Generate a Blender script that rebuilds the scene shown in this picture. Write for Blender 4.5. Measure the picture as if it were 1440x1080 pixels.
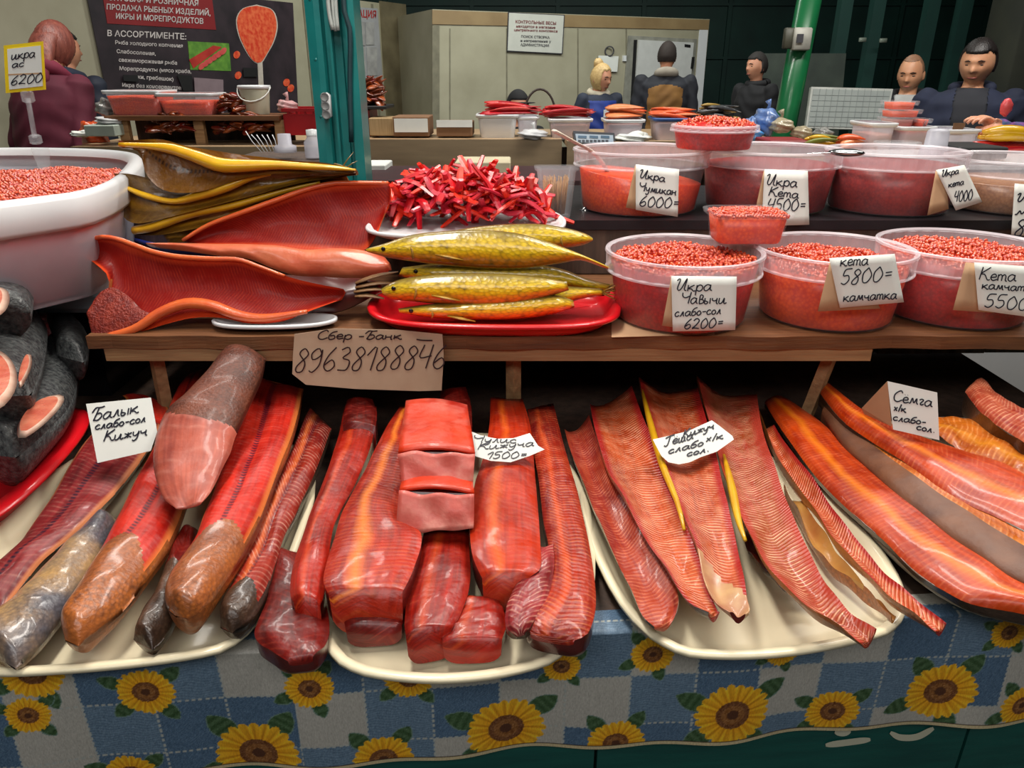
import bpy, bmesh, math, random
import numpy as np
from mathutils import Vector, Matrix

random.seed(7); rng = np.random.default_rng(7)
for o in list(bpy.data.objects): bpy.data.objects.remove(o)
SC = bpy.context.scene; COL = SC.collection

# ---------------------------------------------------------------- camera, world, lights, exposure
PITCH = math.radians(22.8); F = 1040.0; CAMZ = 1.5
cam_d = bpy.data.cameras.new('camera'); cam = bpy.data.objects.new('camera', cam_d); COL.objects.link(cam)
cam.location = (0, 0, CAMZ); cam.rotation_euler = (math.pi/2 - PITCH, 0, 0)
cam_d.sensor_width = 36; cam_d.lens = 36*F/1440; cam_d.clip_start = .02
SC.camera = cam
SC.view_settings.view_transform = 'Standard'; SC.view_settings.look = 'None'
SC.view_settings.gamma = 1; SC.view_settings.use_curve_mapping = False
SC.view_settings.exposure = 0.22
world = bpy.data.worlds.new('hall_air'); SC.world = world; world.use_nodes = True
world.node_tree.nodes['Background'].inputs[0].default_value = (.75, .85, 1, 1)
world.node_tree.nodes['Background'].inputs[1].default_value = .42

def area(name, loc, target, size, sizey, power, color):
    l = bpy.data.lights.new(name, 'AREA'); l.shape = 'RECTANGLE'; l.size = size; l.size_y = sizey
    l.energy = power; l.color = color
    o = bpy.data.objects.new(name, l); COL.objects.link(o); o.location = loc
    d = Vector(target) - Vector(loc); o.rotation_euler = d.to_track_quat('-Z', 'Y').to_euler(); return o
area('stall_light', (-.35, .95, 2.75), (-.1, .95, 1), 1.3, .22, 24, (1, .94, .86))
area('stall_light', (.75, 1.15, 2.75), (.6, 1.0, 1), 1.3, .22, 24, (1, .92, .82))
area('stall_light', (0, -.9, 2.5), (0, .8, .95), 2.6, .5, 17, (1, .97, .94))  # unseen frontal fill added behind the camera, brightens cloth and tub fronts
area('hall_light', (-1.5, 3.7, 3.6), (-1.5, 4.0, 1), 2.6, .3, 66, (1, .95, .88))
area('hall_light', (1.9, 3.2, 3.6), (1.9, 4.2, 1), 2.6, .3, 85, (1, .96, .9))
area('hall_light', (.5, 6.6, 3.8), (.5, 8.4, 1.2), 4.0, .4, 100, (.97, 1, .93))

# ---------------------------------------------------------------- pixel rays and planes
FW = Vector((0, math.cos(PITCH), -math.sin(PITCH))); UP = Vector((0, math.sin(PITCH), math.cos(PITCH)))
CAM = Vector((0, 0, CAMZ))
def ray(px, py): return Vector((1, 0, 0))*((px-720)/F) + FW + UP*((540-py)/F)
def zp(z): return (Vector((0, 0, z)), Vector((0, 0, 1)))
def yp(y): return (Vector((0, y, 0)), Vector((0, -1, 0)))
def tp(y, z, tilt):           # plane through (0,y,z) whose normal leans up by tilt degrees from facing the aisle
    a = math.radians(tilt); return (Vector((0, y, z)), Vector((0, -math.cos(a), math.sin(a))))
def vp2(a, b):                # vertical plane through two ground points
    d = Vector((b[0]-a[0], b[1]-a[1], 0)).normalized(); n = Vector((d.y, -d.x, 0)); return (Vector((a[0], a[1], 0)), n)
def U(px, py, pl, off=0.0):
    p0, n = pl; d = ray(px, py); p = p0 + n*off
    return CAM + d*((p-CAM).dot(n)/d.dot(n))
def PZ(px, py, z): return U(px, py, zp(z))
def PY(px, py, y): return U(px, py, yp(y))
def depth(p): return (p-CAM).dot(FW)
def m_per_px(p): return depth(p)/F

# ---------------------------------------------------------------- materials
def lin(c): return tuple(((v/255)/12.92 if v/255 <= .04045 else ((v/255+.055)/1.055)**2.4) for v in c) + (1,)
MATS = {}
def newmat(name):
    m = bpy.data.materials.new(name); m.use_nodes = True
    return m, m.node_tree, m.node_tree.nodes['Principled BSDF']
def N(t, kind, **kw):
    n = t.nodes.new(kind)
    for k, v in kw.items(): setattr(n, k, v)
    return n
def mathn(t, op, a, b=None, c=None, clamp=False):
    n = t.nodes.new('ShaderNodeMath'); n.operation = op; n.use_clamp = clamp
    for i, v in enumerate((a, b, c)):
        if v is None: continue
        if isinstance(v, (int, float)): n.inputs[i].default_value = v
        else: t.links.new(v, n.inputs[i])
    return n.outputs[0]
def mixc(t, f, a, b):
    n = t.nodes.new('ShaderNodeMix'); n.data_type = 'RGBA'
    for s, v in ((0, f), (6, a), (7, b)):
        if isinstance(v, (int, float)): n.inputs[s].default_value = v
        elif isinstance(v, tuple): n.inputs[s].default_value = v
        else: t.links.new(v, n.inputs[s])
    return n.outputs[2]
def pm(name, c1, c2=None, scale=12, rough=.5, bump=.0, coat=0, metal=0, sss=0, stretch=(1, 1, 1), spec=.5, det=4, bscale=None, contrast=1, scales=0):
    if name in MATS: return MATS[name]
    m, t, b = newmat(name); c2 = c2 or tuple(v*.82 for v in c1)
    tc = N(t, 'ShaderNodeTexCoord'); mp = N(t, 'ShaderNodeMapping'); mp.inputs['Scale'].default_value = stretch
    t.links.new(tc.outputs['Object'], mp.inputs[0])
    nz = N(t, 'ShaderNodeTexNoise'); nz.inputs['Scale'].default_value = scale; nz.inputs['Detail'].default_value = det
    t.links.new(mp.outputs[0], nz.inputs[0])
    f = mathn(t, 'MULTIPLY_ADD', nz.outputs[0], 2.2*contrast, .5-1.1*contrast, clamp=True)
    cc = mixc(t, f, lin(c1), lin(c2))
    if scales:
        vo = N(t, 'ShaderNodeTexVoronoi'); vo.inputs['Scale'].default_value = scales; t.links.new(tc.outputs['Object'], vo.inputs[0])
        n3 = N(t, 'ShaderNodeTexNoise'); n3.inputs['Scale'].default_value = 9; t.links.new(tc.outputs['Object'], n3.inputs[0])
        fs = mathn(t, 'MULTIPLY', mathn(t, 'MULTIPLY', vo.outputs[0], 1.1, clamp=True), mathn(t, 'MULTIPLY_ADD', n3.outputs[0], 2.4, -.7, clamp=True))
        cc = mixc(t, fs, cc, lin(tuple(v*.68 for v in c2)))
    t.links.new(cc, b.inputs['Base Color'])
    b.inputs['Roughness'].default_value = rough; b.inputs['Metallic'].default_value = metal
    b.inputs['Coat Weight'].default_value = coat; b.inputs['Coat Roughness'].default_value = .12
    b.inputs['Specular IOR Level'].default_value = spec
    if sss:
        b.inputs['Subsurface Weight'].default_value = sss; b.inputs['Subsurface Radius'].default_value = (.012, .004, .002); b.inputs['Subsurface Scale'].default_value = .6
    if bump:
        n2 = N(t, 'ShaderNodeTexNoise'); n2.inputs['Scale'].default_value = bscale or scale*3; n2.inputs['Detail'].default_value = 4
        t.links.new(mp.outputs[0], n2.inputs[0])
        bp = N(t, 'ShaderNodeBump'); bp.inputs['Strength'].default_value = bump; bp.inputs['Distance'].default_value = .004
        t.links.new(n2.outputs[0], bp.inputs['Height']); t.links.new(bp.outputs[0], b.inputs['Normal'])
    MATS[name] = m; return m

def flesh(name, c1, c2, edge=None, edgew=.09, K=220, chev=26, line=.35, linec=(245, 190, 165), blood=0, bloodc=(60, 22, 40), fat=0, fatc=(238, 140, 60), rough=.40, coat=.20, tipc=None, bump=.35, spec=.5):
    """cut fish flesh: u runs along the piece in metres, v across it 0..1"""
    if name in MATS: return MATS[name]
    m, t, b = newmat(name)
    tc = N(t, 'ShaderNodeTexCoord'); sp = N(t, 'ShaderNodeSeparateXYZ'); t.links.new(tc.outputs['UV'], sp.inputs[0])
    u, v = sp.outputs[0], sp.outputs[1]
    nz = N(t, 'ShaderNodeTexNoise'); nz.inputs['Scale'].default_value = 16; nz.inputs['Detail'].default_value = 5
    t.links.new(tc.outputs['Object'], nz.inputs[0])
    nb = N(t, 'ShaderNodeTexNoise'); nb.inputs['Scale'].default_value = 60; nb.inputs['Detail'].default_value = 3
    t.links.new(tc.outputs['Object'], nb.inputs[0])
    ms = N(t, 'ShaderNodeMapping'); ms.inputs['Scale'].default_value = (9, 13, 1); t.links.new(tc.outputs['UV'], ms.inputs[0])
    ns = N(t, 'ShaderNodeTexNoise'); ns.inputs['Scale'].default_value = 1; ns.inputs['Detail'].default_value = 3; t.links.new(ms.outputs[0], ns.inputs[0])
    f = mathn(t, 'MULTIPLY_ADD', mathn(t, 'ADD', mathn(t, 'MULTIPLY', nz.outputs[0], .55), mathn(t, 'MULTIPLY', ns.outputs[0], .45)), 4.2, -1.6, clamp=True)
    colr = mixc(t, f, lin(tuple(v*.82 for v in c1)), lin(c2))
    w = mathn(t, 'ABSOLUTE', mathn(t, 'SUBTRACT', v, .5))
    if fat:   # a lighter fat streak along a line off centre
        d = mathn(t, 'ABSOLUTE', mathn(t, 'SUBTRACT', v, mathn(t, 'MULTIPLY_ADD', nz.outputs[0], .3, .2)))
        ff = mathn(t, 'MULTIPLY', mathn(t, 'SUBTRACT', 1, mathn(t, 'MULTIPLY', d, 8), clamp=True), fat)
        colr = mixc(t, ff, colr, lin(fatc))
    ph = mathn(t, 'ADD', mathn(t, 'MULTIPLY', u, K*4.2), mathn(t, 'MULTIPLY', w, chev))
    ph = mathn(t, 'ADD', ph, mathn(t, 'MULTIPLY', nz.outputs[0], 9))
    s = mathn(t, 'SINE', ph)
    ln = mathn(t, 'POWER', mathn(t, 'MULTIPLY_ADD', s, .5, .5), 4)
    colr = mixc(t, mathn(t, 'MULTIPLY', ln, mathn(t, 'MULTIPLY', mathn(t, 'MULTIPLY_ADD', nb.outputs[0], 3.2, -1.2, clamp=True), line)), colr, lin(linec))
    if blood:
        d = mathn(t, 'SUBTRACT', 1, mathn(t, 'MULTIPLY', w, 17), clamp=True)
        dots = mathn(t, 'MULTIPLY_ADD', mathn(t, 'SINE', mathn(t, 'MULTIPLY', u, 900)), .42, .58)
        colr = mixc(t, mathn(t, 'MULTIPLY', mathn(t, 'MULTIPLY', d, 2, clamp=True), mathn(t, 'MULTIPLY', dots, blood)), colr, lin(bloodc))
    if edge:
        e = mathn(t, 'MULTIPLY', mathn(t, 'SUBTRACT', w, .5-edgew), 1/(edgew*.6), clamp=True)
        colr = mixc(t, e, colr, lin(edge))
    t.links.new(colr, b.inputs['Base Color'])
    t.links.new(mathn(t, 'MULTIPLY_ADD', nb.outputs[0], .5, rough-.25), b.inputs['Roughness']); b.inputs['Coat Weight'].default_value = coat; b.inputs['Coat Roughness'].default_value = .10; b.inputs['Specular IOR Level'].default_value = spec
    b.inputs['Subsurface Weight'].default_value = .02; b.inputs['Subsurface Radius'].default_value = (.01, .003, .002); b.inputs['Subsurface Scale'].default_value = .5
    h = mathn(t, 'ADD', mathn(t, 'MULTIPLY', s, .03+.28*min(1, line)**2), mathn(t, 'MULTIPLY', nb.outputs[0], 1.3))
    bp = N(t, 'ShaderNodeBump'); bp.inputs['Strength'].default_value = bump; bp.inputs['Distance'].default_value = .0025
    t.links.new(h, bp.inputs['Height']); t.links.new(bp.outputs[0], b.inputs['Normal'])
    MATS[name] = m; return m

def plastic(name, col, alpha, rough=.2):
    """thin translucent plastic: part of the light passes straight through"""
    m, t, b = newmat(name); b.inputs['Base Color'].default_value = lin(col); b.inputs['Roughness'].default_value = rough
    nz = N(t, 'ShaderNodeTexNoise'); nz.inputs['Scale'].default_value = 30
    tc = N(t, 'ShaderNodeTexCoord'); t.links.new(tc.outputs['Object'], nz.inputs[0])
    tr = N(t, 'ShaderNodeBsdfTransparent'); mx = N(t, 'ShaderNodeMixShader')
    t.links.new(mathn(t, 'MULTIPLY_ADD', nz.outputs[0], .1, alpha-.05, clamp=True), mx.inputs[0])
    t.links.new(tr.outputs[0], mx.inputs[1]); t.links.new(b.outputs[0], mx.inputs[2])
    t.links.new(mx.outputs[0], t.nodes['Material Output'].inputs[0]); MATS[name] = m; return m

def attrmat(name, rough=.7, bump=.3, fine=900, mixamt=.35):
    """cloth whose printed colours sit in the mesh attribute 'print', with a woven relief"""
    m, t, b = newmat(name)
    at = N(t, 'ShaderNodeAttribute', attribute_name='print'); tc = N(t, 'ShaderNodeTexCoord')
    mp = N(t, 'ShaderNodeMapping'); mp.inputs['Scale'].default_value = (1, 1, .25); t.links.new(tc.outputs['Object'], mp.inputs[0])
    nz = N(t, 'ShaderNodeTexNoise'); nz.inputs['Scale'].default_value = fine; t.links.new(mp.outputs[0], nz.inputs[0])
    g = mathn(t, 'MULTIPLY_ADD', nz.outputs[0], mixamt*2, 1-mixamt)
    vm = N(t, 'ShaderNodeVectorMath', operation='SCALE'); t.links.new(at.outputs[0], vm.inputs[0]); t.links.new(g, vm.inputs['Scale'])
    t.links.new(vm.outputs[0], b.inputs['Base Color']); b.inputs['Roughness'].default_value = rough
    bp = N(t, 'ShaderNodeBump'); bp.inputs['Strength'].default_value = bump; bp.inputs['Distance'].default_value = .001
    t.links.new(nz.outputs[0], bp.inputs['Height']); t.links.new(bp.outputs[0], b.inputs['Normal'])
    MATS[name] = m; return m

# ---------------------------------------------------------------- object helpers
ORG = {}
def tag(o, label, cat, group=None, kind=None):
    if label: o['label'] = label
    if cat: o['category'] = cat
    if group: o['group'] = group
    if kind: o['kind'] = kind
    return o
def thing(name, loc, label, cat, group=None):
    o = bpy.data.objects.new(name, None); COL.objects.link(o); o.location = loc; o.empty_display_size = .05
    ORG[o.name] = Vector(loc); return tag(o, label, cat, group)
def mk(name, verts, faces, mat, parent=None, smooth=True, uv=None, label=None):
    """links one mesh object; verts are in world coordinates"""
    V = np.asarray(verts, dtype=np.float64).reshape(-1, 3)
    if parent is not None: org = ORG[parent.name]
    else:
        lo, hi = V.min(0), V.max(0); org = Vector(((lo[0]+hi[0])/2, (lo[1]+hi[1])/2, lo[2]))
    me = bpy.data.meshes.new(name); me.from_pydata((V-np.array(org)).tolist(), [], faces); me.update()
    if smooth: me.polygons.foreach_set('use_smooth', [True]*len(me.polygons))
    if uv is not None:
        l = me.uv_layers.new(name='UVMap'); idx = np.zeros(len(me.loops), dtype=np.int32); me.loops.foreach_get('vertex_index', idx)
        l.data.foreach_set('uv', np.asarray(uv, dtype=np.float32)[idx].ravel())
    me.materials.append(mat)
    o = bpy.data.objects.new(name, me); COL.objects.link(o)
    if parent is None: o.location = org
    else: o.parent = parent
    ORG[o.name] = Vector(org)
    if label: o['label'] = label
    return o
def struct(o, parent=None):
    if parent is None: o['kind'] = 'structure'
    return o

class MB:
    """collects simple shapes into one mesh"""
    def __init__(s): s.v = []; s.f = []
    def add(s, V, Fc):
        n = len(s.v); s.v += [tuple(p) for p in V]; s.f += [tuple(i+n for i in f) for f in Fc]; return s
    def box(s, c, d, rz=0, bev=0):
        c = Vector(c); hx, hy, hz = d[0]/2, d[1]/2, d[2]/2; R = Matrix.Rotation(rz, 3, 'Z')
        if bev <= 0:
            V = [c + R @ Vector((x*hx, y*hy, z*hz)) for z in (-1, 1) for x, y in ((-1, -1), (1, -1), (1, 1), (-1, 1))]
            return s.add(V, [(3, 2, 1, 0), (4, 5, 6, 7), (0, 1, 5, 4), (1, 2, 6, 5), (2, 3, 7, 6), (3, 0, 4, 7)])
        V = []; b = min(bev, hx*.9, hy*.9, hz*.9)
        for z, q in ((-hz, b), (-hz+b, 0), (hz-b, 0), (hz, b)):
            for x, y in ((-1, -1), (1, -1), (1, 1), (-1, 1)):
                for k in ((0, 1) if x*y > 0 else (1, 0)):
                    ax = hx-q-(b if k else 0); ay = hy-q-(0 if k else b)
                    V.append(c + R @ Vector((x*ax, y*ay, z)))
        Fc = [tuple(reversed(range(8))), tuple(range(24, 32))]
        for r in range(3):
            for i in range(8): j = (i+1) % 8; Fc.append((r*8+i, r*8+j, r*8+8+j, r*8+8+i))
        return s.add(V, Fc)
    def tube(s, pts, rad, n=8, cap=True, flat=1.0):
        pts = [Vector(p) for p in pts]; rr = rad if hasattr(rad, '__len__') else [rad]*len(pts)
        V = []; Fc = []; prev = None
        for i, p in enumerate(pts):
            d = (pts[min(i+1, len(pts)-1)] - pts[max(i-1, 0)]).normalized()
            if prev is None:
                a = d.cross(Vector((0, 0, 1)))
                if a.length < .1: a = d.cross(Vector((0, 1, 0)))
            else: a = prev - d*prev.dot(d)
            a.normalize(); prev = a; b = a.cross(d)
            for k in range(n):
                th = 2*math.pi*k/n; V.append(p + a*(math.cos(th)*rr[i]) + b*(math.sin(th)*rr[i]*flat))
        for i in range(len(pts)-1):
            for k in range(n):
                j = (k+1) % n; Fc.append((i*n+k, i*n+j, (i+1)*n+j, (i+1)*n+k))
        if cap: Fc += [tuple(reversed(range(n))), tuple(range((len(pts)-1)*n, len(pts)*n))]
        return s.add(V, Fc)
    def lathe(s, c, prof, n=48, cap0=False, cap1=False, sx=1, sy=1, rz=0):
        """prof: (radius, z)"""
        V = []; Fc = []; c = Vector(c)
        for r, z in prof:
            for k in range(n):
                th = 2*math.pi*k/n; x, y = r*sx*math.cos(th), r*sy*math.sin(th)
                V.append((c.x+x*math.cos(rz)-y*math.sin(rz), c.y+x*math.sin(rz)+y*math.cos(rz), c.z+z))
        for i in range(len(prof)-1):
            for k in range(n):
                j = (k+1) % n; Fc.append((i*n+k, i*n+j, (i+1)*n+j, (i+1)*n+k))
        if cap0: Fc.append(tuple(reversed(range(n))))
        if cap1: Fc.append(tuple(range((len(prof)-1)*n, len(prof)*n)))
        return s.add(V, Fc)
    def blob(s, c, r, n=12, m=8, R=None, noise=0, seed=0):
        """ellipsoid with optional lumpiness"""
        c = Vector(c); V = []; Fc = []; rr = random.Random(seed); ph = [rr.uniform(0, 6) for _ in range(6)]
        for i in range(m+1):
            a = math.pi*i/m
            for k in range(n):
                th = 2*math.pi*k/n; d = Vector((math.sin(a)*math.cos(th), math.sin(a)*math.sin(th), -math.cos(a)))
                q = 1 + noise*(math.sin(5*d.x+ph[0])*math.cos(4*d.y+ph[1]) + .6*math.sin(9*d.z+ph[2]+3*d.x) + .4*math.sin(13*d.y+ph[3]))
                p = Vector((d.x*r[0], d.y*r[1], d.z*r[2]))*q
                if R is not None: p = R @ p
                V.append(c+p)
        for i in range(m):
            for k in range(n):
                j = (k+1) % n; Fc.append((i*n+k, i*n+j, (i+1)*n+j, (i+1)*n+k))
        return s.add(V, Fc)
    def sheet(s, quadpts, nu, nv, th, fn=None):
        """thin bilinear sheet with thickness; quadpts = (c00,c10,c11,c01)"""
        a, b, c, d = [Vector(q) for q in quadpts]; n = (b-a).cross(d-a).normalized(); V = []
        for side in (0, 1):
            for j in range(nv+1):
                for i in range(nu+1):
                    u, v = i/nu, j/nv; p = (a*(1-u)+b*u)*(1-v)+(d*(1-u)+c*u)*v
                    if fn: p = p + fn(u, v)
                    V.append(p + n*(th*(side-.5)))
        W = nu+1; M = W*(nv+1); Fc = []
        for j in range(nv):
            for i in range(nu):
                q = j*W+i; Fc.append((q+M, q+1+M, q+1+W+M, q+W+M)); Fc.append((q, q+W, q+1+W, q+1))
        for i in range(nu): Fc.append((i, i+1, i+1+M, i+M)); q = nv*W+i; Fc.append((q+1, q, q+M, q+1+M))
        for j in range(nv): q = j*W; Fc.append((q+W, q, q+M, q+W+M)); q = j*W+nu; Fc.append((q, q+W, q+W+M, q+M))
        return s.add(V, Fc)
    def poly(s, pts, th, n):
        """flat outline with thickness th towards -n"""
        n = Vector(n).normalized(); k = len(pts); pts = [Vector(p) for p in pts]
        V = pts + [p-n*th for p in pts]
        Fc = [tuple(range(k)), tuple(reversed(range(k, 2*k)))] + [((i+1) % k, i, i+k, (i+1) % k+k) for i in range(k)]
        return s.add(V, Fc)
    def build(s, name, mat, parent=None, smooth=True, label=None): return mk(name, s.v, s.f, mat, parent, smooth, label=label)

def crom(pts, n):
    """Catmull-Rom resample of a polyline (any dimension) to n points, even in parameter by arc length"""
    P = np.asarray(pts, dtype=float)
    if len(P) == 2: return np.array([P[0]*(1-t)+P[1]*t for t in np.linspace(0, 1, n)])
    E = np.vstack([2*P[0]-P[1], P, 2*P[-1]-P[-2]]); out = []
    seg = len(P)-1; fine = 12
    for i in range(seg):
        p0, p1, p2, p3 = E[i:i+4]
        for t in np.linspace(0, 1, fine, endpoint=(i == seg-1)):
            out.append(.5*((2*p1)+(-p0+p2)*t+(2*p0-5*p1+4*p2-p3)*t*t+(-p0+3*p1-3*p2+p3)*t**3))
    out = np.array(out); d = np.r_[0, np.cumsum(np.linalg.norm(np.diff(out, axis=0), axis=1))]
    q = np.linspace(0, d[-1], n)
    return np.array([np.interp(q, d, out[:, k]) for k in range(out.shape[1])]).T
def spath(pts, n): return [Vector(p) for p in crom([tuple(p) for p in pts], n)]

def chaikin(P, it=3, w=.25):
    P = [Vector(p) for p in P]
    for _ in range(it):
        Q = []
        for i in range(len(P)):
            a, b = P[i], P[(i+1) % len(P)]; Q += [a*(1-w)+b*w, a*w+b*(1-w)]
        P = Q; w = .25
    return P
def resample_closed(P, n):
    A = np.array([tuple(p) for p in P]+[tuple(P[0])]); d = np.r_[0, np.cumsum(np.linalg.norm(np.diff(A, axis=0), axis=1))]
    q = np.linspace(0, d[-1], n, endpoint=False); return np.array([np.interp(q, d, A[:, k]) for k in range(3)]).T

# ---------------------------------------------------------------- lofted fish pieces
def loftpiece(root_args, pairs, plane, up, ht, hb, mats, nsec=34, m=11, bw=.94, flesh_fn=None, wob=.0, seed=0, names=('flesh', 'skin'), root=None, endround=.35, labels=(None, None)):
    """a body drawn by left/right outline pixels laid on a plane; ht/hb(s,t) give the height of its upper and lower face.
    Two parts come out: upper (flesh) and lower (skin); flesh_fn(s,t) decides which upper faces belong to the flesh."""
    rr = random.Random(seed); ph = [rr.uniform(0, 6.28) for _ in range(6)]
    Q = crom(pairs, nsec); up = Vector(up).normalized()
    L = [U(q[0], q[1], plane) for q in Q]; R = [U(q[2], q[3], plane) for q in Q]
    S = [-math.cos(math.pi*i/(m-1)) for i in range(m)]
    S = [.5*a + .5*(-1+2*i/(m-1)) for i, a in enumerate(S)]
    V = []; UVs = []; rows = []; ulen = 0; prev = None
    for k in range(nsec):
        t = k/(nsec-1); C = (L[k]+R[k])/2; A = (R[k]-L[k])/2
        if prev is not None: ulen += (C-prev).length
        prev = C; w = A.length
        e = 1.0
        ring = []
        for s_ in S:
            h = ht(s_, t) + wob*(math.sin(9*t+ph[0]+2*s_)+.5*math.sin(21*t+ph[1]-3*s_)+.4*math.sin(37*t+ph[2]+5*s_))
            ring.append(C + A*s_ + up*h); UVs.append((ulen, (s_+1)/2))
        for s_ in reversed(S):
            h = hb(s_, t); ring.append(C + A*(s_*bw) + up*h); UVs.append((ulen, 1+(1-s_)/2))
        V += ring
    n = 2*m; FT = []; FB = []
    for k in range(nsec-1):
        for i in range(n):
            j = (i+1) % n; f = (k*n+i, (k+1)*n+i, (k+1)*n+j, k*n+j)
            s_mid = (S[i]+S[i+1])/2 if i < m-1 else 9
            top = i < m-1 and (flesh_fn is None or flesh_fn(s_mid, (k+.5)/(nsec-1)))
            (FT if top else FB).append(f)
    k = nsec//2; dv = (L[k+1]+R[k+1])/2-(L[k]+R[k])/2
    if dv.cross(R[k]-L[k]).dot(up) < 0: FT = [f[::-1] for f in FT]; FB = [f[::-1] for f in FB]; e = -1
    c0, c1 = tuple(range(n)), tuple(reversed(range((nsec-1)*n, nsec*n)))
    if e < 0: c0, c1 = c0[::-1], c1[::-1]
    cutend = flesh_fn is not None and not flesh_fn(0, 1)
    if flesh_fn is not None and not flesh_fn(0, 0): FB.append(c0)
    else: FT.append(c0)
    if not cutend: FT.append(c1)
    A = np.array([tuple(v) for v in V]); lo, hi = A.min(0), A.max(0)
    if root is None:
        name, label, cat, group = (list(root_args)+[None])[:4]
        root = thing(name, ((lo[0]+hi[0])/2, (lo[1]+hi[1])/2, lo[2]), label, cat, group)
    if cutend and 'f_deep' in globals(): mk('cut_end', A[[*c1]], [tuple(range(n))], f_deep, root)
    for nm, FF, mt, lb in ((names[0], FT, mats[0], labels[0]), (names[1], FB, mats[1], labels[1])):
        if not FF: continue
        used = sorted({i for f in FF for i in f}); mp = {a: b for b, a in enumerate(used)}
        mk(nm, A[used], [tuple(mp[i] for i in f) for f in FF], mt, root, uv=np.array(UVs)[used], label=lb)
    root_pts = (L, R, A, n)
    return root, root_pts

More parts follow.
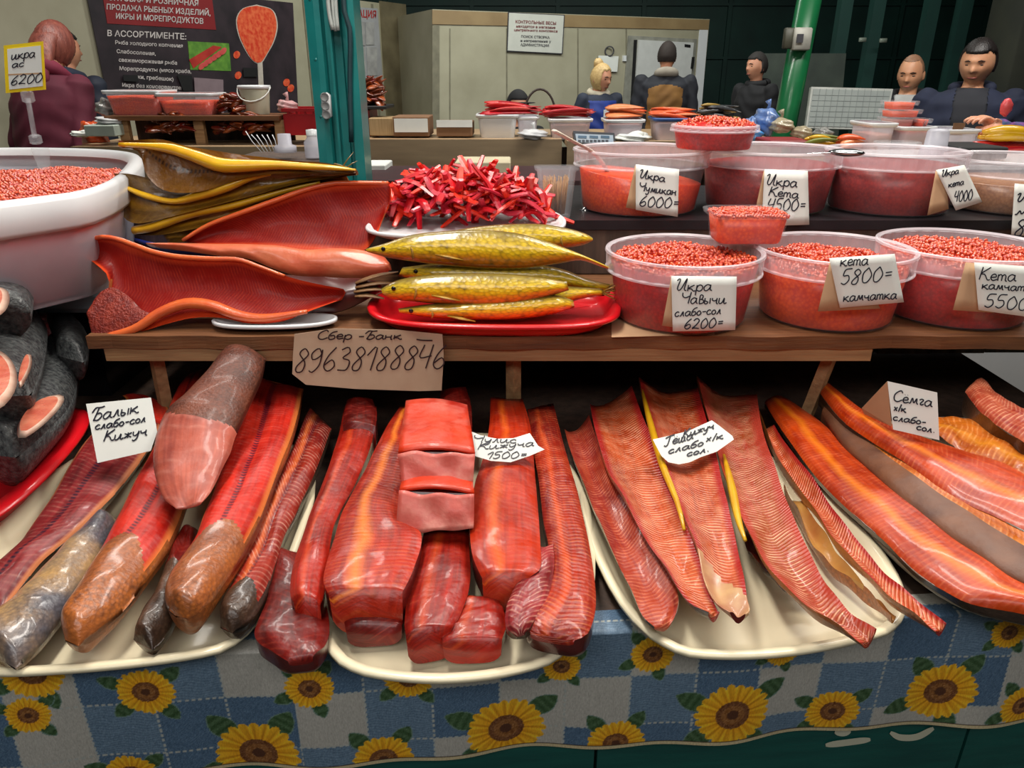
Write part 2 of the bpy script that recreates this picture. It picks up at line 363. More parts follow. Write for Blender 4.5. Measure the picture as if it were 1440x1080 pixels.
# ---------------------------------------------------------------- handwriting: a stroke alphabet
G = {
 'и': (.95, [[(0,1),(0,.2),(.15,0),(.4,.25),(.58,1),(.58,.15),(.72,0),(.9,.2)]]),
 'к': (.85, [[(0,1),(0,0)], [(.6,1),(.05,.45),(.35,.35),(.6,0),(.78,.1)]]),
 'р': (.78, [[(.02,1),(0,-.7)], [(0,.4),(.15,.9),(.4,1),(.6,.7),(.55,.2),(.3,0),(.02,.2)]]),
 'а': (.88, [[(.6,.85),(.3,1),(0,.6),(.05,.1),(.3,0),(.58,.5),(.62,1),(.62,.2),(.82,.03)]]),
 'у': (.78, [[(0,1),(.05,.4),(.25,.2),(.5,.5),(.6,1),(.48,-.3),(.2,-.7),(0,-.45)]]),
 'м': (1.0, [[(-.05,.05),(.1,.1),(.25,1),(.45,.15),(.7,1),(.75,.2),(.92,0)]]),
 'н': (.85, [[(0,1),(0,0)], [(0,.5),(.55,.55)], [(.55,1),(.55,.1),(.72,0)]]),
 'е': (.7, [[(0,.45),(.5,.6),(.38,1),(.1,.85),(0,.4),(.22,0),(.62,.2)]]),
 'т': (1.0, [[(0,1),(0,0)], [(0,.7),(.2,1),(.37,.75),(.37,0)], [(.37,.7),(.57,1),(.74,.75),(.74,.1),(.9,0)]]),
 'с': (.68, [[(.52,.8),(.3,1),(0,.6),(.08,.1),(.33,0),(.58,.2)]]),
 'л': (.75, [[(-.02,.08),(.12,.08),(.38,1),(.45,.2),(.62,0)]]),
 'б': (.72, [[(.65,1.75),(.25,1.5),(0,.8),(.05,.1),(.3,0),(.55,.35),(.42,.85),(.08,.75)]]),
 'о': (.68, [[(.3,1),(.02,.6),(.1,.05),(.4,.05),(.55,.5),(.3,1)]]),
 'в': (.72, [[(.1,0),(.12,1.5),(.45,1.4),(.35,.85),(.12,.8),(.5,.7),(.55,.2),(.1,0)]]),
 'ы': (.85, [[(0,1),(0,.1),(.25,0),(.38,.3),(.05,.5)], [(.62,1),(.62,0)]]),
 'ь': (.6, [[(0,1),(0,.1),(.28,0),(.4,.3),(.05,.5)]]),
 'ж': (.9, [[(0,.9),(.38,.5),(.02,.05)], [(.38,1),(.38,0)], [(.75,.9),(.38,.5),(.78,.03)]]),
 'ч': (.82, [[(0,1),(.05,.6),(.3,.5),(.55,.7)], [(.55,1),(.55,.1),(.74,0)]]),
 'х': (.65, [[(0,1),(.5,0)], [(.5,1),(0,0)]]),
 'г': (.62, [[(0,.8),(.2,1),(.42,.85),(.2,.35),(.15,.08),(.32,0),(.5,.2)]]),
 'ш': (1.0, [[(0,1),(.05,0),(.3,.1),(.36,1),(.4,0),(.65,.1),(.7,1),(.73,.1),(.9,0)]]),
 'п': (.8, [[(0,0),(0,1)], [(0,.7),(.25,1),(.5,.75),(.5,.1),(.68,0)]]),
 'И': (1.2, [[(0,1.6),(.25,2),(.3,1.6),(.15,.4),(.35,0),(.6,.5),(.98,2),(.85,.25),(1.08,0)]]),
 'К': (1.1, [[(.2,2),(0,0)], [(.95,2),(.1,.95),(.45,.85),(.8,0),(1.02,.1)]]),
 'Б': (1.05, [[(-.1,1.3),(.2,1.95),(.6,1.9),(1,2)], [(.5,1.9),(.15,0)], [(.35,1),(.7,1.05),(.85,.5),(.5,0),(.15,.15)]]),
 'Ч': (1.1, [[(0,1.9),(.05,1.3),(.4,1.0),(.85,1.3)], [(.98,2),(.8,0)]]),
 'С': (1.0, [[(.85,1.6),(.62,2),(.1,1.3),(.08,.35),(.45,0),(.9,.4)]]),
 'Т': (1.0, [[(0,1.7),(.4,1.9),(1.05,2)], [(.55,1.9),(.4,.3),(.15,0),(-.05,.3)]]),
 'Ц': (1.1, [[(0,2),(.05,.1),(.5,.1),(.75,2),(.75,.1),(.95,0),(.9,-.4)]]),
 '0': (.88, [[(.45,1.9),(.08,1.2),(.12,.15),(.45,.05),(.75,.9),(.45,1.9)]]),
 '1': (.6, [[(0,1.2),(.5,1.9),(.3,0)]]),
 '2': (.88, [[(.05,1.5),(.35,1.9),(.65,1.5),(.4,.7),(0,.05),(.25,.15),(.75,.02)]]),
 '3': (.8, [[(.1,1.7),(.45,1.9),(.58,1.5),(.22,1.05),(.62,.8),(.5,.1),(0,.1)]]),
 '4': (.82, [[(.2,1.9),(.02,.9),(.68,1)], [(.7,1.9),(.45,0)]]),
 '5': (.82, [[(.75,1.95),(.25,1.85),(.12,1.1),(.5,1.1),(.6,.5),(.3,0),(0,.2)]]),
 '6': (.82, [[(.6,1.9),(.2,1.2),(.02,.4),(.3,0),(.62,.4),(.45,.9),(.05,.5)]]),
 '8': (.8, [[(.62,1.6),(.4,1.9),(.15,1.5),(.5,.8),(.42,.1),(.1,.05),(.08,.5),(.6,1.3),(.62,1.6)]]),
 '9': (.8, [[(.6,1.5),(.4,1.9),(.05,1.5),(.15,1.0),(.55,1.3),(.62,1.8),(.55,.6),(.2,0),(.0,.15)]]),
 '=': (.8, [[(.1,1.1),(.6,1.15)], [(.1,.7),(.6,.75)]]), '-': (.7, [[(.05,.6),(.55,.65)]]),
 '/': (.55, [[(.4,1.8),(.1,-.2)]]), '.': (.4, [[(.1,0),(.18,.08)]]), ' ': (.6, []), '_': (1.2, [[(0,.3),(.5,0),(1.1,.1)]]),
}
G['й'] = (.95, G['и'][1]+[[(.15,1.5),(.32,1.3),(.5,1.5)]])
G['ё'] = (.7, G['е'][1]+[[(.1,1.4),(.13,1.45)], [(.38,1.4),(.41,1.45)]])
G['ж'] = G['ж']
G['А'] = (1.0, [[(0,0),(.5,1.9),(.85,0)], [(.15,.7),(.75,.7)]])
G['Р'] = (.9, [[(0,0),(.1,1.9),(.6,1.7),(.5,1),(.05,.9)]])
INK = None
def write(text, p0, p1, xh, plane, parent, wpx=1.6, slant=.18, off=.0012, mat=None, name='handwriting', upv=(0, -1)):
    """handwritten line from pixel p0 to p1 (baseline) with letter height xh pixels, lying on the plane"""
    tot = sum(G[c][0] for c in text); p0 = np.array(p0, float); p1 = np.array(p1, float)
    dx = (p1-p0)/tot; upv = np.array(upv, float); V = []; Fc = []; x = 0; rr = random.Random(len(text)*7+int(p0[0]))
    for c in text:
        adv, strokes = G[c]; jy = rr.uniform(-.06, .06)
        for st in strokes:
            P = crom(st, max(3, len(st)*4)) if len(st) > 2 else np.array(st, float)
            pix = [p0 + dx*(x+a+slant*b*.6) + upv*xh*(b+jy) for a, b in P]
            for i, q in enumerate(pix):
                d = pix[min(i+1, len(pix)-1)]-pix[max(i-1, 0)]; d = d/(np.linalg.norm(d)+1e-9); nn = np.array([-d[1], d[0]])*wpx/2
                V.append(tuple(U(*(q+nn), plane, off))); V.append(tuple(U(*(q-nn), plane, off)))
                if i: k = len(V); Fc.append((k-4, k-3, k-1, k-2))
        x += adv
    return mk(name, V, Fc, mat or MATS['ink'], parent, smooth=False)
def writes(lines, plane, parent, **kw):
    """several lines joined into one part"""
    obs = [write(*l, plane, parent, **kw) for l in lines]
    V = []; Fc = []
    for o in obs:
        n = len(V); V += [tuple(v.co + ORG[parent.name]) for v in o.data.vertices]; Fc += [tuple(i+n for i in p.vertices) for p in o.data.polygons]
        me = o.data; bpy.data.objects.remove(o); bpy.data.meshes.remove(me)
    return mk('handwriting', V, Fc, kw.get('mat') or MATS['ink'], parent, smooth=False)
def printed(text, p0, p1, hpx, plane, parent, mat, off=.003, name='lettering', bold=.0, lean=0):
    """printed line from pixel p0 to p1 (baseline) with capital height hpx, lying on the plane"""
    cu = bpy.data.curves.new('t', 'FONT'); cu.body = text; cu.size = 1; cu.offset = bold; cu.resolution_u = 2
    ob = bpy.data.objects.new('t', cu); COL.objects.link(ob); dg = bpy.context.evaluated_depsgraph_get()
    me = bpy.data.meshes.new_from_object(ob.evaluated_get(dg)); bpy.data.objects.remove(ob); bpy.data.curves.remove(cu)
    C = np.array([tuple(v.co) for v in me.vertices]); Fc = [tuple(p.vertices) for p in me.polygons]
    x0, x1 = C[:, 0].min(), C[:, 0].max(); p0 = np.array(p0, float); p1 = np.array(p1, float); bpy.data.meshes.remove(me)
    V = [tuple(U(*(p0+(p1-p0)*((x-x0)/(x1-x0))+np.array([lean*y, -hpx*y/.7])), plane, off)) for x, y, _ in C]
    return mk(name, V, Fc, mat, parent, smooth=False)

ICO = None
def grains(points, r, jit=.15):
    """one mesh of many small round eggs"""
    global ICO
    if ICO is None:
        bm = bmesh.new(); bmesh.ops.create_icosphere(bm, subdivisions=1, radius=1); bm.verts.ensure_lookup_table()
        ICO = (np.array([tuple(v.co) for v in bm.verts]), np.array([[v.index for v in f.verts] for f in bm.faces])); bm.free()
    P = np.asarray(points); n = len(P); iv, fi = ICO
    rad = r*(1+rng.uniform(-jit, jit, n))
    V = (iv[None]*rad[:, None, None]+P[:, None]).reshape(-1, 3)
    Fc = (fi[None]+(np.arange(n)*len(iv))[:, None, None]).reshape(-1, 3)
    return V, Fc
def mkfast(name, V, Fc, mat, parent=None):
    """mesh from numpy triangles"""
    lo, hi = V.min(0), V.max(0)
    org = ORG[parent.name] if parent else Vector(((lo[0]+hi[0])/2, (lo[1]+hi[1])/2, lo[2]))
    me = bpy.data.meshes.new(name); me.vertices.add(len(V)); me.vertices.foreach_set('co', (V-np.array(org)).astype(np.float32).ravel())
    me.loops.add(Fc.size); me.loops.foreach_set('vertex_index', Fc.astype(np.int32).ravel())
    me.polygons.add(len(Fc)); me.polygons.foreach_set('loop_start', np.arange(0, Fc.size, 3, dtype=np.int32))
    me.update(calc_edges=True); me.validate(); me.polygons.foreach_set('use_smooth', [True]*len(me.polygons)); me.materials.append(mat)
    o = bpy.data.objects.new(name, me); COL.objects.link(o)
    if parent is None: o.location = org
    else: o.parent = parent
    ORG[o.name] = Vector(org); return o
def copytree(o, loc, label=None, group=None, parent=None):
    c = o.copy(); COL.objects.link(c)
    if parent is None: c.location = loc; ORG[c.name] = Vector(loc)
    else: c.parent = parent
    if label: c['label'] = label
    if group: c['group'] = group
    for ch in list(o.children): copytree(ch, None, parent=c)
    return c

# ================================================================ MATERIALS IN USE
M = {}
M['ink'] = MATS['ink'] = pm('ink', (34, 36, 52), rough=.5)
M['inkblue'] = pm('blue_ink', (70, 95, 150), rough=.5)
M['paper'] = pm('paper', (232, 236, 230), (218, 222, 218), scale=9, rough=.7, bump=.05)
M['paper_tan'] = pm('paper_back', (196, 160, 125), (176, 140, 105), rough=.8)
M['sign_board'] = pm('stained_card', (196, 172, 146), (176, 148, 122), scale=14, rough=.8, bump=.1)
M['wood'] = pm('shelf_wood', (128, 84, 50), (92, 58, 36), scale=7, stretch=(1, 14, 14), rough=.55, bump=.3, coat=.1)
M['wood_pale'] = pm('pale_wood', (176, 140, 98), (140, 104, 70), scale=7, stretch=(1, 14, 14), rough=.6, bump=.3)
M['wood_dark'] = pm('dark_wood', (92, 72, 60), (58, 46, 40), scale=6, stretch=(10, 10, 1), rough=.7, bump=.3)
M['oilcloth'] = pm('pale_shelf_paper', (190, 165, 130), (160, 130, 98), scale=8, rough=.35, bump=.05)
M['cream'] = pm('cream_plastic', (238, 228, 196), (228, 216, 184), scale=5, rough=.28, coat=.3)
M['white'] = pm('white_plastic', (228, 230, 232), (216, 220, 224), scale=5, rough=.3, coat=.3)
M['red'] = pm('red_plastic', (226, 22, 34), (206, 16, 28), scale=5, rough=.3, coat=.4)
M['blue'] = pm('blue_plastic', (36, 56, 150), (26, 40, 120), scale=5, rough=.35)
M['teal'] = pm('teal_paint', (26, 120, 118), (16, 98, 98), scale=9, rough=.32, bump=.2, coat=.3)
M['teal_dark'] = pm('dark_teal_board', (18, 92, 84), (10, 74, 70), scale=9, rough=.45, bump=.1, stretch=(1, 1, 8))
M['white_paint'] = pm('white_letter_paint', (208, 208, 186), (196, 196, 172), rough=.6)
M['black_film'] = pm('black_film', (14, 15, 20), (30, 32, 42), scale=20, rough=.22, bump=.6, bscale=25, coat=.5)
M['metal'] = pm('steel', (190, 195, 198), rough=.22, metal=1)
M['tub'] = plastic('tub_plastic', (225, 228, 235), .10, rough=.12)
M['collar'] = plastic('frosted_collar', (236, 232, 240), .42, rough=.25)
M['clear'] = plastic('clear_plastic', (226, 232, 238), .17)
M['frost'] = plastic('milky_plastic', (214, 214, 226), .62, rough=.35)
M['bag'] = plastic('thin_bag_film', (235, 238, 240), .5, rough=.25)
M['caviar'] = pm('salmon_caviar', (176, 40, 22), (224, 92, 44), scale=150, rough=.12, coat=.8, sss=.1, contrast=1.8)
M['caviar_orange'] = pm('orange_caviar', (232, 96, 32), (244, 120, 52), scale=150, rough=.12, coat=.8, sss=.1, contrast=1.8)
def core_mat(name, lo, hi, zlo, zhi):
    """packed caviar behind the wall: fine egg speckle"""
    m, t, b = newmat(name); tc = N(t, 'ShaderNodeTexCoord')
    vo = N(t, 'ShaderNodeTexVoronoi'); vo.inputs['Scale'].default_value = 190; t.links.new(tc.outputs['Object'], vo.inputs[0])
    nz = N(t, 'ShaderNodeTexNoise'); nz.inputs['Scale'].default_value = 14; t.links.new(tc.outputs['Object'], nz.inputs[0])
    f = mathn(t, 'ADD', mathn(t, 'MULTIPLY', vo.outputs[0], 1.1), mathn(t, 'MULTIPLY_ADD', nz.outputs[0], 1.6, -.75), clamp=True)
    t.links.new(mixc(t, f, lin(lo), lin(hi)), b.inputs['Base Color']); b.inputs['Roughness'].default_value = .3
    MATS[name] = m; return m
M['core_red'] = core_mat('red_caviar_body', (200, 26, 18), (150, 10, 10), 0, 0)
M['core_dark'] = core_mat('dark_caviar_body', (170, 38, 26), (128, 18, 18), 0, 0)
M['core_orange'] = core_mat('orange_caviar_body', (240, 92, 22), (206, 50, 20), 0, 0)
M['core_brown'] = core_mat('brown_roe_body', (176, 124, 84), (140, 92, 62), 0, 0)
M['green_wall'] = pm('dark_green_metal', (26, 68, 60), (18, 50, 46), scale=2, rough=.6)
M['beige_wall'] = pm('cold_room_panel', (168, 164, 142), (150, 146, 124), scale=3, rough=.55, bump=.05)
M['concrete'] = pm('concrete', (92, 90, 86), (70, 68, 66), scale=5, rough=.8, bump=.2)
M['skin_dark'] = pm('dark_fish_skin', (96, 70, 50), (58, 42, 34), scale=26, rough=.34, coat=.35, bump=.3, bscale=200, scales=260)
M['skin_gold'] = pm('golden_fish_skin', (214, 122, 44), (150, 84, 52), scale=14, rough=.34, coat=.35, bump=.3, bscale=180, scales=240)
M['skin_silver'] = pm('silver_fish_skin', (214, 166, 96), (98, 96, 104), scale=11, rough=.28, coat=.5, bump=.35, bscale=160, scales=230, contrast=1.7)
M['skin_grey'] = pm('grey_fish_skin', (84, 88, 88), (34, 36, 40), scale=150, rough=.5, coat=.12, bump=.6, bscale=260, contrast=1.4)
M['skin_red'] = pm('dark_red_underside', (120, 26, 20), (78, 18, 18), scale=22, rough=.3, coat=.4, bump=.2)

# ================================================================ STRUCTURE
CZ = .955                       # counter top under the trays
SZ = 1.14; SY = PZ(700, 473, 1.14).y      # shelf top and its front edge
S2 = 1.245; S2Y = 1.40                      # raised rear level
EL, ER = PZ(-40, 934, CZ), PZ(1480, 853, CZ)  # front edge of the counter
ed = (ER-EL).normalized(); en = Vector((ed.y, -ed.x, 0))   # towards the buyer
EA = EL - ed*.45; EB = ER + ed*.35
epl = (EL + en*.006, en)

m = MB(); m.box((0, 6, -.02), (20, 18, .04)); struct(m.build('floor', M['concrete'], smooth=False))
m = MB(); m.box((0, 6, 4.3), (20, 18, .06)); struct(m.build('ceiling', pm('hall_roof', (40, 52, 50), rough=.8), smooth=False))
m = MB(); m.box((0, 14.5, 2.1), (20, .1, 4.3)); wb = struct(m.build('wall_back', M['green_wall'], smooth=False))
for i in range(12):
    m = MB(); m.box((-8.2+i*1.5, 14.42, 2.1), (.07, .06, 4.2)); m.build('rib', M['green_wall'], wb, smooth=False)
for i in range(3):
    m = MB(); m.box((0, 14.41, .9+i*.85), (19, .05, .04)); m.build('rail', M['green_wall'], wb, smooth=False)
m = MB(); m.box((10, 6, 2.1), (.1, 18, 4.3)); struct(m.build('wall_right', M['green_wall'], smooth=False))
m = MB(); m.box((-10, 6, 2.1), (.1, 18, 4.3)); struct(m.build('wall_left', M['green_wall'], smooth=False))
m = MB(); m.box((0, -3, 2.1), (20, .1, 4.3)); struct(m.build('wall_front', M['green_wall'], smooth=False))

# own stall: counter body, boards, shelf, posts
ct = thing('counter', ((EA.x+EB.x)/2, .9, 0), 'long market counter with dark teal board front under the sunflower oilcloth', 'counter')
m = MB(); a = EA-en*.0; b = EB
m.poly([a, b, Vector((b.x, 1.95, CZ)), Vector((a.x, 1.95, CZ))], .03, (0, 0, 1)); m.build('worktop', M['wood_dark'], ct, smooth=False)
def edge_at(px, py, off=0): return U(px, py, epl, off)
seamx = (edge_at(1375, 1045)-EL).dot(ed)
pos = sorted([seamx+k*.46 for k in range(-5, 3)])
for k in range(len(pos)-1):
    p = EL+ed*pos[k]+ed*.002-en*.012; q = EL+ed*pos[k+1]-ed*.002-en*.012
    m = MB(); m.poly([Vector((p.x, p.y, .05)), Vector((q.x, q.y, .05)), Vector((q.x, q.y, CZ-.031)), Vector((p.x, p.y, CZ-.031))], .018, en)
    m.build('board', M['teal_dark'], ct, smooth=False)
def paint(pts, w):
    P = crom(pts, 20); V = []; Fc = []
    pl = (EL-en*.0105, en)
    for i, q in enumerate(P):
        d = P[min(i+1, 19)]-P[max(i-1, 0)]; d /= np.linalg.norm(d); nn = np.array([-d[1], d[0]])*w/2*(1-.55*abs(i/9.5-1)**5)
        V += [tuple(U(*(q+nn), pl)), tuple(U(*(q-nn), pl))]
        if i: k = len(V); Fc.append((k-4, k-3, k-1, k-2))
    return V, Fc
m = MB()
for pts, w in (([(1161, 1048), (1185, 1045), (1224, 1040)], 9), ([(1252, 1030), (1266, 1037), (1290, 1036), (1313, 1024)], 9), ([(1174, 1029), (1186, 1031), (1196, 1027)], 9)):
    m.add(*paint(pts, w))
m.build('painted_lettering', M['white_paint'], ct, smooth=False)

# under-shelf back boards and the shelf
ub = thing('back_boards', (0, 1.46, CZ), 'dark brown vertical boards behind the trays under the shelf', 'board')
for i in range(34):
    x = -1.25+i*.115; m = MB(); m.box((x, 1.46+.004*(i % 3), (CZ+SZ)/2-.012), (.111, .016, SZ-CZ-.03)); m.build('plank', pm('back_plank_wood', (150, 122, 104), (104, 84, 72), scale=6, stretch=(10, 10, 1), rough=.7, bump=.3), ub, smooth=False)
XL = PZ(112, 478, SZ).x
sh = thing('shelf', (0, SY+.3, SZ-.05), 'rough wooden shelf board over the trays carrying fish and caviar tubs', 'shelf')
m = MB(); V = []
for k in range(60):
    x = XL+(1.45-XL)*k/59; V.append((x, SY+.0025*math.sin(k*1.7)+.002*math.sin(k*.6), SZ))
m.poly([Vector(v) for v in V]+[Vector((1.45, 1.6, SZ)), Vector((XL-.02, 1.6, SZ))], .02, (0, 0, 1)); m.build('top_board', M['wood'], sh, smooth=False)
x1 = PZ(1222, 495, SZ-.03).x
m = MB(); m.box(((XL+.02+x1)/2, SY+.035, SZ-.031), (x1-XL-.02, .06, .020)); m.build('batten', M['wood_pale'], sh, smooth=False)
m = MB(); m.box(((XL+.3+.2)/2-.2, SY+.012, SZ-.026), (.62, .012, .012)); m.build('splinter_lath', M['wood_pale'], sh, smooth=False)
for px in (252, 722, 1140):
    x = PZ(px, 520, SZ-.1).x; lean = .03 if px > 1000 else 0
    m = MB(); m.tube([(x-lean, SY+.05, CZ+.001), (x, SY+.05, SZ-.041)], .012, n=4); m.build('prop', M['wood_pale'], sh, smooth=False)
rl = thing('riser', (.2, 1.7, SZ), 'raised rear step with a dark top board under the back row of tubs', 'step')
m = MB(); m.box((.12, S2Y+.235, S2-.009), (2.5, .47, .018)); m.build('step_board', pm('dark_step', (40, 38, 42), (26, 26, 30), scale=14, rough=.35, bump=.2), rl, smooth=False)  # step board has a dark base colour
m = MB(); m.box((.12, S2Y+.012, (SZ+S2)/2-.008), (2.48, .016, S2-SZ-.02)); m.build('riser_board', M['wood_dark'], rl, smooth=False)
m = MB(); q = [PZ(860, 474, SZ+.001), PZ(1005, 470, SZ+.001), PZ(1000, 440, SZ+.001), PZ(860, 445, SZ+.001)]
m.poly(q, .0008, (0, 0, 1)); tag(m.build('shelf_paper', M['paper_tan'], smooth=False), 'creased pale paper lying under the front caviar tubs on the shelf', 'paper')

# ---------------------------------------------------------------- oilcloth
def make_cloth():
    LEN = (EB-EA).length; H = .165; TOP = .03; d = .0013; nu = int(LEN/d); nv = int((H+TOP)/d)
    a = np.linspace(0, LEN, nu+1); s = np.linspace(-TOP, H, nv+1); A, S = np.meshgrid(a, s)
    wave = .004*np.sin(A*17)+.003*np.sin(A*41+1)
    drop = np.clip(S, 0, None); outn = .006+wave*np.clip(S/H, 0, 1)*1.2
    X = EA.x+ed.x*A+en.x*np.where(S < 0, S, outn); Y = EA.y+ed.y*A+en.y*np.where(S < 0, S, outn); Z = CZ+.0015-drop
    # printed pattern
    q = .072; i = np.floor((A+.03)/q).astype(int); j = np.floor((S+.012)/q*1.0).astype(int)
    hsh = (i*7+j*13+(i*j) % 5) % 3
    C = np.zeros(A.shape+(3,)); pal = np.array([[104, 130, 154], [184, 182, 174], [84, 112, 140]])/255.
    C[:] = pal[hsh]
    fx = np.sin(A*2*np.pi/.0035+3*np.sin(S*300)); fy = np.sin(S*2*np.pi/.0035+3*np.sin(A*170+S*90))
    nz = rng.normal(0, 1, A.shape)
    blue = (hsh != 1)
    C += (blue*(.045*fy*(hsh == 0)+.045*fx*fy*(hsh == 2)+.03*nz))[..., None]
    C += ((~blue)*.012*nz)[..., None]
    ea = np.abs(((A+.03)/q+.5) % 1-.5)*q; es = np.abs(((S+.012)/q+.5) % 1-.5)*q
    seam = ((ea < .0012) & (np.sin(S*900) > -.3)) | ((es < .0012) & (np.sin(A*900) > -.3)); C[seam] = np.array([176, 182, 178])/255.
    fl = [(363, 1065, 62), (205, 975, 42), (45, 948, 46), (42, 1005, 32), (436, 968, 36), (575, 955, 36), (540, 1068, 45), (712, 1030, 58), (865, 1045, 43), (790, 940, 28),
          (918, 922, 33), (1028, 1002, 56), (1100, 918, 26), (1172, 1004, 40), (1323, 975, 52), (1418, 890, 28), (1434, 990, 36), (185, 1095, 40), (-60, 1040, 60), (1520, 950, 40)]
    def put(mask, c): C[mask] = c[mask] if isinstance(c, np.ndarray) and c.shape == C.shape else c
    geo = []
    for (px, py, r) in fl:
        p = U(px, py, epl); geo.append(((p-EA).dot(ed), CZ-p.z, r*m_per_px(p)))
    for n, (ca, cs, R) in enumerate(geo):      # leaves first
        for th in ((2.7, 3.9, 5.3, .7) if n % 2 else (2.2, 3.6, 1.0, 5.0)):
            lx, ly = ca+math.cos(th)*R*1.12, cs-math.sin(th)*R*1.05
            dx = (A-lx)*math.cos(th)-(S-ly)*math.sin(th); dy = (A-lx)*math.sin(th)+(S-ly)*math.cos(th)
            w = R*.27*(1-np.clip(dx/(R*.5), -1, 1)**2); mk_ = (np.abs(dx) < R*.5) & (np.abs(dy) < w)
            g = np.array([66, 96, 62])/255.; C[mk_] = g+(.05*np.sin(dx[mk_]*2000/3)+.03*nz[mk_])[:, None]
            rim = (np.abs(dx) < R*.5) & (np.abs(dy) < w+.0012) & (np.abs(dy) >= w); C[rim] = np.array([112, 140, 130])/255.
    for n, (ca, cs, R) in enumerate(geo):
        dx, dy = A-ca, S-cs; r = np.hypot(dx, dy)/R; th = np.arctan2(dy, dx)
        e = .84+.16*np.abs(np.sin(th*11+n))**.7*(.8+.2*np.sin(th*5+n)); pet = r < e
        t = np.clip((r-.35)/.6, 0, 1)[..., None]; shade = (.10*np.cos(th*22+2*n)+.06*np.cos(th*37))[..., None]
        colr = np.array([236, 160, 22])/255.*(1-t)+np.array([248, 190, 40])/255.*t+shade*np.array([.8, .8, .3])
        C[pet] = colr[pet]
        cen = r < .44; cc = np.array([120, 74, 40])/255.+.06*nz[..., None]; C[cen] = cc[cen]
        cen = r < .30; cc = np.array([146, 96, 50])/255.+.06*nz[..., None]; C[cen] = cc[cen]
        cen = r < .15; C[cen] = np.array([86, 50, 32])/255.
    hem = S > H-.0045; C[hem] = np.array([206, 190, 150])/255.
    hem = (S > H-.0065) & (S <= H-.0045); C[hem] = np.array([60, 44, 34])/255.
    C = np.clip(C, 0, 1); Cl = np.where(C <= .04045, C/12.92, ((C+.055)/1.055)**2.4)
    V = np.stack([X, Y, Z], -1).reshape(-1, 3); W = nu+1
    q0 = (np.arange(nv)[:, None]*W+np.arange(nu)[None]).ravel()
    Fq = np.stack([q0+W, q0+W+1, q0+1, q0], 1)
    me = bpy.data.meshes.new('oilcloth'); org = np.array([(EA.x+EB.x)/2, (EA.y+EB.y)/2, CZ-H])
    me.vertices.add(len(V)); me.vertices.foreach_set('co', (V-org).astype(np.float32).ravel())
    me.loops.add(Fq.size); me.loops.foreach_set('vertex_index', Fq.astype(np.int32).ravel())
    me.polygons.add(len(Fq)); me.polygons.foreach_set('loop_start', np.arange(0, Fq.size, 4, dtype=np.int32)); me.update(calc_edges=True)
    me.polygons.foreach_set('use_smooth', [True]*len(me.polygons))
    at = me.color_attributes.new('print', 'FLOAT_COLOR', 'POINT'); at.data.foreach_set('color', np.concatenate([Cl.reshape(-1, 3), np.ones((len(V), 1))], 1).astype(np.float32).ravel())
    me.materials.append(attrmat('sunflower_oilcloth', rough=.5)); o = bpy.data.objects.new('tablecloth', me); COL.objects.link(o); o.location = org
    ORG[o.name] = Vector(org); tag(o, 'blue and grey checked oilcloth printed with sunflowers hanging from the counter edge', 'tablecloth')
make_cloth()

# ---------------------------------------------------------------- trays
def tray(label, px, mat, z=CZ+.003, h=.022, lip=.010, name='tray', it=3, group=None, planez=None, rad=None, cat='tray'):
    P = [PZ(x, y, planez or z+h) for x, y in px]
    P = resample_closed(chaikin(P, it), 96); c = P.mean(0)
    nrm = np.roll(P, -1, 0)-np.roll(P, 1, 0); nrm = np.stack([nrm[:, 1], -nrm[:, 0]], 1); nrm /= np.linalg.norm(nrm, axis=1)[:, None]
    if ((P[0, :2]-c[:2])*nrm[0]).sum() < 0: nrm = -nrm
    prof = [(0, z+h-.004), (0, z+h), (-lip*.4, z+h+.0015), (-lip, z+h), (-lip-.006, z+h*.45), (-lip-.016, z+.003), (-lip-.03, z+.002)]
    under = [(-lip-.03, z), (-lip-.018, z), (-lip-.006, z+h*.45-.002), (-lip+.002, z+h-.004), (-.002, z+h-.005)]
    V = []; Fc = []; n = len(P); allp = prof+under
    for o_, zz in allp:
        for k in range(n): V.append((P[k, 0]+nrm[k, 0]*o_, P[k, 1]+nrm[k, 1]*o_, zz))
    for i in range(len(allp)):
        j = (i+1) % len(allp)
        if i == len(prof)-1: continue
        for k in range(n): l = (k+1) % n; Fc.append((i*n+k, i*n+l, j*n+l, j*n+k))
    Fc.append(tuple(range((len(prof)-1)*n, len(prof)*n))); Fc.append(tuple(reversed(range(len(prof)*n, (len(prof)+1)*n))))
    A = np.array(V); root = thing(name, (c[0], c[1], z), label, cat, group)
    fi = [f for f in Fc if min(f) >= (len(prof)-3)*n and max(f) < (len(prof)+1)*n]
    mk('tray_shell', V, Fc, mat, root); return root
tray('cream tray at the left front holding skin-on smoked fish halves', [(130, 600), (470, 606), (385, 900), (200, 938), (-110, 955), (-130, 860)], M['cream'])
tray('cream tray second from the left heaped with thick red fillets', [(475, 610), (812, 606), (862, 905), (640, 972), (400, 925)], M['cream'])
tray('cream tray third from the left with thin ribbed belly strips', [(790, 620), (1070, 606), (1345, 862), (1110, 930), (870, 915)], M['cream'])
tray('cream tray at the right front with long orange fillets', [(1100, 590), (1480, 590), (1700, 850), (1500, 885), (1290, 845)], M['cream'])

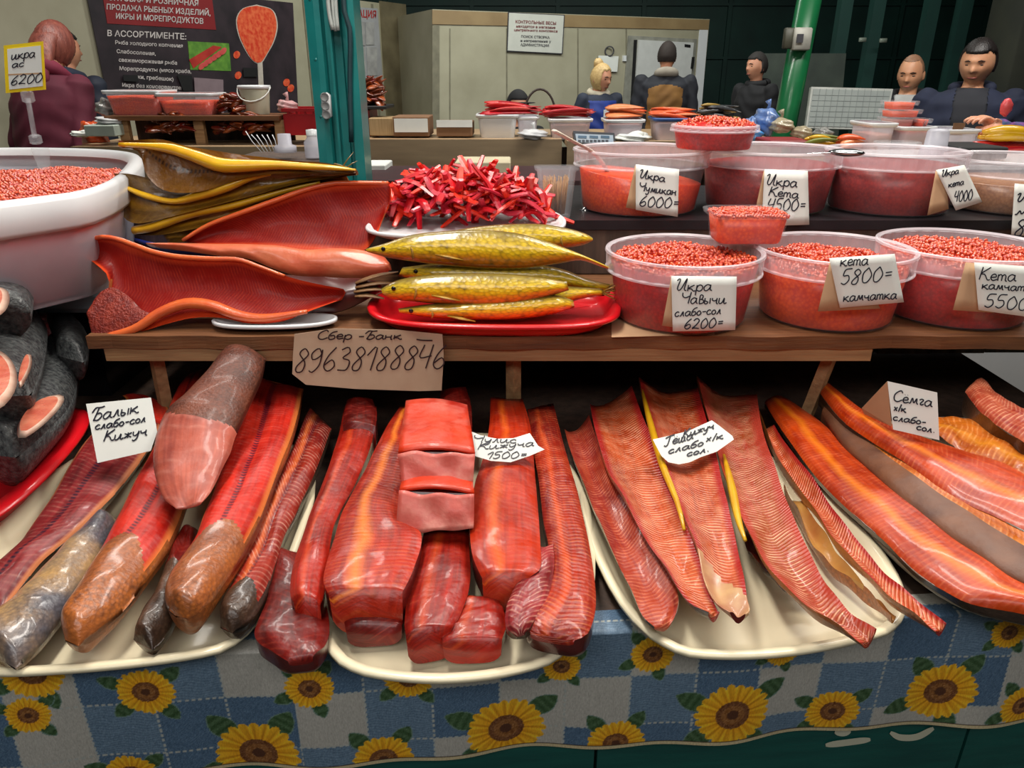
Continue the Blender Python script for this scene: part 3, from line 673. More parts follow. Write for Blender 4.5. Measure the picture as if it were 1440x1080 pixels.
# ================================================================ FISH ON THE TRAYS
f_purple = flesh('purple_red_flesh', (101, 17, 25), (137, 39, 41), edge=(196, 120, 78), edgew=.075, line=.13, blood=.95, bloodc=(34, 18, 40), K=170, chev=18)
f_bright = flesh('bright_red_flesh', (176, 18, 12), (206, 44, 28), edge=(222, 120, 60), edgew=.085, line=.08, blood=.95, bloodc=(60, 14, 40), K=170, chev=18)
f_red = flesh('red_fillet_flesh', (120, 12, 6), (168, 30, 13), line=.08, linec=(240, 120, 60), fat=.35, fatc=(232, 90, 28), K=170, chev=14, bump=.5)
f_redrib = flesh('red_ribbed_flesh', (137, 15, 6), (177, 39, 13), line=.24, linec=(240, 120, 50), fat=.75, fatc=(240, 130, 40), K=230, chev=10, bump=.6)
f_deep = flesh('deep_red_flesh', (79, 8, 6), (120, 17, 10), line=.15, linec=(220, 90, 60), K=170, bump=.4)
f_pink = flesh('pink_cut_flesh', (236, 128, 112), (206, 84, 74), line=.4, linec=(255, 210, 190), K=120, chev=8, rough=.5, coat=.1, bump=.4)
f_belly = flesh('belly_flesh', (186, 66, 22), (196, 84, 40), edge=(168, 34, 30), edgew=.16, line=.8, linec=(246, 188, 146), K=270, chev=17, bump=.8)
f_belly2 = flesh('pale_belly_flesh', (188, 88, 40), (170, 60, 44), edge=(176, 60, 44), edgew=.2, line=.9, linec=(246, 190, 150), K=270, chev=17, bump=.8)
f_orange = flesh('orange_fillet_flesh', (177, 41, 6), (197, 68, 10), line=.2, linec=(250, 150, 90), fat=.55, fatc=(246, 140, 24), K=230, chev=20, bump=.35)
f_orange2 = flesh('amber_fillet_flesh', (184, 82, 18), (199, 106, 25), line=.45, linec=(250, 180, 110), fat=.4, fatc=(250, 170, 50), K=200, chev=14, bump=.5)
yf = M['yellow_flap'] = pm('yellow_belly_edge', (222, 176, 30), (196, 140, 20), scale=22, rough=.3, coat=.5)

def dome(T, p=2.4): return lambda s, t: T*(max(0, 1-abs(s)**p))**.55
def endtaper(t, a=.12, b=.0): return min(1, (t/a)**.5 if a and t < a else 1)*min(1, ((1-t)/b)**.5 if b and t > 1-b else 1)
def block(Tu, Td, a=.1, b=0): # thick slab: gently domed top, deep sides
    return (lambda s, t: Tu*(1-abs(s)**3)*endtaper(t, a, b), lambda s, t: -Td*(.25+.75*endtaper(t, a, b))*(1-.35*abs(s)**5))
def half(Td): return (lambda s, t: .006*(1-s*s), lambda s, t: -Td*(max(0, 1-s*s))**.5*(.4+.6*endtaper(t, .25, .1)))

# --- first tray
def skin_fish(label, pairs, zt, Tu, Td, mats, cut, seed, group='skin-on smoked fish on the left tray'):
    ff = (lambda s, t: t < cut+.10*s*s-.04*s and abs(s) < .97-.1*max(0, t-cut+.3)) if cut else None
    if cut == -1: ff = lambda s, t: False
    return loftpiece(('smoked_fish_half', label, 'fish', group), pairs, zp(zt), (0, 0, 1), lambda s, t: Tu*(1-abs(s)**2.2)**.6*(1 if (not cut or t > cut) else 1-.45*(1-abs(s))*min(1, (cut-t)*6))*endtaper(t, .06, .05),
                     lambda s, t: -Td*(max(0, 1-s*s))**.5*endtaper(t, .06, .05), mats, wob=.0012, seed=seed, flesh_fn=ff, nsec=110, m=33, bw=.99)
skin_fish('purple-red split fish half with dark dotted blood line, leftmost on the left tray', [(165, 562, 240, 568), (147, 590, 228, 600), (111, 636, 191, 658), (71, 702, 147, 711), (27, 764, 111, 747), (-8, 797, 58, 791), (-35, 830, 0, 865)], 1.0, .012, .022, (f_purple, M['skin_dark']), 0, 1)
skin_fish('whole silvery gold smoked side lying skin up at the bottom left corner', [(150, 725, 168, 738), (118, 752, 152, 775), (75, 795, 125, 825), (30, 840, 88, 870), (-10, 872, 58, 908), (-40, 905, 22, 940)], .99, .026, .02, (M['skin_silver'], M['skin_silver']), -1, 2)
skin_fish('orange-skinned fish half with open red flesh under the pink cut chunk', [(262, 530, 292, 518), (238, 580, 285, 565), (218, 631, 276, 660), (191, 680, 262, 715), (164, 733, 240, 770), (142, 780, 204, 820), (106, 840, 172, 860), (88, 875, 135, 893), (92, 902, 110, 909)], 1.005, .026, .024, (f_bright, M['skin_gold']), .63, 3)
skin_fish('small brown smoked tail piece beside the big bright red half', [(262, 742, 278, 745), (242, 775, 270, 795), (222, 827, 250, 862), (198, 872, 238, 890), (188, 900, 214, 914)], .99, .018, .018, (f_deep, M['skin_dark']), .35, 4)
skin_fish('large bright red fish half with long purple blood line and golden tail skin', [(352, 529, 427, 547), (340, 560, 422, 582), (327, 613, 409, 627), (309, 667, 391, 671), (287, 729, 369, 729), (270, 773, 347, 773), (238, 815, 318, 818), (233, 848, 288, 858), (247, 866, 264, 871)], 1.02, .024, .03, (f_bright, M['skin_gold']), .62, 5)
skin_fish('dark narrow smoked fish half at the right edge of the left tray', [(436, 573, 467, 605), (413, 627, 446, 665), (391, 680, 422, 716), (369, 729, 402, 756), (353, 773, 388, 800), (328, 822, 373, 844), (311, 855, 352, 876), (310, 882, 326, 890)], .995, .02, .022, (flesh('dark_red_strip', (120, 18, 17), (151, 43, 29), fat=.6, fatc=(220, 110, 50), blood=.6, K=170), M['skin_dark']), .8, 6)
# thick chunk with its oblique pink cut face
loftpiece(('fish_chunk', 'thick brown-skinned fish chunk with a wide pink cut face on top of the left tray', 'fish'),
          [(330, 487, 374, 503), (312, 506, 370, 527), (288, 533, 356, 560), (255, 566, 342, 592), (226, 596, 331, 614), (216, 640, 322, 640), (219, 672, 308, 668), (230, 700, 296, 694), (248, 716, 284, 708)],
          tp(PZ(300, 600, 1.075).y, 1.075, 78), (0, -.2, 1), lambda s, t: (.030 if t < .48 else .030*(1-((t-.48)/.52)**.9*.95))*(max(0, 1-abs(s)**2.5))**.6*endtaper(t, .08),
          lambda s, t: -.03*(max(0, 1-s*s))**.5*(1 if t < .5 else max(.1, 1-(t-.5)*1.9)), (flesh('chunk_cut', (166, 70, 56), (186, 92, 72), line=.12, linec=(240, 190, 170), K=80, chev=8, rough=.5, coat=.15, bump=.4), pm('brown_chunk_skin', (128, 66, 42), (78, 42, 32), scale=22, scales=240, rough=.5, coat=.08, bump=.4, bscale=220)), nsec=100, m=33,
          flesh_fn=lambda s, t: t > .50+.05*(1-s*s), wob=.0012, seed=9)
# small pieces seen at the back of the first tray
loftpiece(('fish_offcut', 'red fish end lying behind the first price card', 'fish'), [(172, 556, 205, 556), (178, 562, 235, 572), (190, 585, 240, 600)], zp(1.005), (0, 0, 1), *block(.006, .02), (f_bright, M['skin_dark']), nsec=12)

# --- second tray: thick red fillets in layers
def fillet(label, pairs, zt, Tu=.008, Td=.035, mats=(f_red, M['skin_red']), seed=0, a=.12, b=0, name='red_fillet', group='red fillets heaped on the second tray', wob=.0012, bw=.96):
    ht, hb = block(Tu, Td, a, b)
    return loftpiece((name, label, 'fish', group), pairs, zp(zt), (0, 0, 1), ht, hb, mats, wob=wob, seed=seed, nsec=36, m=13, bw=bw)
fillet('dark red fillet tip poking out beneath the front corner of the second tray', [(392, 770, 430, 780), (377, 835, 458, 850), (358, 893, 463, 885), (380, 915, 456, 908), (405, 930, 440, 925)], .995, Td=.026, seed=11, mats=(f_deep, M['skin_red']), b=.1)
fillet('short dark block of fillet at the front of the bottom layer', [(648, 840, 700, 840), (625, 885, 712, 872), (622, 905, 706, 902)], .996, Td=.026, seed=12, mats=(f_red, M['skin_red']))
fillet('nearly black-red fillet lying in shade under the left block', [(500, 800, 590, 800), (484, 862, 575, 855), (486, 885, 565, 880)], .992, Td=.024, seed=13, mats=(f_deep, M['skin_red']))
fillet('narrow fillet reaching forward from under the two pink cut blocks', [(604, 700, 660, 700), (592, 770, 660, 770), (574, 830, 661, 820), (569, 876, 648, 862), (571, 896, 635, 884)], 1.005, Td=.036, seed=14, mats=(f_red, M['skin_red']))
fillet('fillet far left on the second tray with a wet glossy end', [(484, 572, 530, 572), (474, 619, 522, 625), (456, 674, 497, 684), (430, 739, 470, 740), (412, 795, 462, 790), (408, 835, 455, 836), (413, 846, 450, 850)], 1.018, Td=.04, seed=15)
fillet('broad fillet with ribbed orange streaks and a thick blunt front end', [(562, 572, 592, 572), (536, 615, 585, 625), (511, 665, 575, 684), (484, 712, 572, 730), (470, 758, 593, 752), (456, 805, 583, 795), (456, 824, 572, 822), (462, 836, 566, 834)], 1.028, Td=.05, seed=16, mats=(f_redrib, M['skin_red']))
fillet('broad orange-red fillet under the small curled price card', [(690, 560, 735, 560), (688, 600, 747, 605), (680, 640, 752, 665), (667, 684, 757, 720), (661, 739, 760, 765), (664, 780, 760, 800), (678, 812, 745, 812)], 1.025, Td=.042, seed=17, mats=(flesh('orange_red_flesh', (159, 24, 6), (185, 46, 12), line=.09, linec=(244, 140, 70), fat=.5, fatc=(240, 110, 30), K=170), M['skin_red']))
fillet('long rough pinkish fillet along the right edge of the second tray', [(742, 575, 778, 568), (747, 619, 794, 628), (757, 674, 810, 684), (764, 730, 824, 745), (772, 776, 834, 800), (768, 830, 838, 850), (740, 872, 828, 888), (745, 890, 808, 900)], 1.01, Td=.034, seed=18, mats=(flesh('rough_pink_flesh', (134, 20, 22), (168, 46, 22), line=.4, linec=(236, 140, 80), fat=.5, fatc=(226, 90, 36), K=230, bump=.9), M['skin_red']), b=.06)
fillet('thin dark pink belly flap squeezed between the two right fillets', [(752, 770, 778, 765), (728, 815, 779, 800), (712, 856, 768, 845), (712, 882, 748, 880), (726, 893, 738, 890)], 1.015, Td=.012, seed=19, mats=(flesh('dark_pink_flap', (129, 22, 29), (159, 48, 51), line=.5, K=200), M['skin_dark']), b=.1)
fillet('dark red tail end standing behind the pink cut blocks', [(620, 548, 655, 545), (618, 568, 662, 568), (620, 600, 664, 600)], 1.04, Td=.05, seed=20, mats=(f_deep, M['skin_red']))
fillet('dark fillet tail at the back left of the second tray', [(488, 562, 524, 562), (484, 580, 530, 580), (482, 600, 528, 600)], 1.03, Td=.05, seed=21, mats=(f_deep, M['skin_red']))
f_topred = flesh('block_top_flesh', (196, 28, 10), (216, 60, 20), line=.12, K=150, chev=8, fat=.3, fatc=(236, 110, 40))
# two pink-cut blocks stacked in the middle
def cutblock(label, top, zt, face, seed):
    root = thing('cut_block', PZ(*face[0][:2], zt-.05), label, 'fish', 'pink cut blocks on the second tray')
    # upper surface patch, then the sloped pink cut face in front of it
    A = [PZ(top[0][0], top[0][1], zt), PZ(top[1][0], top[1][1], zt), PZ(face[1][0], face[1][1], zt), PZ(face[0][0], face[0][1], zt)]
    zb = zt-.042
    f0 = [A[3], A[2], U(*face[2], (A[2]-Vector((0, .004, 0)), Vector((0, -.86, .5)))), U(*face[3], (A[3]-Vector((0, .004, 0)), Vector((0, -.86, .5))))]
    nzf = lambda u, v: Vector((0, .0015*math.sin(9*u+seed)*math.cos(7*v), .0022*math.sin(13*u+seed)*math.sin(6*v+1)))
    b = [Vector((p.x, p.y+.01, p.z-.04)) for p in A]
    m = MB(); m.sheet((f0[0]+Vector((0, -.003, 0)), f0[1]+Vector((0, -.003, 0)), f0[2], f0[3]), 16, 8, .004, nzf); m.build('cut_face', f_pink, root)
    m = MB(); P = [A[0], A[1], f0[1], f0[0]]
    m.sheet((f0[0]+Vector((0, 0, -.001)), f0[1]+Vector((0, 0, -.001)), A[1], A[0]), 12, 10, .004, lambda u, v: Vector((0, 0, .006*math.sin(math.pi*u)+.001*math.sin(9*v+seed))))
    m.build('top_face', f_topred, root)
    low = [f0[3]+Vector((0, .004, 0)), f0[2]+Vector((0, .004, 0)), Vector((A[1].x, A[1].y, A[1].z-.04)), Vector((A[0].x, A[0].y, A[0].z-.04))]
    hi = [f0[0]+Vector((0, .004, -.003)), f0[1]+Vector((0, .004, -.003)), A[1]+Vector((0, 0, -.003)), A[0]+Vector((0, 0, -.003))]
    m = MB(); m.add(low+hi, [(3, 2, 1, 0), (4, 5, 6, 7), (0, 1, 5, 4), (1, 2, 6, 5), (2, 3, 7, 6), (3, 0, 4, 7)]); m.build('body', M['skin_red'], root, smooth=False)
cutblock('lower of the two pink-faced cut blocks in the middle of the second tray', [(570, 655), (662, 655)], 1.062, [(562, 690), (667, 694), (666, 744), (556, 750)], 1)
cutblock('upper pink-faced cut block with bright red top in the middle of the second tray', [(571, 566), (657, 572)], 1.090, [(560, 634), (668, 636), (665, 682), (567, 688)], 5)

# --- third tray: trough-shaped belly strips
def belly(label, pairs, zt, Td, mats, seed, curl=.016, a=.0, wob=.002, skinned=None, group='ribbed belly strips on the third tray'):
    def ht(s, t): return curl*(abs(s)**1.6-.75)*(1-.75*t)+.0015*math.sin(22*t+3*s)
    def hb(s, t): return ht(s*.98, t)-(.004+Td*(1-abs(s)**2.5))*(1-.5*t)
    return loftpiece(('belly_strip', label, 'fish', group), pairs, zp(zt), (0, 0, 1), ht, hb, mats, wob=wob, seed=seed, nsec=44, m=17, bw=1.0, flesh_fn=skinned)
belly('leftmost belly strip with broad pink outer edge on the third tray', [(794, 604, 828, 588), (807, 650, 845, 635), (828, 701, 862, 680), (845, 744, 890, 719), (871, 795, 920, 774), (892, 842, 945, 812), (906, 868, 955, 846), (920, 884, 946, 872)], .998, .008, (flesh('pink_belly_flesh', (159, 41, 41), (168, 63, 37), line=.5, linec=(240, 150, 110), K=240, chev=16), M['skin_silver']), 31)
belly('belly strip second from the left, narrowing to a dark red point', [(830, 569, 888, 546), (840, 621, 912, 608), (856, 667, 943, 684), (886, 719, 965, 736), (916, 770, 982, 787), (941, 808, 998, 834), (971, 849, 1009, 853), (996, 865, 1012, 860)], 1.012, .012, (f_belly, M['skin_silver']), 32)
belly('thin dark flap lying underneath the fourth belly strip', [(1038, 735, 1075, 725), (1050, 770, 1095, 760), (1075, 805, 1120, 795), (1110, 835, 1150, 830)], .985, .006, (f_deep, M['skin_dark']), 38)
belly('belly strip under the torn price card, ending in pale silvery skin', [(898, 535, 981, 548), (907, 574, 997, 608), (924, 625, 1010, 659), (942, 680, 1023, 710), (963, 731, 1033, 753), (980, 774, 1043, 799), (990, 816, 1050, 842), (1006, 845, 1054, 861), (1026, 860, 1048, 866)], 1.018, .012, (f_belly, pm('pale_tail_skin', (206, 170, 120), (160, 96, 76), scale=30, rough=.35, coat=.4)), 33, skinned=lambda s, t: t < .80+.06*s)
belly('widest belly strip with white ribs, right of the torn price card', [(979, 533, 1064, 557), (993, 582, 1072, 608), (1012, 650, 1088, 659), (1035, 710, 1105, 706), (1056, 757, 1122, 744), (1075, 793, 1143, 787), (1101, 827, 1162, 821), (1137, 857, 1184, 852), (1178, 878, 1205, 872), (1212, 906, 1232, 888)], 1.02, .014, (f_belly2, M['skin_gold']), 34, curl=.018)
belly('long thin twisted strip whose tail hangs over the tray corner', [(1067, 582, 1088, 600), (1098, 655, 1120, 648), (1143, 712, 1160, 702), (1176, 765, 1196, 750), (1220, 810, 1230, 788), (1246, 840, 1256, 818), (1286, 864, 1290, 848), (1316, 887, 1330, 879)], 1.008, .01, (f_belly, M['skin_gold']), 35)
belly('yellow-skinned flap lying beneath the long twisted strip', [(1102, 684, 1130, 705), (1126, 733, 1162, 758), (1147, 773, 1190, 798), (1179, 802, 1222, 832), (1220, 834, 1246, 855), (1253, 867, 1260, 867)], .99, .008, (pm('yellow_flap_skin', (206, 160, 84), (176, 110, 60), scale=24, rough=.35, coat=.4), M['skin_gold']), 36)
for i, pts in enumerate(([(902, 545), (916, 600), (932, 655), (952, 705), (962, 745)], [(1018, 640), (1030, 690), (1038, 730), (1048, 760)])):
    m = MB(); P = spath([PZ(x, y, 1.02) for x, y in pts], 14); m.tube(P, [.002+.0035*math.sin(math.pi*k/13) for k in range(14)], n=8)
    tag(m.build('fat_strand', M['yellow_flap']), ['yellow fat strand along the left side of the strip under the torn card', 'short yellow fat strand beside the widest belly strip'][i], 'fish')

# --- fourth tray: long orange sides
def side(label, pairs, zt, Tu, Td, mats, seed, ff=None, wob=.0012):
    return loftpiece(('orange_fillet', label, 'fish', 'orange fish sides on the right tray'), pairs, zp(zt), (0, 0, 1), lambda s, t: Tu*(max(0, 1-abs(s)**2.2))**.55*(.5+.5*endtaper(t, .3, .1)),
                     lambda s, t: -Td*(max(0, 1-s*s))**.4, mats, wob=wob, seed=seed, nsec=44, m=15, bw=.99, flesh_fn=ff)
side('nearest long orange side with glossy flesh and thin skin edge on the right tray', [(1075, 566, 1108, 561), (1102, 610, 1163, 602), (1134, 655, 1204, 643), (1171, 696, 1244, 680), (1212, 733, 1285, 712), (1244, 761, 1326, 741), (1285, 802, 1367, 773), (1326, 830, 1407, 798), (1367, 851, 1440, 824), (1450, 868, 1500, 850), (1540, 888, 1570, 875)], 1.0, .016, .02, (f_orange, M['skin_dark']), 41)
side('second orange side leaning to show its dark grey-brown skin', [(1155, 582, 1165, 574), (1179, 622, 1204, 600), (1220, 664, 1244, 625), (1265, 708, 1285, 655), (1310, 745, 1326, 680), (1359, 780, 1367, 704), (1407, 812, 1407, 729), (1455, 835, 1450, 752), (1540, 870, 1540, 800)], 1.008, .022, .024, (f_orange2, pm('grey_brown_skin', (124, 78, 50), (84, 54, 42), scale=20, rough=.5, bump=.3)), 42, ff=lambda s, t: s > -.1)
side('third long orange-red side under the folded price card', [(1147, 545, 1157, 537), (1183, 590, 1204, 574), (1224, 620, 1244, 598), (1277, 656, 1300, 619), (1326, 690, 1350, 635), (1367, 712, 1407, 655), (1407, 730, 1450, 676), (1470, 760, 1500, 700), (1560, 800, 1580, 740)], 1.03, .016, .03, (f_orange, M['skin_dark']), 43)
side('amber fish side with bumpy rib bones behind the folded price card', [(1312, 612, 1318, 586), (1345, 632, 1360, 588), (1375, 650, 1400, 602), (1420, 672, 1440, 622), (1480, 700, 1500, 650)], 1.03, .012, .03, (f_orange2, M['skin_dark']), 44, wob=.003)
side('red-edged fish side curling up at the far right of the tray', [(1357, 551, 1383, 533), (1372, 573, 1400, 553), (1395, 593, 1420, 570), (1425, 613, 1450, 585), (1470, 640, 1500, 610)], 1.06, .014, .05, (flesh('coral_flesh', (177, 46, 29), (194, 103, 72), line=.5, linec=(250, 190, 150), K=220), M['skin_dark']), 45)

# ================================================================ ON THE SHELF: CAVIAR TUBS
def mound(c, R, z, rise, r, seed=0, inner=None):
    """egg positions on a gently heaped disc"""
    s = r*1.9; pts = []; rr = random.Random(seed); nr = int(R/s)+2
    for i in range(-nr, nr+1):
        for j in range(-nr, nr+1):
            x = (i+.5*(j % 2))*s+rr.uniform(-.3, .3)*s; y = j*s*.87+rr.uniform(-.3, .3)*s; d = math.hypot(x, y)
            if d < R-r*.6: pts.append((c[0]+x, c[1]+y, z+rise*(1-(d/R)**2)+rr.uniform(-.6, .9)*r+.003*math.sin(x*60+seed)*math.cos(y*70)))
    return pts
def round_tub(label, clabel, cx, zb, yfront, wpx, h, fill, core, eggs=True, rise=.004, r=.0034, eggmat='caviar', ratio=.84, slope=0, name='caviar_tub', group='round tubs of caviar on the stall', collar=.032, seed=0, xoff=0):
    p = Vector(((cx-720)/F, 0, 0)); yc = yfront+.11
    for _ in range(4):
        c0 = Vector((0, yc, zb+h*.8)); R = wpx/2*m_per_px(c0); yc = yfront+R*ratio
    x = (cx-720)/F*depth(Vector((0, yc, zb+h*.6))); rb = R*ratio
    root = thing(name, (x, yc, zb), label, 'tub', group); c = (x, yc, zb)
    rw = R*.94
    wall = MB(); wall.lathe(c, [(0, .001), (rb*.96, .001), (rb, .004), (rb+(rw-rb)*.5, h*.5), (rw, h-collar*.6), (rw, h-.002)], 64)
    wall.build('tub_wall', M['tub'], root)
    m = MB(); n = 120; V = []; Fc = []
    prof = [(rw+.0005, h-collar), (rw+.006, h-collar+.001), (rw+.006, h-collar+.003), (rw+.003, h-collar+.005), (rw+.004, h-.006), (R-.001, h-.005), (R, h-.003), (R-.001, h), (R-.004, h+.001), (rw-.001, h-.002)]
    for i, (rr_, z) in enumerate(prof):
        for k in range(n):
            th = 2*math.pi*k/n; q = rr_+(.0016 if (k//2) % 2 and i in (3, 4) else 0); V.append((x+q*math.cos(th), yc+q*math.sin(th), zb+z))
    for i in range(len(prof)-1):
        for k in range(n): j = (k+1) % n; Fc.append((i*n+k, i*n+j, (i+1)*n+j, (i+1)*n+k))
    m.add(V, Fc); m.build('ribbed_collar', M['collar'], root, smooth=False)
    # contents
    V = MB(); zf = fill*h-(.003 if eggs else 0); rf = rb+(rw-rb)*min(1, fill*1.1)-.0022
    prof = [(0, .003), (rb*.95, .003), (rb-.002, .006), (rf, zf)]+[(rf*math.cos(a), zf+rise*math.sin(a)*1.0) for a in (.3, .6, .9, 1.2)]+[(0, zf+rise)]
    V.lathe(c, prof, 56)
    A = np.array(V.v)
    if slope:
        zz = A[:, 2]-zb; k = np.clip((zz-.3*zf)/(zf*.7), 0, 1); A[:, 2] += k*slope*(A[:, 0]-x)/R*-1
    cr = thing('caviar', (x, yc, zb+.003), clabel, 'caviar', 'caviar filling the tubs')
    o = mk('packed_eggs', A, V.f, M[core], cr); o['kind'] = 'stuff'
    if eggs:
        Vg, Fg = grains(mound(c, rf, zb+zf+.002, rise, r, seed), r); o = mkfast('loose_eggs', Vg, Fg, M[eggmat], cr); o['kind'] = 'stuff'
    return root, (x, yc, zb, R, rb, h)
yf_ = PZ(960, 478, SZ).y
TE = round_tub('front caviar tub beside the red tray, carrying the 6200 price card', 'deep red caviar in the front tub beside the red tray', 959, SZ+.001, yf_+.012, 220, .108, .86, 'core_red', seed=1)[1]
TF = round_tub('middle front caviar tub carrying the 5800 price card', 'orange-red caviar in the middle front tub', 1167, SZ+.001, PZ(1167, 475, SZ).y+.012, 216, .110, .80, 'core_orange', seed=2, rise=.006)[1]
TG = round_tub('right front caviar tub carrying the 5500 price card', 'red caviar in the right front tub', 1346, SZ+.001, PZ(1346, 472, SZ).y+.012, 226, .112, .87, 'core_red', seed=3, rise=.003)[1]
S2T = S2
TA = round_tub('back row caviar tub with the pale spoon and the 6000 price card', 'half tub of orange caviar with a smeared upper wall', 900, S2T, S2Y+.02, 192, .118, .56, 'core_orange', eggs=False, slope=.016)[1]
TB = round_tub('back row caviar tub behind the small square tub, with the 4500 price card', 'dark red caviar in the back tub with the 4500 card', 1080, S2T, S2Y+.03, 196, .118, .74, 'core_dark', eggs=False)[1]
TC_ = round_tub('back row caviar tub with a steel spoon lying on its rim', 'dark red caviar in the back tub under the steel spoon', 1254, S2T, S2Y+.02, 188, .116, .76, 'core_dark', eggs=False)[1]
TD = round_tub('back row tub of brown roe at the right edge of the frame', 'brown roe in the back tub at the right edge', 1432, S2T, S2Y+.02, 200, .100, .55, 'core_brown', eggs=False)[1]
TH = round_tub('small round caviar tub heaped full, standing on the rims of two back tubs', 'heaped bright red caviar in the small top tub', 1004, S2T+.1195, 1.42, 122, .045, .93, 'core_red', rise=.016, r=.0032, eggmat='caviar', collar=.012, ratio=.86, seed=4)[1]
# small square tub
def rect_profile(cx, cy, hw, hd, rad, n=8):
    P = []
    for sx, sy, a0 in ((1, 1, 0), (-1, 1, 90), (-1, -1, 180), (1, -1, 270)):
        for k in range(n+1):
            a = math.radians(a0+90*k/n); P.append((cx+sx*(hw-rad)+rad*math.cos(a), cy+sy*(hd-rad)+rad*math.sin(a)))
    return P
def box_tub(name, label, c, hw, hd, h, wallm, rim=.006, taper=.9, rad=.015, rz=0, fill=None, cat='tub', group=None, rimm=None, fillm=None, flabel=None, fcat='caviar', rise=0, egg=0, liph=.004):
    x, y, z = c; root = thing(name, c, label, cat, group)
    def rot(P): return [(x+(a-x)*math.cos(rz)-(b-y)*math.sin(rz), y+(a-x)*math.sin(rz)+(b-y)*math.cos(rz)) for a, b in P]
    def ring(k, off): return rot(rect_profile(x, y, hw*k+off, hd*k+off, rad*k))
    n = 36; V = []; Fc = []; L = [(taper*.97, 0, 0), (taper, 0, .003), (1, 0, h-.003)]
    for k, o_, zz in L: V += [(a, b, z+zz) for a, b in ring(k, o_)]
    for i in range(2):
        for k in range(n): j = (k+1) % n; Fc.append((i*n+k, i*n+j, (i+1)*n+j, (i+1)*n+k))
    Fc.append(tuple(reversed(range(n)))); mk(name+'_wall' if False else 'wall', V, Fc, wallm, root)
    V = []; Fc = []; L = [(0, h-.004-liph), (rim*.7, h-.004-liph), (rim, h-liph*.6), (rim, h-.001), (rim*.6, h), (0, h-.001)]
    for o_, zz in L: V += [(a, b, z+zz) for a, b in ring(1, o_)]
    for i in range(len(L)-1):
        for k in range(n): j = (k+1) % n; Fc.append((i*n+k, i*n+j, (i+1)*n+j, (i+1)*n+k))
    mk('rim', V, Fc, rimm or wallm, root)
    if fill:
        kf = taper+(1-taper)*fill; V = []; Fc = []; L = [(taper*.97, -.0015, .002), (taper, -.0015, .005), (kf, -.0015, h*fill), (kf*.6, 0, h*fill+rise*.7), (kf*.2, 0, h*fill+rise)]
        for k, o_, zz in L: V += [(a, b, z+zz) for a, b in ring(k, o_)]
        for i in range(len(L)-1):
            for k in range(n): j = (k+1) % n; Fc.append((i*n+k, i*n+j, (i+1)*n+j, (i+1)*n+k))
        Fc += [tuple(reversed(range(n))), tuple(range((len(L)-1)*n, len(L)*n))]
        if egg:
            cr = thing('caviar', (x, y, z+.002), flabel, fcat, 'caviar filling the tubs'); o = mk('packed_eggs', V, Fc, fillm, cr); o['kind'] = 'stuff'
            s = egg*1.75; P = []; rr = random.Random(3)
            for i in range(int(2*hw*kf/s)):
                for j in range(int(2*hd*kf/(s*.87))):
                    a = x-hw*kf+(i+.5*(j % 2)+.5)*s; b = y-hd*kf+(j+.5)*s*.87; u, v = (a-x)/(hw*kf), (b-y)/(hd*kf)
                    if abs(u) < .97 and abs(v) < .97 and abs(u)**4+abs(v)**4 < 1.25: P.append((*rot([(a, b)])[0], z+h*fill+rise*(1-u*u*.9)*(1-v*v*.9)+rr.uniform(-.5, .8)*egg))
            Vg, Fg = grains(P, egg); o = mkfast('loose_eggs', Vg, Fg, M['caviar'], cr); o['kind'] = 'stuff'
        else:
            o = mk('filling', V, Fc, fillm, root)
    return root
yI = 1.50-.0; cI = PZ(1057, 347, SZ+.112)
box_tub('small_square_tub', 'small square tub of orange caviar perched on two front tub rims', (cI.x, cI.y+.04, SZ+.1125), .058, .040, .050, M['tub'], fill=.88, rise=.006, fillm=M['core_orange'], egg=.0026, flabel='bright orange caviar in the small square tub', rad=.018, taper=.88)

# price cards on the tubs
def card(label, quad, plane, lines, back=None, backplane=None, wpx=1.7, mat=None, seed=0, curl=.0, ink=None, name='price_card', upv=(0, -1), backlines=None):
    """quad: pixels top-left, top-right, bottom-right, bottom-left"""
    P = [U(x, y, plane) for x, y in quad]; c = sum(P, Vector())/4
    root = thing(name, (c.x, c.y, min(p.z for p in P)), label, 'price card', None)
    n = plane[1]
    m = MB(); m.sheet((P[3], P[2], P[1], P[0]), 8, 6, .0006, (lambda u, v: n*(curl*(2*u-1)**2)) if curl else None); leaf = m.build('front_leaf', mat or M['paper'], root)
    if back:
        B = [U(x, y, backplane or plane, -.004) for x, y in back]
        m = MB(); m.sheet((B[3], B[2], B[1], B[0]), 4, 4, .0006); m.build('back_leaf', M['paper_tan'], root)
    writes(lines, plane, leaf, wpx=wpx, mat=ink, upv=upv, off=.0010+curl)
    return root
def front_plane(t, dy=.004, tilt=8): return tp(t[1]-t[3]-dy-.002, t[2]+t[5], tilt)
card('white card reading 6200 on the front tub beside the red tray', [(944, 388), (1036, 389), (1034, 464), (946, 466)], front_plane(TE, .006, 6),
     [('Икра', (950, 409), (1002, 409), 8.5), ('Чавычи', (958, 427), (1022, 427), 8), ('слабо-сол', (949, 445), (1015, 441), 6.3), ('6200=', (962, 463), (1018, 460), 7.5)], back=[(944, 390), (960, 389), (960, 462), (931, 458)])
card('white card reading 5800 on the middle front tub', [(1166, 363), (1258, 357), (1271, 425), (1181, 433)], front_plane(TF, .006, 6),
     [('кета', (1182, 374), (1222, 372), 8.5), ('5800=', (1182, 401), (1256, 395), 11), ('камчатка', (1186, 424), (1262, 420), 7.5)], back=[(1168, 364), (1200, 363), (1238, 434), (1150, 438)])
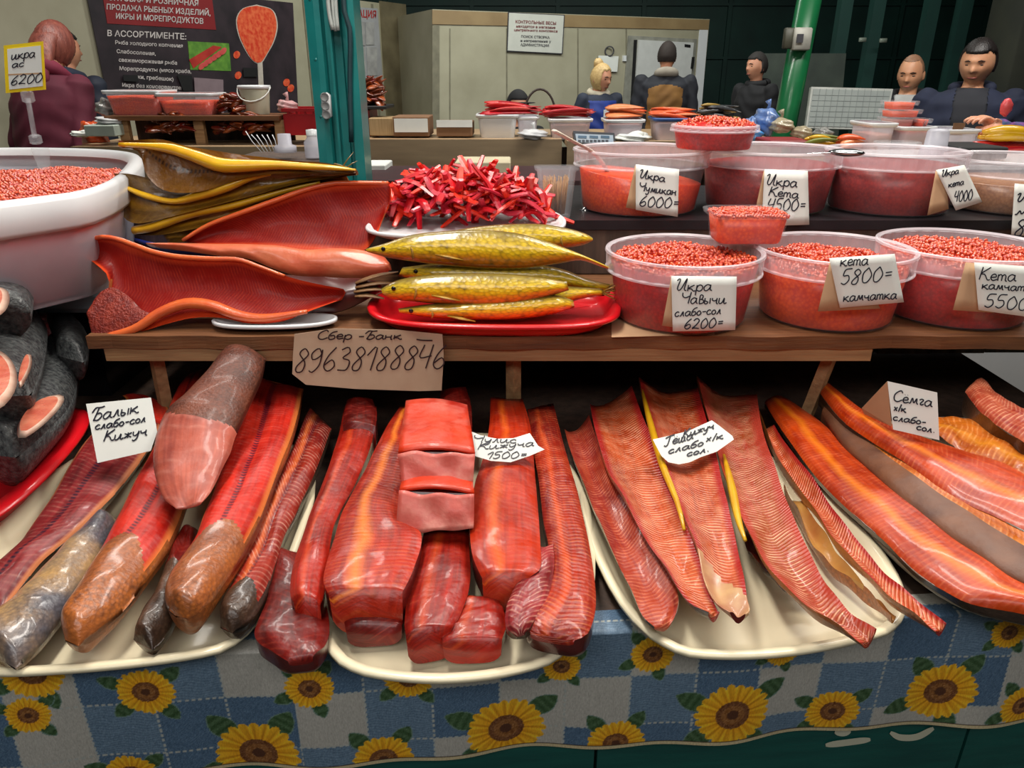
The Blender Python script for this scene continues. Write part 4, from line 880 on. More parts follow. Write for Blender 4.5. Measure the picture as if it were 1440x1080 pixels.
card('white card reading 5500 on the right front tub, cut by the frame edge', [(1370, 369), (1462, 376), (1462, 448), (1376, 436)], front_plane(TG, .006, 6),
     [('Кета', (1377, 393), (1430, 396), 9), ('камчатка', (1381, 406), (1462, 411), 6.5), ('5500=', (1384, 432), (1462, 438), 10)], back=[(1358, 369), (1392, 372), (1398, 440), (1340, 436)])
card('white card reading 6000 on the back tub with the pale spoon', [(894, 231), (955, 238), (953, 305), (894, 295)], front_plane(TA, .006, 5),
     [('Икра', (899, 250), (936, 256), 6.2), ('Чумикан', (899, 268), (952, 275), 6.2), ('6000=', (899, 290), (956, 293), 8)], back=[(893, 233), (905, 233), (905, 296), (880, 292)])
card('white card reading 4500 on the back tub behind the small square tub', [(1075, 238), (1136, 240), (1138, 316), (1071, 318)], front_plane(TB, .006, 5),
     [('Икра', (1077, 260), (1122, 263), 7.8), ('Кета', (1081, 275), (1124, 279), 6.6), ('4500=', (1079, 296), (1134, 297), 9)], back=[(1074, 240), (1082, 240), (1080, 300), (1062, 296)])
card('tilted white card reading 4000 between the two right back tubs', [(1316, 239), (1356, 232), (1381, 284), (1344, 296)], front_plane(TC_, .012, 5),
     [('Икра', (1324, 249), (1349, 244), 5), ('кета', (1334, 264), (1356, 259), 4.8), ('4000', (1342, 284), (1368, 281), 8)], back=[(1316, 240), (1330, 240), (1334, 294), (1304, 303)], wpx=1.4)
card('cream card reading 8 at the right edge on the brown roe tub', [(1427, 258), (1475, 262), (1472, 334), (1422, 330)], front_plane(TD, .008, 5),
     [('И_', (1429, 284), (1462, 280), 6), ('мк', (1428, 302), (1462, 300), 5), ('80', (1426, 332), (1462, 330), 12)], wpx=2.0)

# spoons
def spoon(label, path, rad, bowl, mat, R):
    root = thing('spoon', path[0], label, 'spoon'); m = MB(); m.tube(spath(path, 12), rad, n=8, flat=.45); m.build('handle', mat, root)
    m = MB(); m.blob(bowl, R, 16, 8, Matrix.Rotation(math.radians(-25), 3, 'Z')); m.build('bowl', mat, root)
spoon('pale plastic spoon sticking out of the back left caviar tub', [U(779, 184, yp(1.36)), U(808, 200, yp(1.42)), U(838, 218, yp(1.47)), (TA[0]-.05, TA[1]-.02, S2T+.05)], [.006, .006]+[.0055]*8+[.003, .003], (TA[0]-.047, TA[1]-.02, S2T+.045), pm('pale_spoon', (226, 222, 196), (214, 190, 190), scale=30, rough=.4), (.012, .018, .004))
b = U(1182, 217, zp(S2T+.1175))
spoon('steel spoon lying bowl up on the rim of a back row caviar tub', [b+Vector((-.06, .012, .0)), b+Vector((-.02, .004, .002)), b], .003, b+Vector((.01, 0, .003)), M['metal'], (.032, .020, .007))
# toothpick cup
cJ = PZ(782, 309, S2)
m_root = thing('toothpick_cup', (cJ.x, cJ.y+.035, S2), 'clear square cup with wooden toothpicks beside the back left caviar tub', 'cup')
V = []; Fc = []
for k, (q, z) in enumerate(((.026, 0), (.028, .003), (.036, .086), (.041, .088), (.041, .092))):
    V += [(cJ.x+a*q/.04, cJ.y+.035+b*q/.04, S2+.001+z) for a, b in rect_profile(0, 0, .04, .034, .012)]
for i in range(4):
    for k in range(36): j = (k+1) % 36; Fc.append((i*36+k, i*36+j, (i+1)*36+j, (i+1)*36+k))
Fc.append(tuple(reversed(range(36)))); mk('cup_wall', V, Fc, M['clear'], m_root)
m = MB(); rr = random.Random(5)
for i in range(60):
    a, b = rr.uniform(-.018, .018), rr.uniform(-.015, .015); m.tube([(cJ.x+a, cJ.y+.035+b, S2+.006), (cJ.x+a*1.35, cJ.y+.035+b*1.3, S2+.066+rr.uniform(-.004, .012))], .0011, n=5)
tag(m.build('toothpicks', M['wood_pale']), 'bundle of wooden toothpicks standing in the clear square cup', 'toothpicks', kind='stuff')

# ================================================================ SPLIT SALMON, SMOKED FISH, STRIPS
def uprt(y, z, tilt): return tp(y, z, tilt)
f_shelf = flesh('shelf_salmon_flesh', (176, 18, 6), (132, 14, 8), line=.45, linec=(206, 70, 36), edge=(206, 66, 26), edgew=.13, K=300, chev=60, fat=.0, bump=.2, rough=.5, coat=.06, spec=.3)
f_edge = pm('orange_fat_edge', (226, 110, 52), (214, 86, 48), scale=24, rough=.35, coat=.4, bump=.2)
f_edge2 = pm('pinkish_fish_side', (216, 130, 92), (196, 84, 58), scale=18, rough=.38, coat=.3, bump=.3)
f_cut = pm('ragged_fish_flesh', (104, 18, 16), (160, 58, 40), scale=90, rough=.45, coat=.15, bump=.8)
def open_half(label, pairs, plane, up, Td, seed, hollow, top=None, bottom=None, group='split red salmon halves on the shelf', mat=f_shelf, rt=.005, rb=.009, skin=None, name='salmon_half', rimmat=None):
    def ht(s, t): return hollow*(s*s-1)+.001*math.sin(20*t+4*s)
    root, (L, R, A, n) = loftpiece((name, label, 'fish', group), pairs, plane, up, ht, lambda s, t: ht(s, t)-.003-Td*(1-s*s), (mat, skin or M['skin_gold']), nsec=40, m=15, seed=seed, bw=1.0, wob=.0008)
    upv = Vector(up).normalized()
    if bottom:
        m = MB(); P = spath([U(x, y, plane, .006) for x, y in bottom], 30); m.tube(P, [rb*(.35+.65*math.sin(math.pi*min(1, .12+k/29*.86))) for k in range(30)], n=10, flat=.8); m.build('lower_flap_edge', rimmat or f_edge, root)
    if top:
        m = MB(); P = spath([U(x, y, plane, .002) for x, y in top], 30); m.tube(P, [rt*(.5+.5*math.sin(math.pi*min(1, .1+k/29*.85))) for k in range(30)], n=8, flat=.9); m.build('upper_flap_edge', rimmat or f_edge, root)
    return root
yS = SY+.04
# dark plate, back half, tube-like half, dark tails, then the front half
tray('white oval plate edge showing under the front salmon half', [(290, 448), (350, 438), (470, 440), (478, 450), (430, 459), (310, 460)], M['white'], z=SZ+.001, h=.012, lip=.006, name='plate', cat='plate')
open_half('back red salmon half standing open with a pale ragged head end on the right', [(258, 342, 257, 338), (310, 344, 292, 317), (355, 346, 343, 298), (395, 348, 387, 282), (438, 352, 432, 266), (476, 356, 467, 258), (512, 352, 496, 256), (530, 330, 522, 256), (541, 300, 548, 256)],
          tp(SY+.21, SZ+.06, 20), (0, -1, .3), .022, 51, .014, top=[(257, 338), (292, 317), (343, 298), (387, 282), (432, 266), (467, 258), (496, 257), (546, 257)], rt=.005)
open_half('stack of dark tail ends lying between the salmon and the golden fish', [(362, 428, 372, 384), (420, 444, 420, 388), (470, 440, 470, 390), (510, 424, 508, 392), (536, 408, 534, 396)], tp(SY+.08, SZ+.02, 35), (0, -.8, .5), .03, 53, -.012, mat=pm('dark_tail_flesh', (84, 18, 14), (50, 16, 14), scale=20, rough=.35, coat=.4, stretch=(.3, 1, 3)), skin=M['skin_dark'])
m = MB()
for k, (a, b_) in enumerate((((500, 398), (560, 382)), ((500, 404), (556, 398)), ((498, 410), (548, 408)), ((500, 416), (540, 420)))):
    p, q = U(*a, tp(SY+.08, SZ+.02, 35), .012), U(*b_, tp(SY+.08, SZ+.02, 35), .012); m.tube(spath([p, (p+q)/2+Vector((0, 0, .003)), q], 6), [.006, .009, .009, .008, .006, .003], n=8, flat=.25)
tag(m.build('tail_fins', pm('tail_fin', (150, 110, 70), (90, 70, 50), scale=40, rough=.5)), 'thin dried tail fins pointing at the golden fish tray', 'fish fins')
loftpiece(('salmon_roll', 'rolled pale orange salmon side lying between the two open halves', 'fish', 'split red salmon halves on the shelf'),
          [(212, 347, 213, 343), (260, 353, 250, 342), (308, 360, 292, 343), (349, 364, 336, 343), (385, 378, 387, 345), (423, 389, 429, 351), (467, 391, 467, 349), (509, 391, 506, 351), (540, 388, 538, 360), (548, 380, 548, 370)],
          tp(SY+.13, SZ+.05, 25), (0, -.9, .4), lambda s, t: .016*(max(0, 1-s*s))**.5, lambda s, t: -.02*(max(0, 1-s*s))**.5, (f_edge2, M['skin_red']), nsec=36, m=13, wob=.0015, seed=55)
open_half('front red salmon half lying open with a thick curled orange belly edge', [(106, 352, 103, 345), (135, 372, 118, 338), (152, 392, 140, 333), (150, 430, 160, 334), (152, 468, 180, 340), (192, 468, 215, 352), (232, 456, 250, 361), (272, 447, 298, 364), (312, 447, 335, 364), (352, 455, 366, 374), (396, 452, 402, 388), (434, 438, 440, 398), (472, 424, 482, 406)],
          tp(SY+.035, SZ+.02, 28), (0, -1, .35), .022, 57, .018, top=[(103, 347), (120, 339), (142, 333), (165, 336), (190, 345), (215, 354), (250, 361), (298, 364), (335, 365), (365, 375), (400, 388)],
          bottom=[(148, 474), (190, 462), (225, 440), (262, 427), (298, 430), (335, 443), (372, 447), (432, 438)], rb=.0105, rt=.0045)
loftpiece(('head_flap', 'ragged speckled flesh flap at the left end of the front salmon half', 'fish'), [(124, 448, 126, 432), (130, 468, 138, 414), (144, 478, 158, 404), (166, 472, 182, 418), (190, 462, 200, 436), (218, 448, 222, 442)], tp(SY+.028, SZ+.02, 28), (0, -1, .35),
          lambda s, t: .005*(1-s*s)+.0015*math.sin(31*t+7*s)*math.sin(11*s+17*t), lambda s, t: -.006, (f_cut, f_cut), nsec=26, m=15, names=('flap_front', 'flap_back'))

# smoked yellow-brown stack
tray('blue tray under the stack of yellow smoked fish', [(150, 325), (200, 302), (420, 296), (500, 300), (440, 345), (240, 352)], M['blue'], z=SZ+.05, h=.02, lip=.008, planez=SZ+.07)
m = MB(); m.box((PZ(320, 330, SZ+.05).x, PZ(320, 322, SZ+.05).y, SZ+.025), (.36, .10, .048)); tag(m.build('plinth_block', M['wood_dark'], smooth=False), 'dark wooden block carrying the blue tray of smoked fish', 'block')
smk = flesh('smoked_brown_flesh', (150, 98, 28), (104, 64, 22), line=.10, linec=(190, 140, 60), K=120, blood=.9, bloodc=(44, 24, 18), bump=.6, rough=.35, coat=.5)
smk2 = flesh('smoked_dark_flesh', (150, 108, 26), (84, 56, 20), line=.12, linec=(190, 150, 50), K=100, bump=.7, fat=.7, fatc=(186, 138, 30), rough=.35, coat=.5)
smskin = pm('smoked_skin', (150, 112, 36), (84, 62, 30), scale=18, rough=.3, coat=.5, bump=.3, stretch=(.4, 1, 2))
def smoked(label, pairs, y, z, seed, flap=None, mat=smk, Td=.02, hollow=.006, rb=.009):
    pl = tp(y, z, 18); root, _ = loftpiece(('smoked_fish', label, 'fish', 'yellow smoked fish stacked on the blue tray'), pairs, pl, (0, -1, .3), lambda s, t: hollow*(s*s-1)+.0015*math.sin(16*t+3*s+seed), lambda s, t: -.004-Td*(1-s*s), (mat, smskin), nsec=40, m=13, seed=seed, wob=.0015)
    if flap:
        P = [(x, y_, w) for x, y_, w in flap]; C = crom(P, 32); m = MB()
        m.tube([U(c[0], c[1], pl, .006) for c in C], [max(.001, c[2]*m_per_px(U(c[0], c[1], pl))) for c in C], n=12, flat=.7); m.build('belly_flap', M['yellow_flap'], root)
    return root
smoked('bottom smoked fish of the stack, mostly hidden in shadow', [(236, 342, 222, 322), (300, 336, 290, 306), (360, 318, 350, 290), (420, 300, 415, 276), (480, 280, 478, 262)], SY+.27, SZ+.08, 64, mat=smk2)
smoked('smoked fish third from the top with a yellow cut corner', [(188, 330, 186, 318), (230, 330, 222, 302), (290, 318, 284, 286), (350, 302, 345, 270), (420, 280, 415, 254), (490, 262, 486, 246)], SY+.25, SZ+.10, 63, flap=[(188, 324, 8), (215, 319, 9), (270, 300, 9), (330, 288, 8), (400, 268, 6), (450, 256, 4)], mat=smk2)
smoked('middle smoked fish with dark head hollow and yellow belly ridge', [(166, 262, 160, 244), (168, 298, 185, 245), (190, 314, 215, 252), (236, 306, 250, 258), (300, 290, 310, 256), (360, 274, 360, 246), (430, 256, 430, 238), (500, 246, 500, 236)], SY+.235, SZ+.12, 62, flap=[(178, 264, 4), (205, 275, 6), (244, 283, 6), (279, 275, 9), (317, 263, 10), (352, 250, 6), (380, 245, 3)], mat=smk2)
smoked('top smoked fish of the stack with a bright yellow belly fold', [(169, 208, 166, 198), (196, 214, 196, 197), (206, 246, 228, 196), (232, 268, 256, 204), (280, 270, 288, 210), (330, 254, 330, 216), (370, 246, 372, 221), (410, 244, 412, 226), (455, 244, 455, 229), (498, 243, 500, 237)], SY+.225, SZ+.155, 61,
       flap=[(168, 203, 4), (205, 205, 6), (240, 209, 10), (275, 220, 12), (310, 232, 14), (345, 233, 12), (385, 232, 9), (430, 234, 7), (470, 236, 5), (500, 239, 2)])
m = MB(); pl = tp(SY+.225, SZ+.155, 18)
for a, b_ in (((482, 234), (497, 214)), ((488, 235), (503, 226)), ((470, 230), (503, 240))):
    p, q = U(*a, pl), U(*b_, pl); m.tube([p, (p+q)/2+Vector((0, 0, .001)), q], [.003, .0025, .0008], n=6, flat=.3)
tag(m.build('tail_fin', smskin), 'grey forked tail fin of the topmost smoked fish, against the teal post', 'fish fin')

# red strips on an oval plate
tray('white oval plate under the heap of red fish strips', [(505, 318), (560, 292), (760, 290), (800, 306), (790, 326), (640, 334), (530, 330)], M['white'], z=S2+.001, h=.014, lip=.006, name='plate', cat='plate', planez=S2+.015)
strip_m = [pm('strip_red', (214, 26, 36), (160, 14, 30), scale=60, rough=.34, coat=.2, sss=.2), pm('strip_crimson', (176, 18, 44), (214, 60, 80), scale=30, rough=.34, coat=.2, sss=.2), pm('strip_orange', (228, 60, 30), (206, 30, 26), scale=30, rough=.34, coat=.2, sss=.2)]
rr = random.Random(12); cS = PZ(655, 305, S2+.02); hx = 112*m_per_px(cS); protos = []
for k in range(12):
    m = MB(); L = rr.uniform(.05, .10); w = rr.uniform(.0055, .0085); bend = rr.uniform(-.012, .012)
    P = [(-L/2, 0, 0), (0, bend*.4, bend), (L/2, rr.uniform(-.005, .005), 0)]
    m.tube(spath(P, 8), [w*.75, w*.9, w, w*.9, w*1.05, w*.95, w*.85, w*.7], n=5, flat=rr.uniform(.4, .75)); me_o = m.build('strip_shape', strip_m[k % 3], smooth=False); protos.append(me_o.data); bpy.data.objects.remove(me_o)
nst = 0
for i in range(290):
    for _ in range(30):
        u, v = rr.uniform(-1, 1), rr.uniform(-1, 1)
        if u*u+v*v < 1: break
    H = .074*(1-abs(u)**3.2)*(1-.5*v*v)*(.9+.15*math.sin(u*9)); zz = S2+.014+H*(rr.random()**.7 if i > 90 else 1)
    o = bpy.data.objects.new('fish_strip', protos[i % 12]); COL.objects.link(o)
    o.location = (cS.x+u*hx*1.06, cS.y+.05+v*.085, zz); o.rotation_euler = (rr.uniform(-.3, .3), rr.uniform(-.75, .75) if i % 3 else rr.uniform(-1.2, 1.2), rr.uniform(-2.2, .6))
    ORG[o.name] = Vector(o.location); tag(o, 'glossy red dried fish strip lying in the heap on the white oval plate', 'fish strip', 'red fish strips heaped on the plate')

# red tray with golden fish
pr = [(522, 452), (536, 415), (620, 398), (780, 396), (862, 424), (868, 452), (800, 460), (600, 462)]
tray('bright red plastic tray holding whole golden smoked fish', [(512, 458), (522, 412), (640, 406), (850, 404), (876, 425), (868, 462), (700, 466)], M['red'], z=SZ+.001, h=.024, lip=.012, planez=SZ+.02)
gold = newmat('golden_scales'); MATS['golden_scales'] = gold[0]
def _gold():
    m, t, b = gold; tc = N(t, 'ShaderNodeTexCoord'); sp = N(t, 'ShaderNodeSeparateXYZ'); t.links.new(tc.outputs['UV'], sp.inputs[0])
    nz = N(t, 'ShaderNodeTexNoise'); nz.inputs['Scale'].default_value = 22; t.links.new(tc.outputs['Object'], nz.inputs[0])
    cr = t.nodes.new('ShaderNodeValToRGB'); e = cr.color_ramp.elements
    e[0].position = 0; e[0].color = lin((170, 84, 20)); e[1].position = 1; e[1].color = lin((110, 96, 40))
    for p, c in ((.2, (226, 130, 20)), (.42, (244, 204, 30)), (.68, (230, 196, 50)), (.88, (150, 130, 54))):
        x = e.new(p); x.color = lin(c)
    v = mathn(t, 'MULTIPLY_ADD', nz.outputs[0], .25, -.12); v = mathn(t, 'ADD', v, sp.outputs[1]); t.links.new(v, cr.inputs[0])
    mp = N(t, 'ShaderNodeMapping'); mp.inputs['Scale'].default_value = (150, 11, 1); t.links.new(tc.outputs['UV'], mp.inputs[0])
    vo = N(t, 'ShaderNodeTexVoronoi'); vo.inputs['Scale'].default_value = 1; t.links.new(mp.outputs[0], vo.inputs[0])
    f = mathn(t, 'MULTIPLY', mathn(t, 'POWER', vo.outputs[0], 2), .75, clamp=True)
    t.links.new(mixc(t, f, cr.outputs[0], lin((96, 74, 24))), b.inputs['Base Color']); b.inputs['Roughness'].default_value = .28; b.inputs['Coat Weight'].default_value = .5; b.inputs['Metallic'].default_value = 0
    bp = N(t, 'ShaderNodeBump'); bp.inputs['Strength'].default_value = .5; bp.inputs['Distance'].default_value = .001; t.links.new(vo.outputs[0], bp.inputs['Height']); t.links.new(bp.outputs[0], b.inputs['Normal'])
_gold(); gold = gold[0]; finm = pm('fish_fin', (180, 140, 50), (130, 96, 40), scale=60, rough=.4, stretch=(1, 1, 8))
def goldfish(label, pairs, y, z, head, seed, tail=True, thick=.02):
    pl = tp(y, z, 15); root, (L, R, A, n) = loftpiece(('golden_fish', label, 'fish', 'golden smoked fish on the red tray'), pairs, pl, (0, -1, .28), lambda s, t: thick*(max(0, 1-s*s))**.5*endtaper(t, .18, .1), lambda s, t: -thick*(max(0, 1-s*s))**.5*endtaper(t, .18, .1), (gold, gold), names=('body', 'far_side'), nsec=40, m=15, seed=seed, bw=1.0)
    i = 3 if head == 'l' else 36; c = L[i]*.35+R[i]*.65
    m = MB(); m.blob(c+Vector((0, -thick*.72, .002)), (.0035, .002, .0035), 10, 6); m.build('eye', pm('fish_eye', (20, 18, 16), rough=.15), root)
    i = 7 if head == 'l' else 32; sg = 1 if head == 'l' else -1; w = (R[i]-L[i]).length
    m = MB(); g = [L[i]*(1-v)+R[i]*v+Vector((sg*.006*math.sin(math.pi*v), -thick*1.0*math.sin(math.pi*v)**.5-.0008, 0)) for v in (.12, .3, .5, .7, .88)]
    m.tube(g, [.0006, .0016, .002, .0016, .0006], n=6); m.build('gill_edge', finm, root)
    i2 = 11 if head == 'l' else 28; a = L[i2]*.6+R[i2]*.4+Vector((0, -thick*.9, 0))
    m = MB(); m.tube([a, a+Vector((sg*.02, -.003, -.003)), a+Vector((sg*.042, -.002, -.008))], [.003, .006, .002], n=6, flat=.3); m.build('pectoral_fin', finm, root)
    if tail:
        k = 38 if head == 'l' else 1; c = (L[k]+R[k])/2; m = MB()
        for dz in (-1, -.4, .3, 1): m.tube([c, c+Vector((sg*.016, 0, dz*.007)), c+Vector((sg*.03, .001, dz*.014))], [.003, .003, .001], n=6, flat=.35)
        m.build('tail_fin', finm, root)
    return root
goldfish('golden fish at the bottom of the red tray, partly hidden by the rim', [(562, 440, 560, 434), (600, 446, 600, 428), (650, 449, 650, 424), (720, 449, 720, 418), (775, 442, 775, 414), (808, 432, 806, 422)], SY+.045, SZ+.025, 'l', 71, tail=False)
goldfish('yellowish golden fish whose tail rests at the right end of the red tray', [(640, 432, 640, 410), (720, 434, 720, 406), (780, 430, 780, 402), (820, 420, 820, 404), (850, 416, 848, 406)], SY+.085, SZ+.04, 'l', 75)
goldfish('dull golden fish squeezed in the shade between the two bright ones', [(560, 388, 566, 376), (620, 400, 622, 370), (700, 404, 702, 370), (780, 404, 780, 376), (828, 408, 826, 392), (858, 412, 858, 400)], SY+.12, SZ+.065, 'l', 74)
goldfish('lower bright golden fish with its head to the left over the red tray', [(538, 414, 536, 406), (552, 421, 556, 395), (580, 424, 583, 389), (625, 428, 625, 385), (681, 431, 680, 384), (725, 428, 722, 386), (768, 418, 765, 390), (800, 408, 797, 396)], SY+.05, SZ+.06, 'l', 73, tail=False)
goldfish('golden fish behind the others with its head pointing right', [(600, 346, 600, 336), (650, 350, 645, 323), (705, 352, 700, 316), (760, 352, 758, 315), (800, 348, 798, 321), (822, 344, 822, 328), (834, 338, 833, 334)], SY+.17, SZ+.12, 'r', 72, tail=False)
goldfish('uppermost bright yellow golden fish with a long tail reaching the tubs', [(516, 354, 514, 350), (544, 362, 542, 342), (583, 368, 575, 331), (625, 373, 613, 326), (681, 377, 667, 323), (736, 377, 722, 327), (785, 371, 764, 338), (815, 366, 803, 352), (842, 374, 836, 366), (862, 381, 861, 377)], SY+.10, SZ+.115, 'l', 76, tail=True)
# black film behind the golden fish
m = MB(); c = PZ(815, 340, SZ+.05)
for k in range(5): m.blob((c.x-.04+.03*k, c.y+.05+.01*(k % 2), SZ+.035+.012*(k % 3)), (.04, .03, .05), 20, 14, noise=.12, seed=k)
tag(m.build('black_bag', M['black_film']), 'crumpled black plastic bag behind the golden fish and the front tub', 'bag')
m = MB()
for k in range(4): c = PZ(790+30*k, 545, CZ+.05); m.blob((c.x, 1.40, CZ+.055+.008*(k % 2)), (.045, .05, .055), 20, 14, noise=.12, seed=k+9)
tag(m.build('black_bag', M['black_film']), 'black plastic bag pushed under the shelf behind the third tray', 'bag')
m = MB(); c = PZ(758, 530, CZ+.06); m.blob((c.x, 1.36, CZ+.06), (.03, .04, .055), 18, 12, noise=.1, seed=4)
tag(m.build('blue_bag', pm('dark_blue_film', (16, 24, 66), (34, 44, 96), scale=20, rough=.3, bump=.5)), 'dark blue plastic bag beside the middle shelf prop', 'bag')

# big white tub with its price holder
tz = 1.34; rimP = [(-190, 310), (40, 282), (150, 268), (212, 222), (170, 209), (-60, 207), (-190, 230)]
P = resample_closed(chaikin([PZ(x, y, tz) for x, y in rimP], 3), 72); c = P.mean(0); zb_ = 1.175
root = thing('caviar_bin', (c[0], c[1], zb_), 'big white rectangular tub of caviar at the left with a thick rolled rim', 'tub')
def ringp(k, o_): D = P[:, :2]-c[:2]; Ln = np.linalg.norm(D, axis=1)[:, None]; return c[:2]+D*k+D/Ln*o_
def rings(L, name, mat, parent, caps=(0, 0), smooth=True, kind=None):
    V = []; Fc = []; n = 72
    for k, o_, z in L: V += [(a, b, z) for a, b in ringp(k, o_)]
    for i in range(len(L)-1):
        for q in range(n): j = (q+1) % n; Fc.append((i*n+q, i*n+j, (i+1)*n+j, (i+1)*n+q))
    if caps[0]: Fc.append(tuple(reversed(range(n))))
    if caps[1]: Fc.append(tuple(range((len(L)-1)*n, len(L)*n)))
    return mk(name, V, Fc, mat, parent, smooth)
rings([(.95, -.03, zb_+.003), (.975, -.028, zb_+.008), (1, -.016, tz-.04)], 'wall', M['frost'], root, (1, 0))
rings([(1, -.018, tz-.046), (1, -.006, tz-.048), (1, -.002, tz-.042), (1, .001, tz-.006), (1, -.004, tz), (1, -.014, tz+.002), (1, -.026, tz-.002), (1, -.031, tz-.014)], 'rolled_rim', M['white'], root)
cr = thing('caviar', (c[0], c[1], zb_+.004), 'bright orange-red caviar heaped in the big white tub', 'caviar', 'caviar filling the tubs')
o = rings([(.93, -.038, zb_+.007), (.95, -.038, zb_+.05), (.97, -.034, tz-.062), (.6, -.02, tz-.040), (.2, 0, tz-.030)], 'packed_eggs', M['core_red'], cr, (1, 1)); o['kind'] = 'stuff'
pts = []; rr = random.Random(8)
lo, hi = P.min(0), P.max(0); s = .0056
inner = ringp(.97, -.036)
def inside(x, y):
    r = False; n = len(inner); j = n-1
    for i in range(n):
        if (inner[i][1] > y) != (inner[j][1] > y) and x < (inner[j][0]-inner[i][0])*(y-inner[i][1])/(inner[j][1]-inner[i][1])+inner[i][0]: r = not r
        j = i
    return r
x = max(lo[0], -1.12)
while x < hi[0]:
    y = lo[1]
    while y < hi[1]:
        if inside(x, y):
            d = math.hypot((x-c[0])/(hi[0]-lo[0])*2, (y-c[1])/(hi[1]-lo[1])*2); pts.append((x+rr.uniform(-.001, .001), y+rr.uniform(-.001, .001), tz-.052+.034*max(0, 1-d**1.6)+.004*math.sin(x*40)*math.sin(y*33)+rr.uniform(-.002, .003)))
        y += s
    x += s
Vg, Fg = grains(pts, .0034); o = mkfast('loose_eggs', Vg, Fg, M['caviar'], cr); o['kind'] = 'stuff'
m = MB(); cb = PZ(60, 452, 1.15); m.box((XL-.25, c[1]-.02, zb_-.022), (.46, .42, .040), bev=.01); tag(m.build('crate', pm('pale_blue_crate', (164, 188, 196), (150, 176, 186), rough=.5), smooth=False), 'pale blue flat crate under the big white caviar tub', 'crate'); m = MB(); m.box((XL-.29, c[1]+.02, (CZ+zb_-.044)/2+.0005), (.38, .36, zb_-.044-CZ-.001)); tag(m.build('dark_block', M['black_film'], smooth=False), 'added dark block filling the space under the pale blue flat crate', 'box')  # dark block added to keep the space below the crate dark

ph = PY(47, 205, .98)
root = thing('price_holder', (ph.x, .98, ph.z-.03), 'clear clip stand holding a yellow-edged price card on the big white tub', 'price holder')
pl = yp(.975)
m = MB(); a = [U(x, y, pl) for x, y in ((5, 64), (60, 58), (64, 126), (8, 131))]; m.poly([a[3], a[2], a[1], a[0]], .0012, (0, -1, 0)); m.build('yellow_card', pm('yellow_card', (244, 214, 30), (232, 200, 24), rough=.5), root, smooth=False)
m = MB(); a = [U(x, y, pl, .0008) for x, y in ((10, 69), (57, 64), (60, 121), (13, 126))]; m.poly([a[3], a[2], a[1], a[0]], .0006, (0, -1, 0)); leaf = m.build('white_card', M['paper'], root, smooth=False)
m = MB(); a = [U(x, y, pl, .0011) for x, y in ((11, 104), (58.5, 102), (59, 104), (11, 106))]; m.poly([a[3], a[2], a[1], a[0]], .0002, (0, -1, 0)); m.build('printed_line', M['paper_tan'], root, smooth=False)
writes([('икра', (16, 84), (50, 80), 7), ('ас', (17, 95), (34, 93), 5.5), ('6200', (15, 120), (60, 115), 7)], pl, leaf, wpx=1.5, off=.0016)
for (x, y, w, h_) in ((39, 136, .012, .014), (50, 196, .012, .012)): q = U(x, y, pl, -.004); m = MB(); m.box(q, (w, .012, h_), bev=.002); m.build('clip', M['clear'], root, smooth=False)
m = MB(); m.tube([U(39, 138, pl, -.004), U(49, 194, pl, -.004)], .003, n=8); m.build('stem', M['clear'], root)
m = MB(); q = U(56, 208, pl, -.004); m.lathe((q.x, q.y, q.z-.026), [(.006, 0), (.007, .002), (.010, .022), (.010, .026)], 16, cap0=True); m.build('base_cup', M['clear'], root)

# black fish chunks in the red tray at the far left
tray('red plastic tray at the far left under the dark-skinned fish chunks', [(104, 566), (140, 592), (-30, 768), (-300, 800), (-200, 560)], M['red'], z=CZ+.003, h=.055, lip=.026)
def chunk(label, pairs, zt, Tu, Td, seed, face=None, slit=None):
    root, (L, R, A, n) = loftpiece(('dark_fish_chunk', label, 'fish', 'dark-skinned fish chunks in the red tray'), pairs, zp(zt), (0, 0, 1), lambda s, t: Tu*(max(0, 1-s*s))**.5*endtaper(t, .12, .06), lambda s, t: -Td*(max(0, 1-s*s))**.5*endtaper(t, .12, .06), (M['skin_grey'], M['skin_grey']), names=('upper_skin', 'lower_skin'), nsec=30, m=15, bw=1, seed=seed)
    for k, (pts, z, nm) in enumerate(face or []):
        V = [PZ(x, y, z) for x, y in pts]; V = [Vector(p) for p in resample_closed(chaikin(V, 2), 28)]
        cc = sum(V, Vector())/28; m = MB(); mid = [v*.8+cc*.2+Vector((0, -.002, .004)) for v in V]
        m.add(V+mid, [(i, (i+1) % 28, (i+1) % 28+28, i+28) for i in range(28)]+[tuple(reversed(range(28)))]); m.build('fat_rim', pm('pale_fat_rim', (222, 196, 176), (196, 150, 130), scale=40, rough=.4), root); m = MB(); m.add(mid+[cc+Vector((0, -.002, .005))], [(i, (i+1) % 28, 28) for i in range(28)])
        m.build('cut_face', pm('salmon_pink_cut', (214, 132, 104), (186, 78, 60), scale=40, rough=.4, coat=.25, bump=.3, sss=.2), root)
chunk('dark chunk under the belly slit fish, nearest the first price card', [(62, 440, 100, 452), (70, 462, 122, 470), (78, 485, 124, 492), (80, 500, 118, 510)], 1.10, .03, .04, 81)
chunk('long dark fish piece with an oval belly slit beside the red tray rim', [(56, 480, 110, 488), (38, 520, 110, 526), (12, 562, 98, 570), (-16, 600, 66, 606), (-44, 636, 24, 644)], 1.06, .04, .055, 82, face=[([(88, 552), (92, 566), (60, 600), (30, 620), (22, 612), (28, 588), (55, 560)], 1.103, 0)])
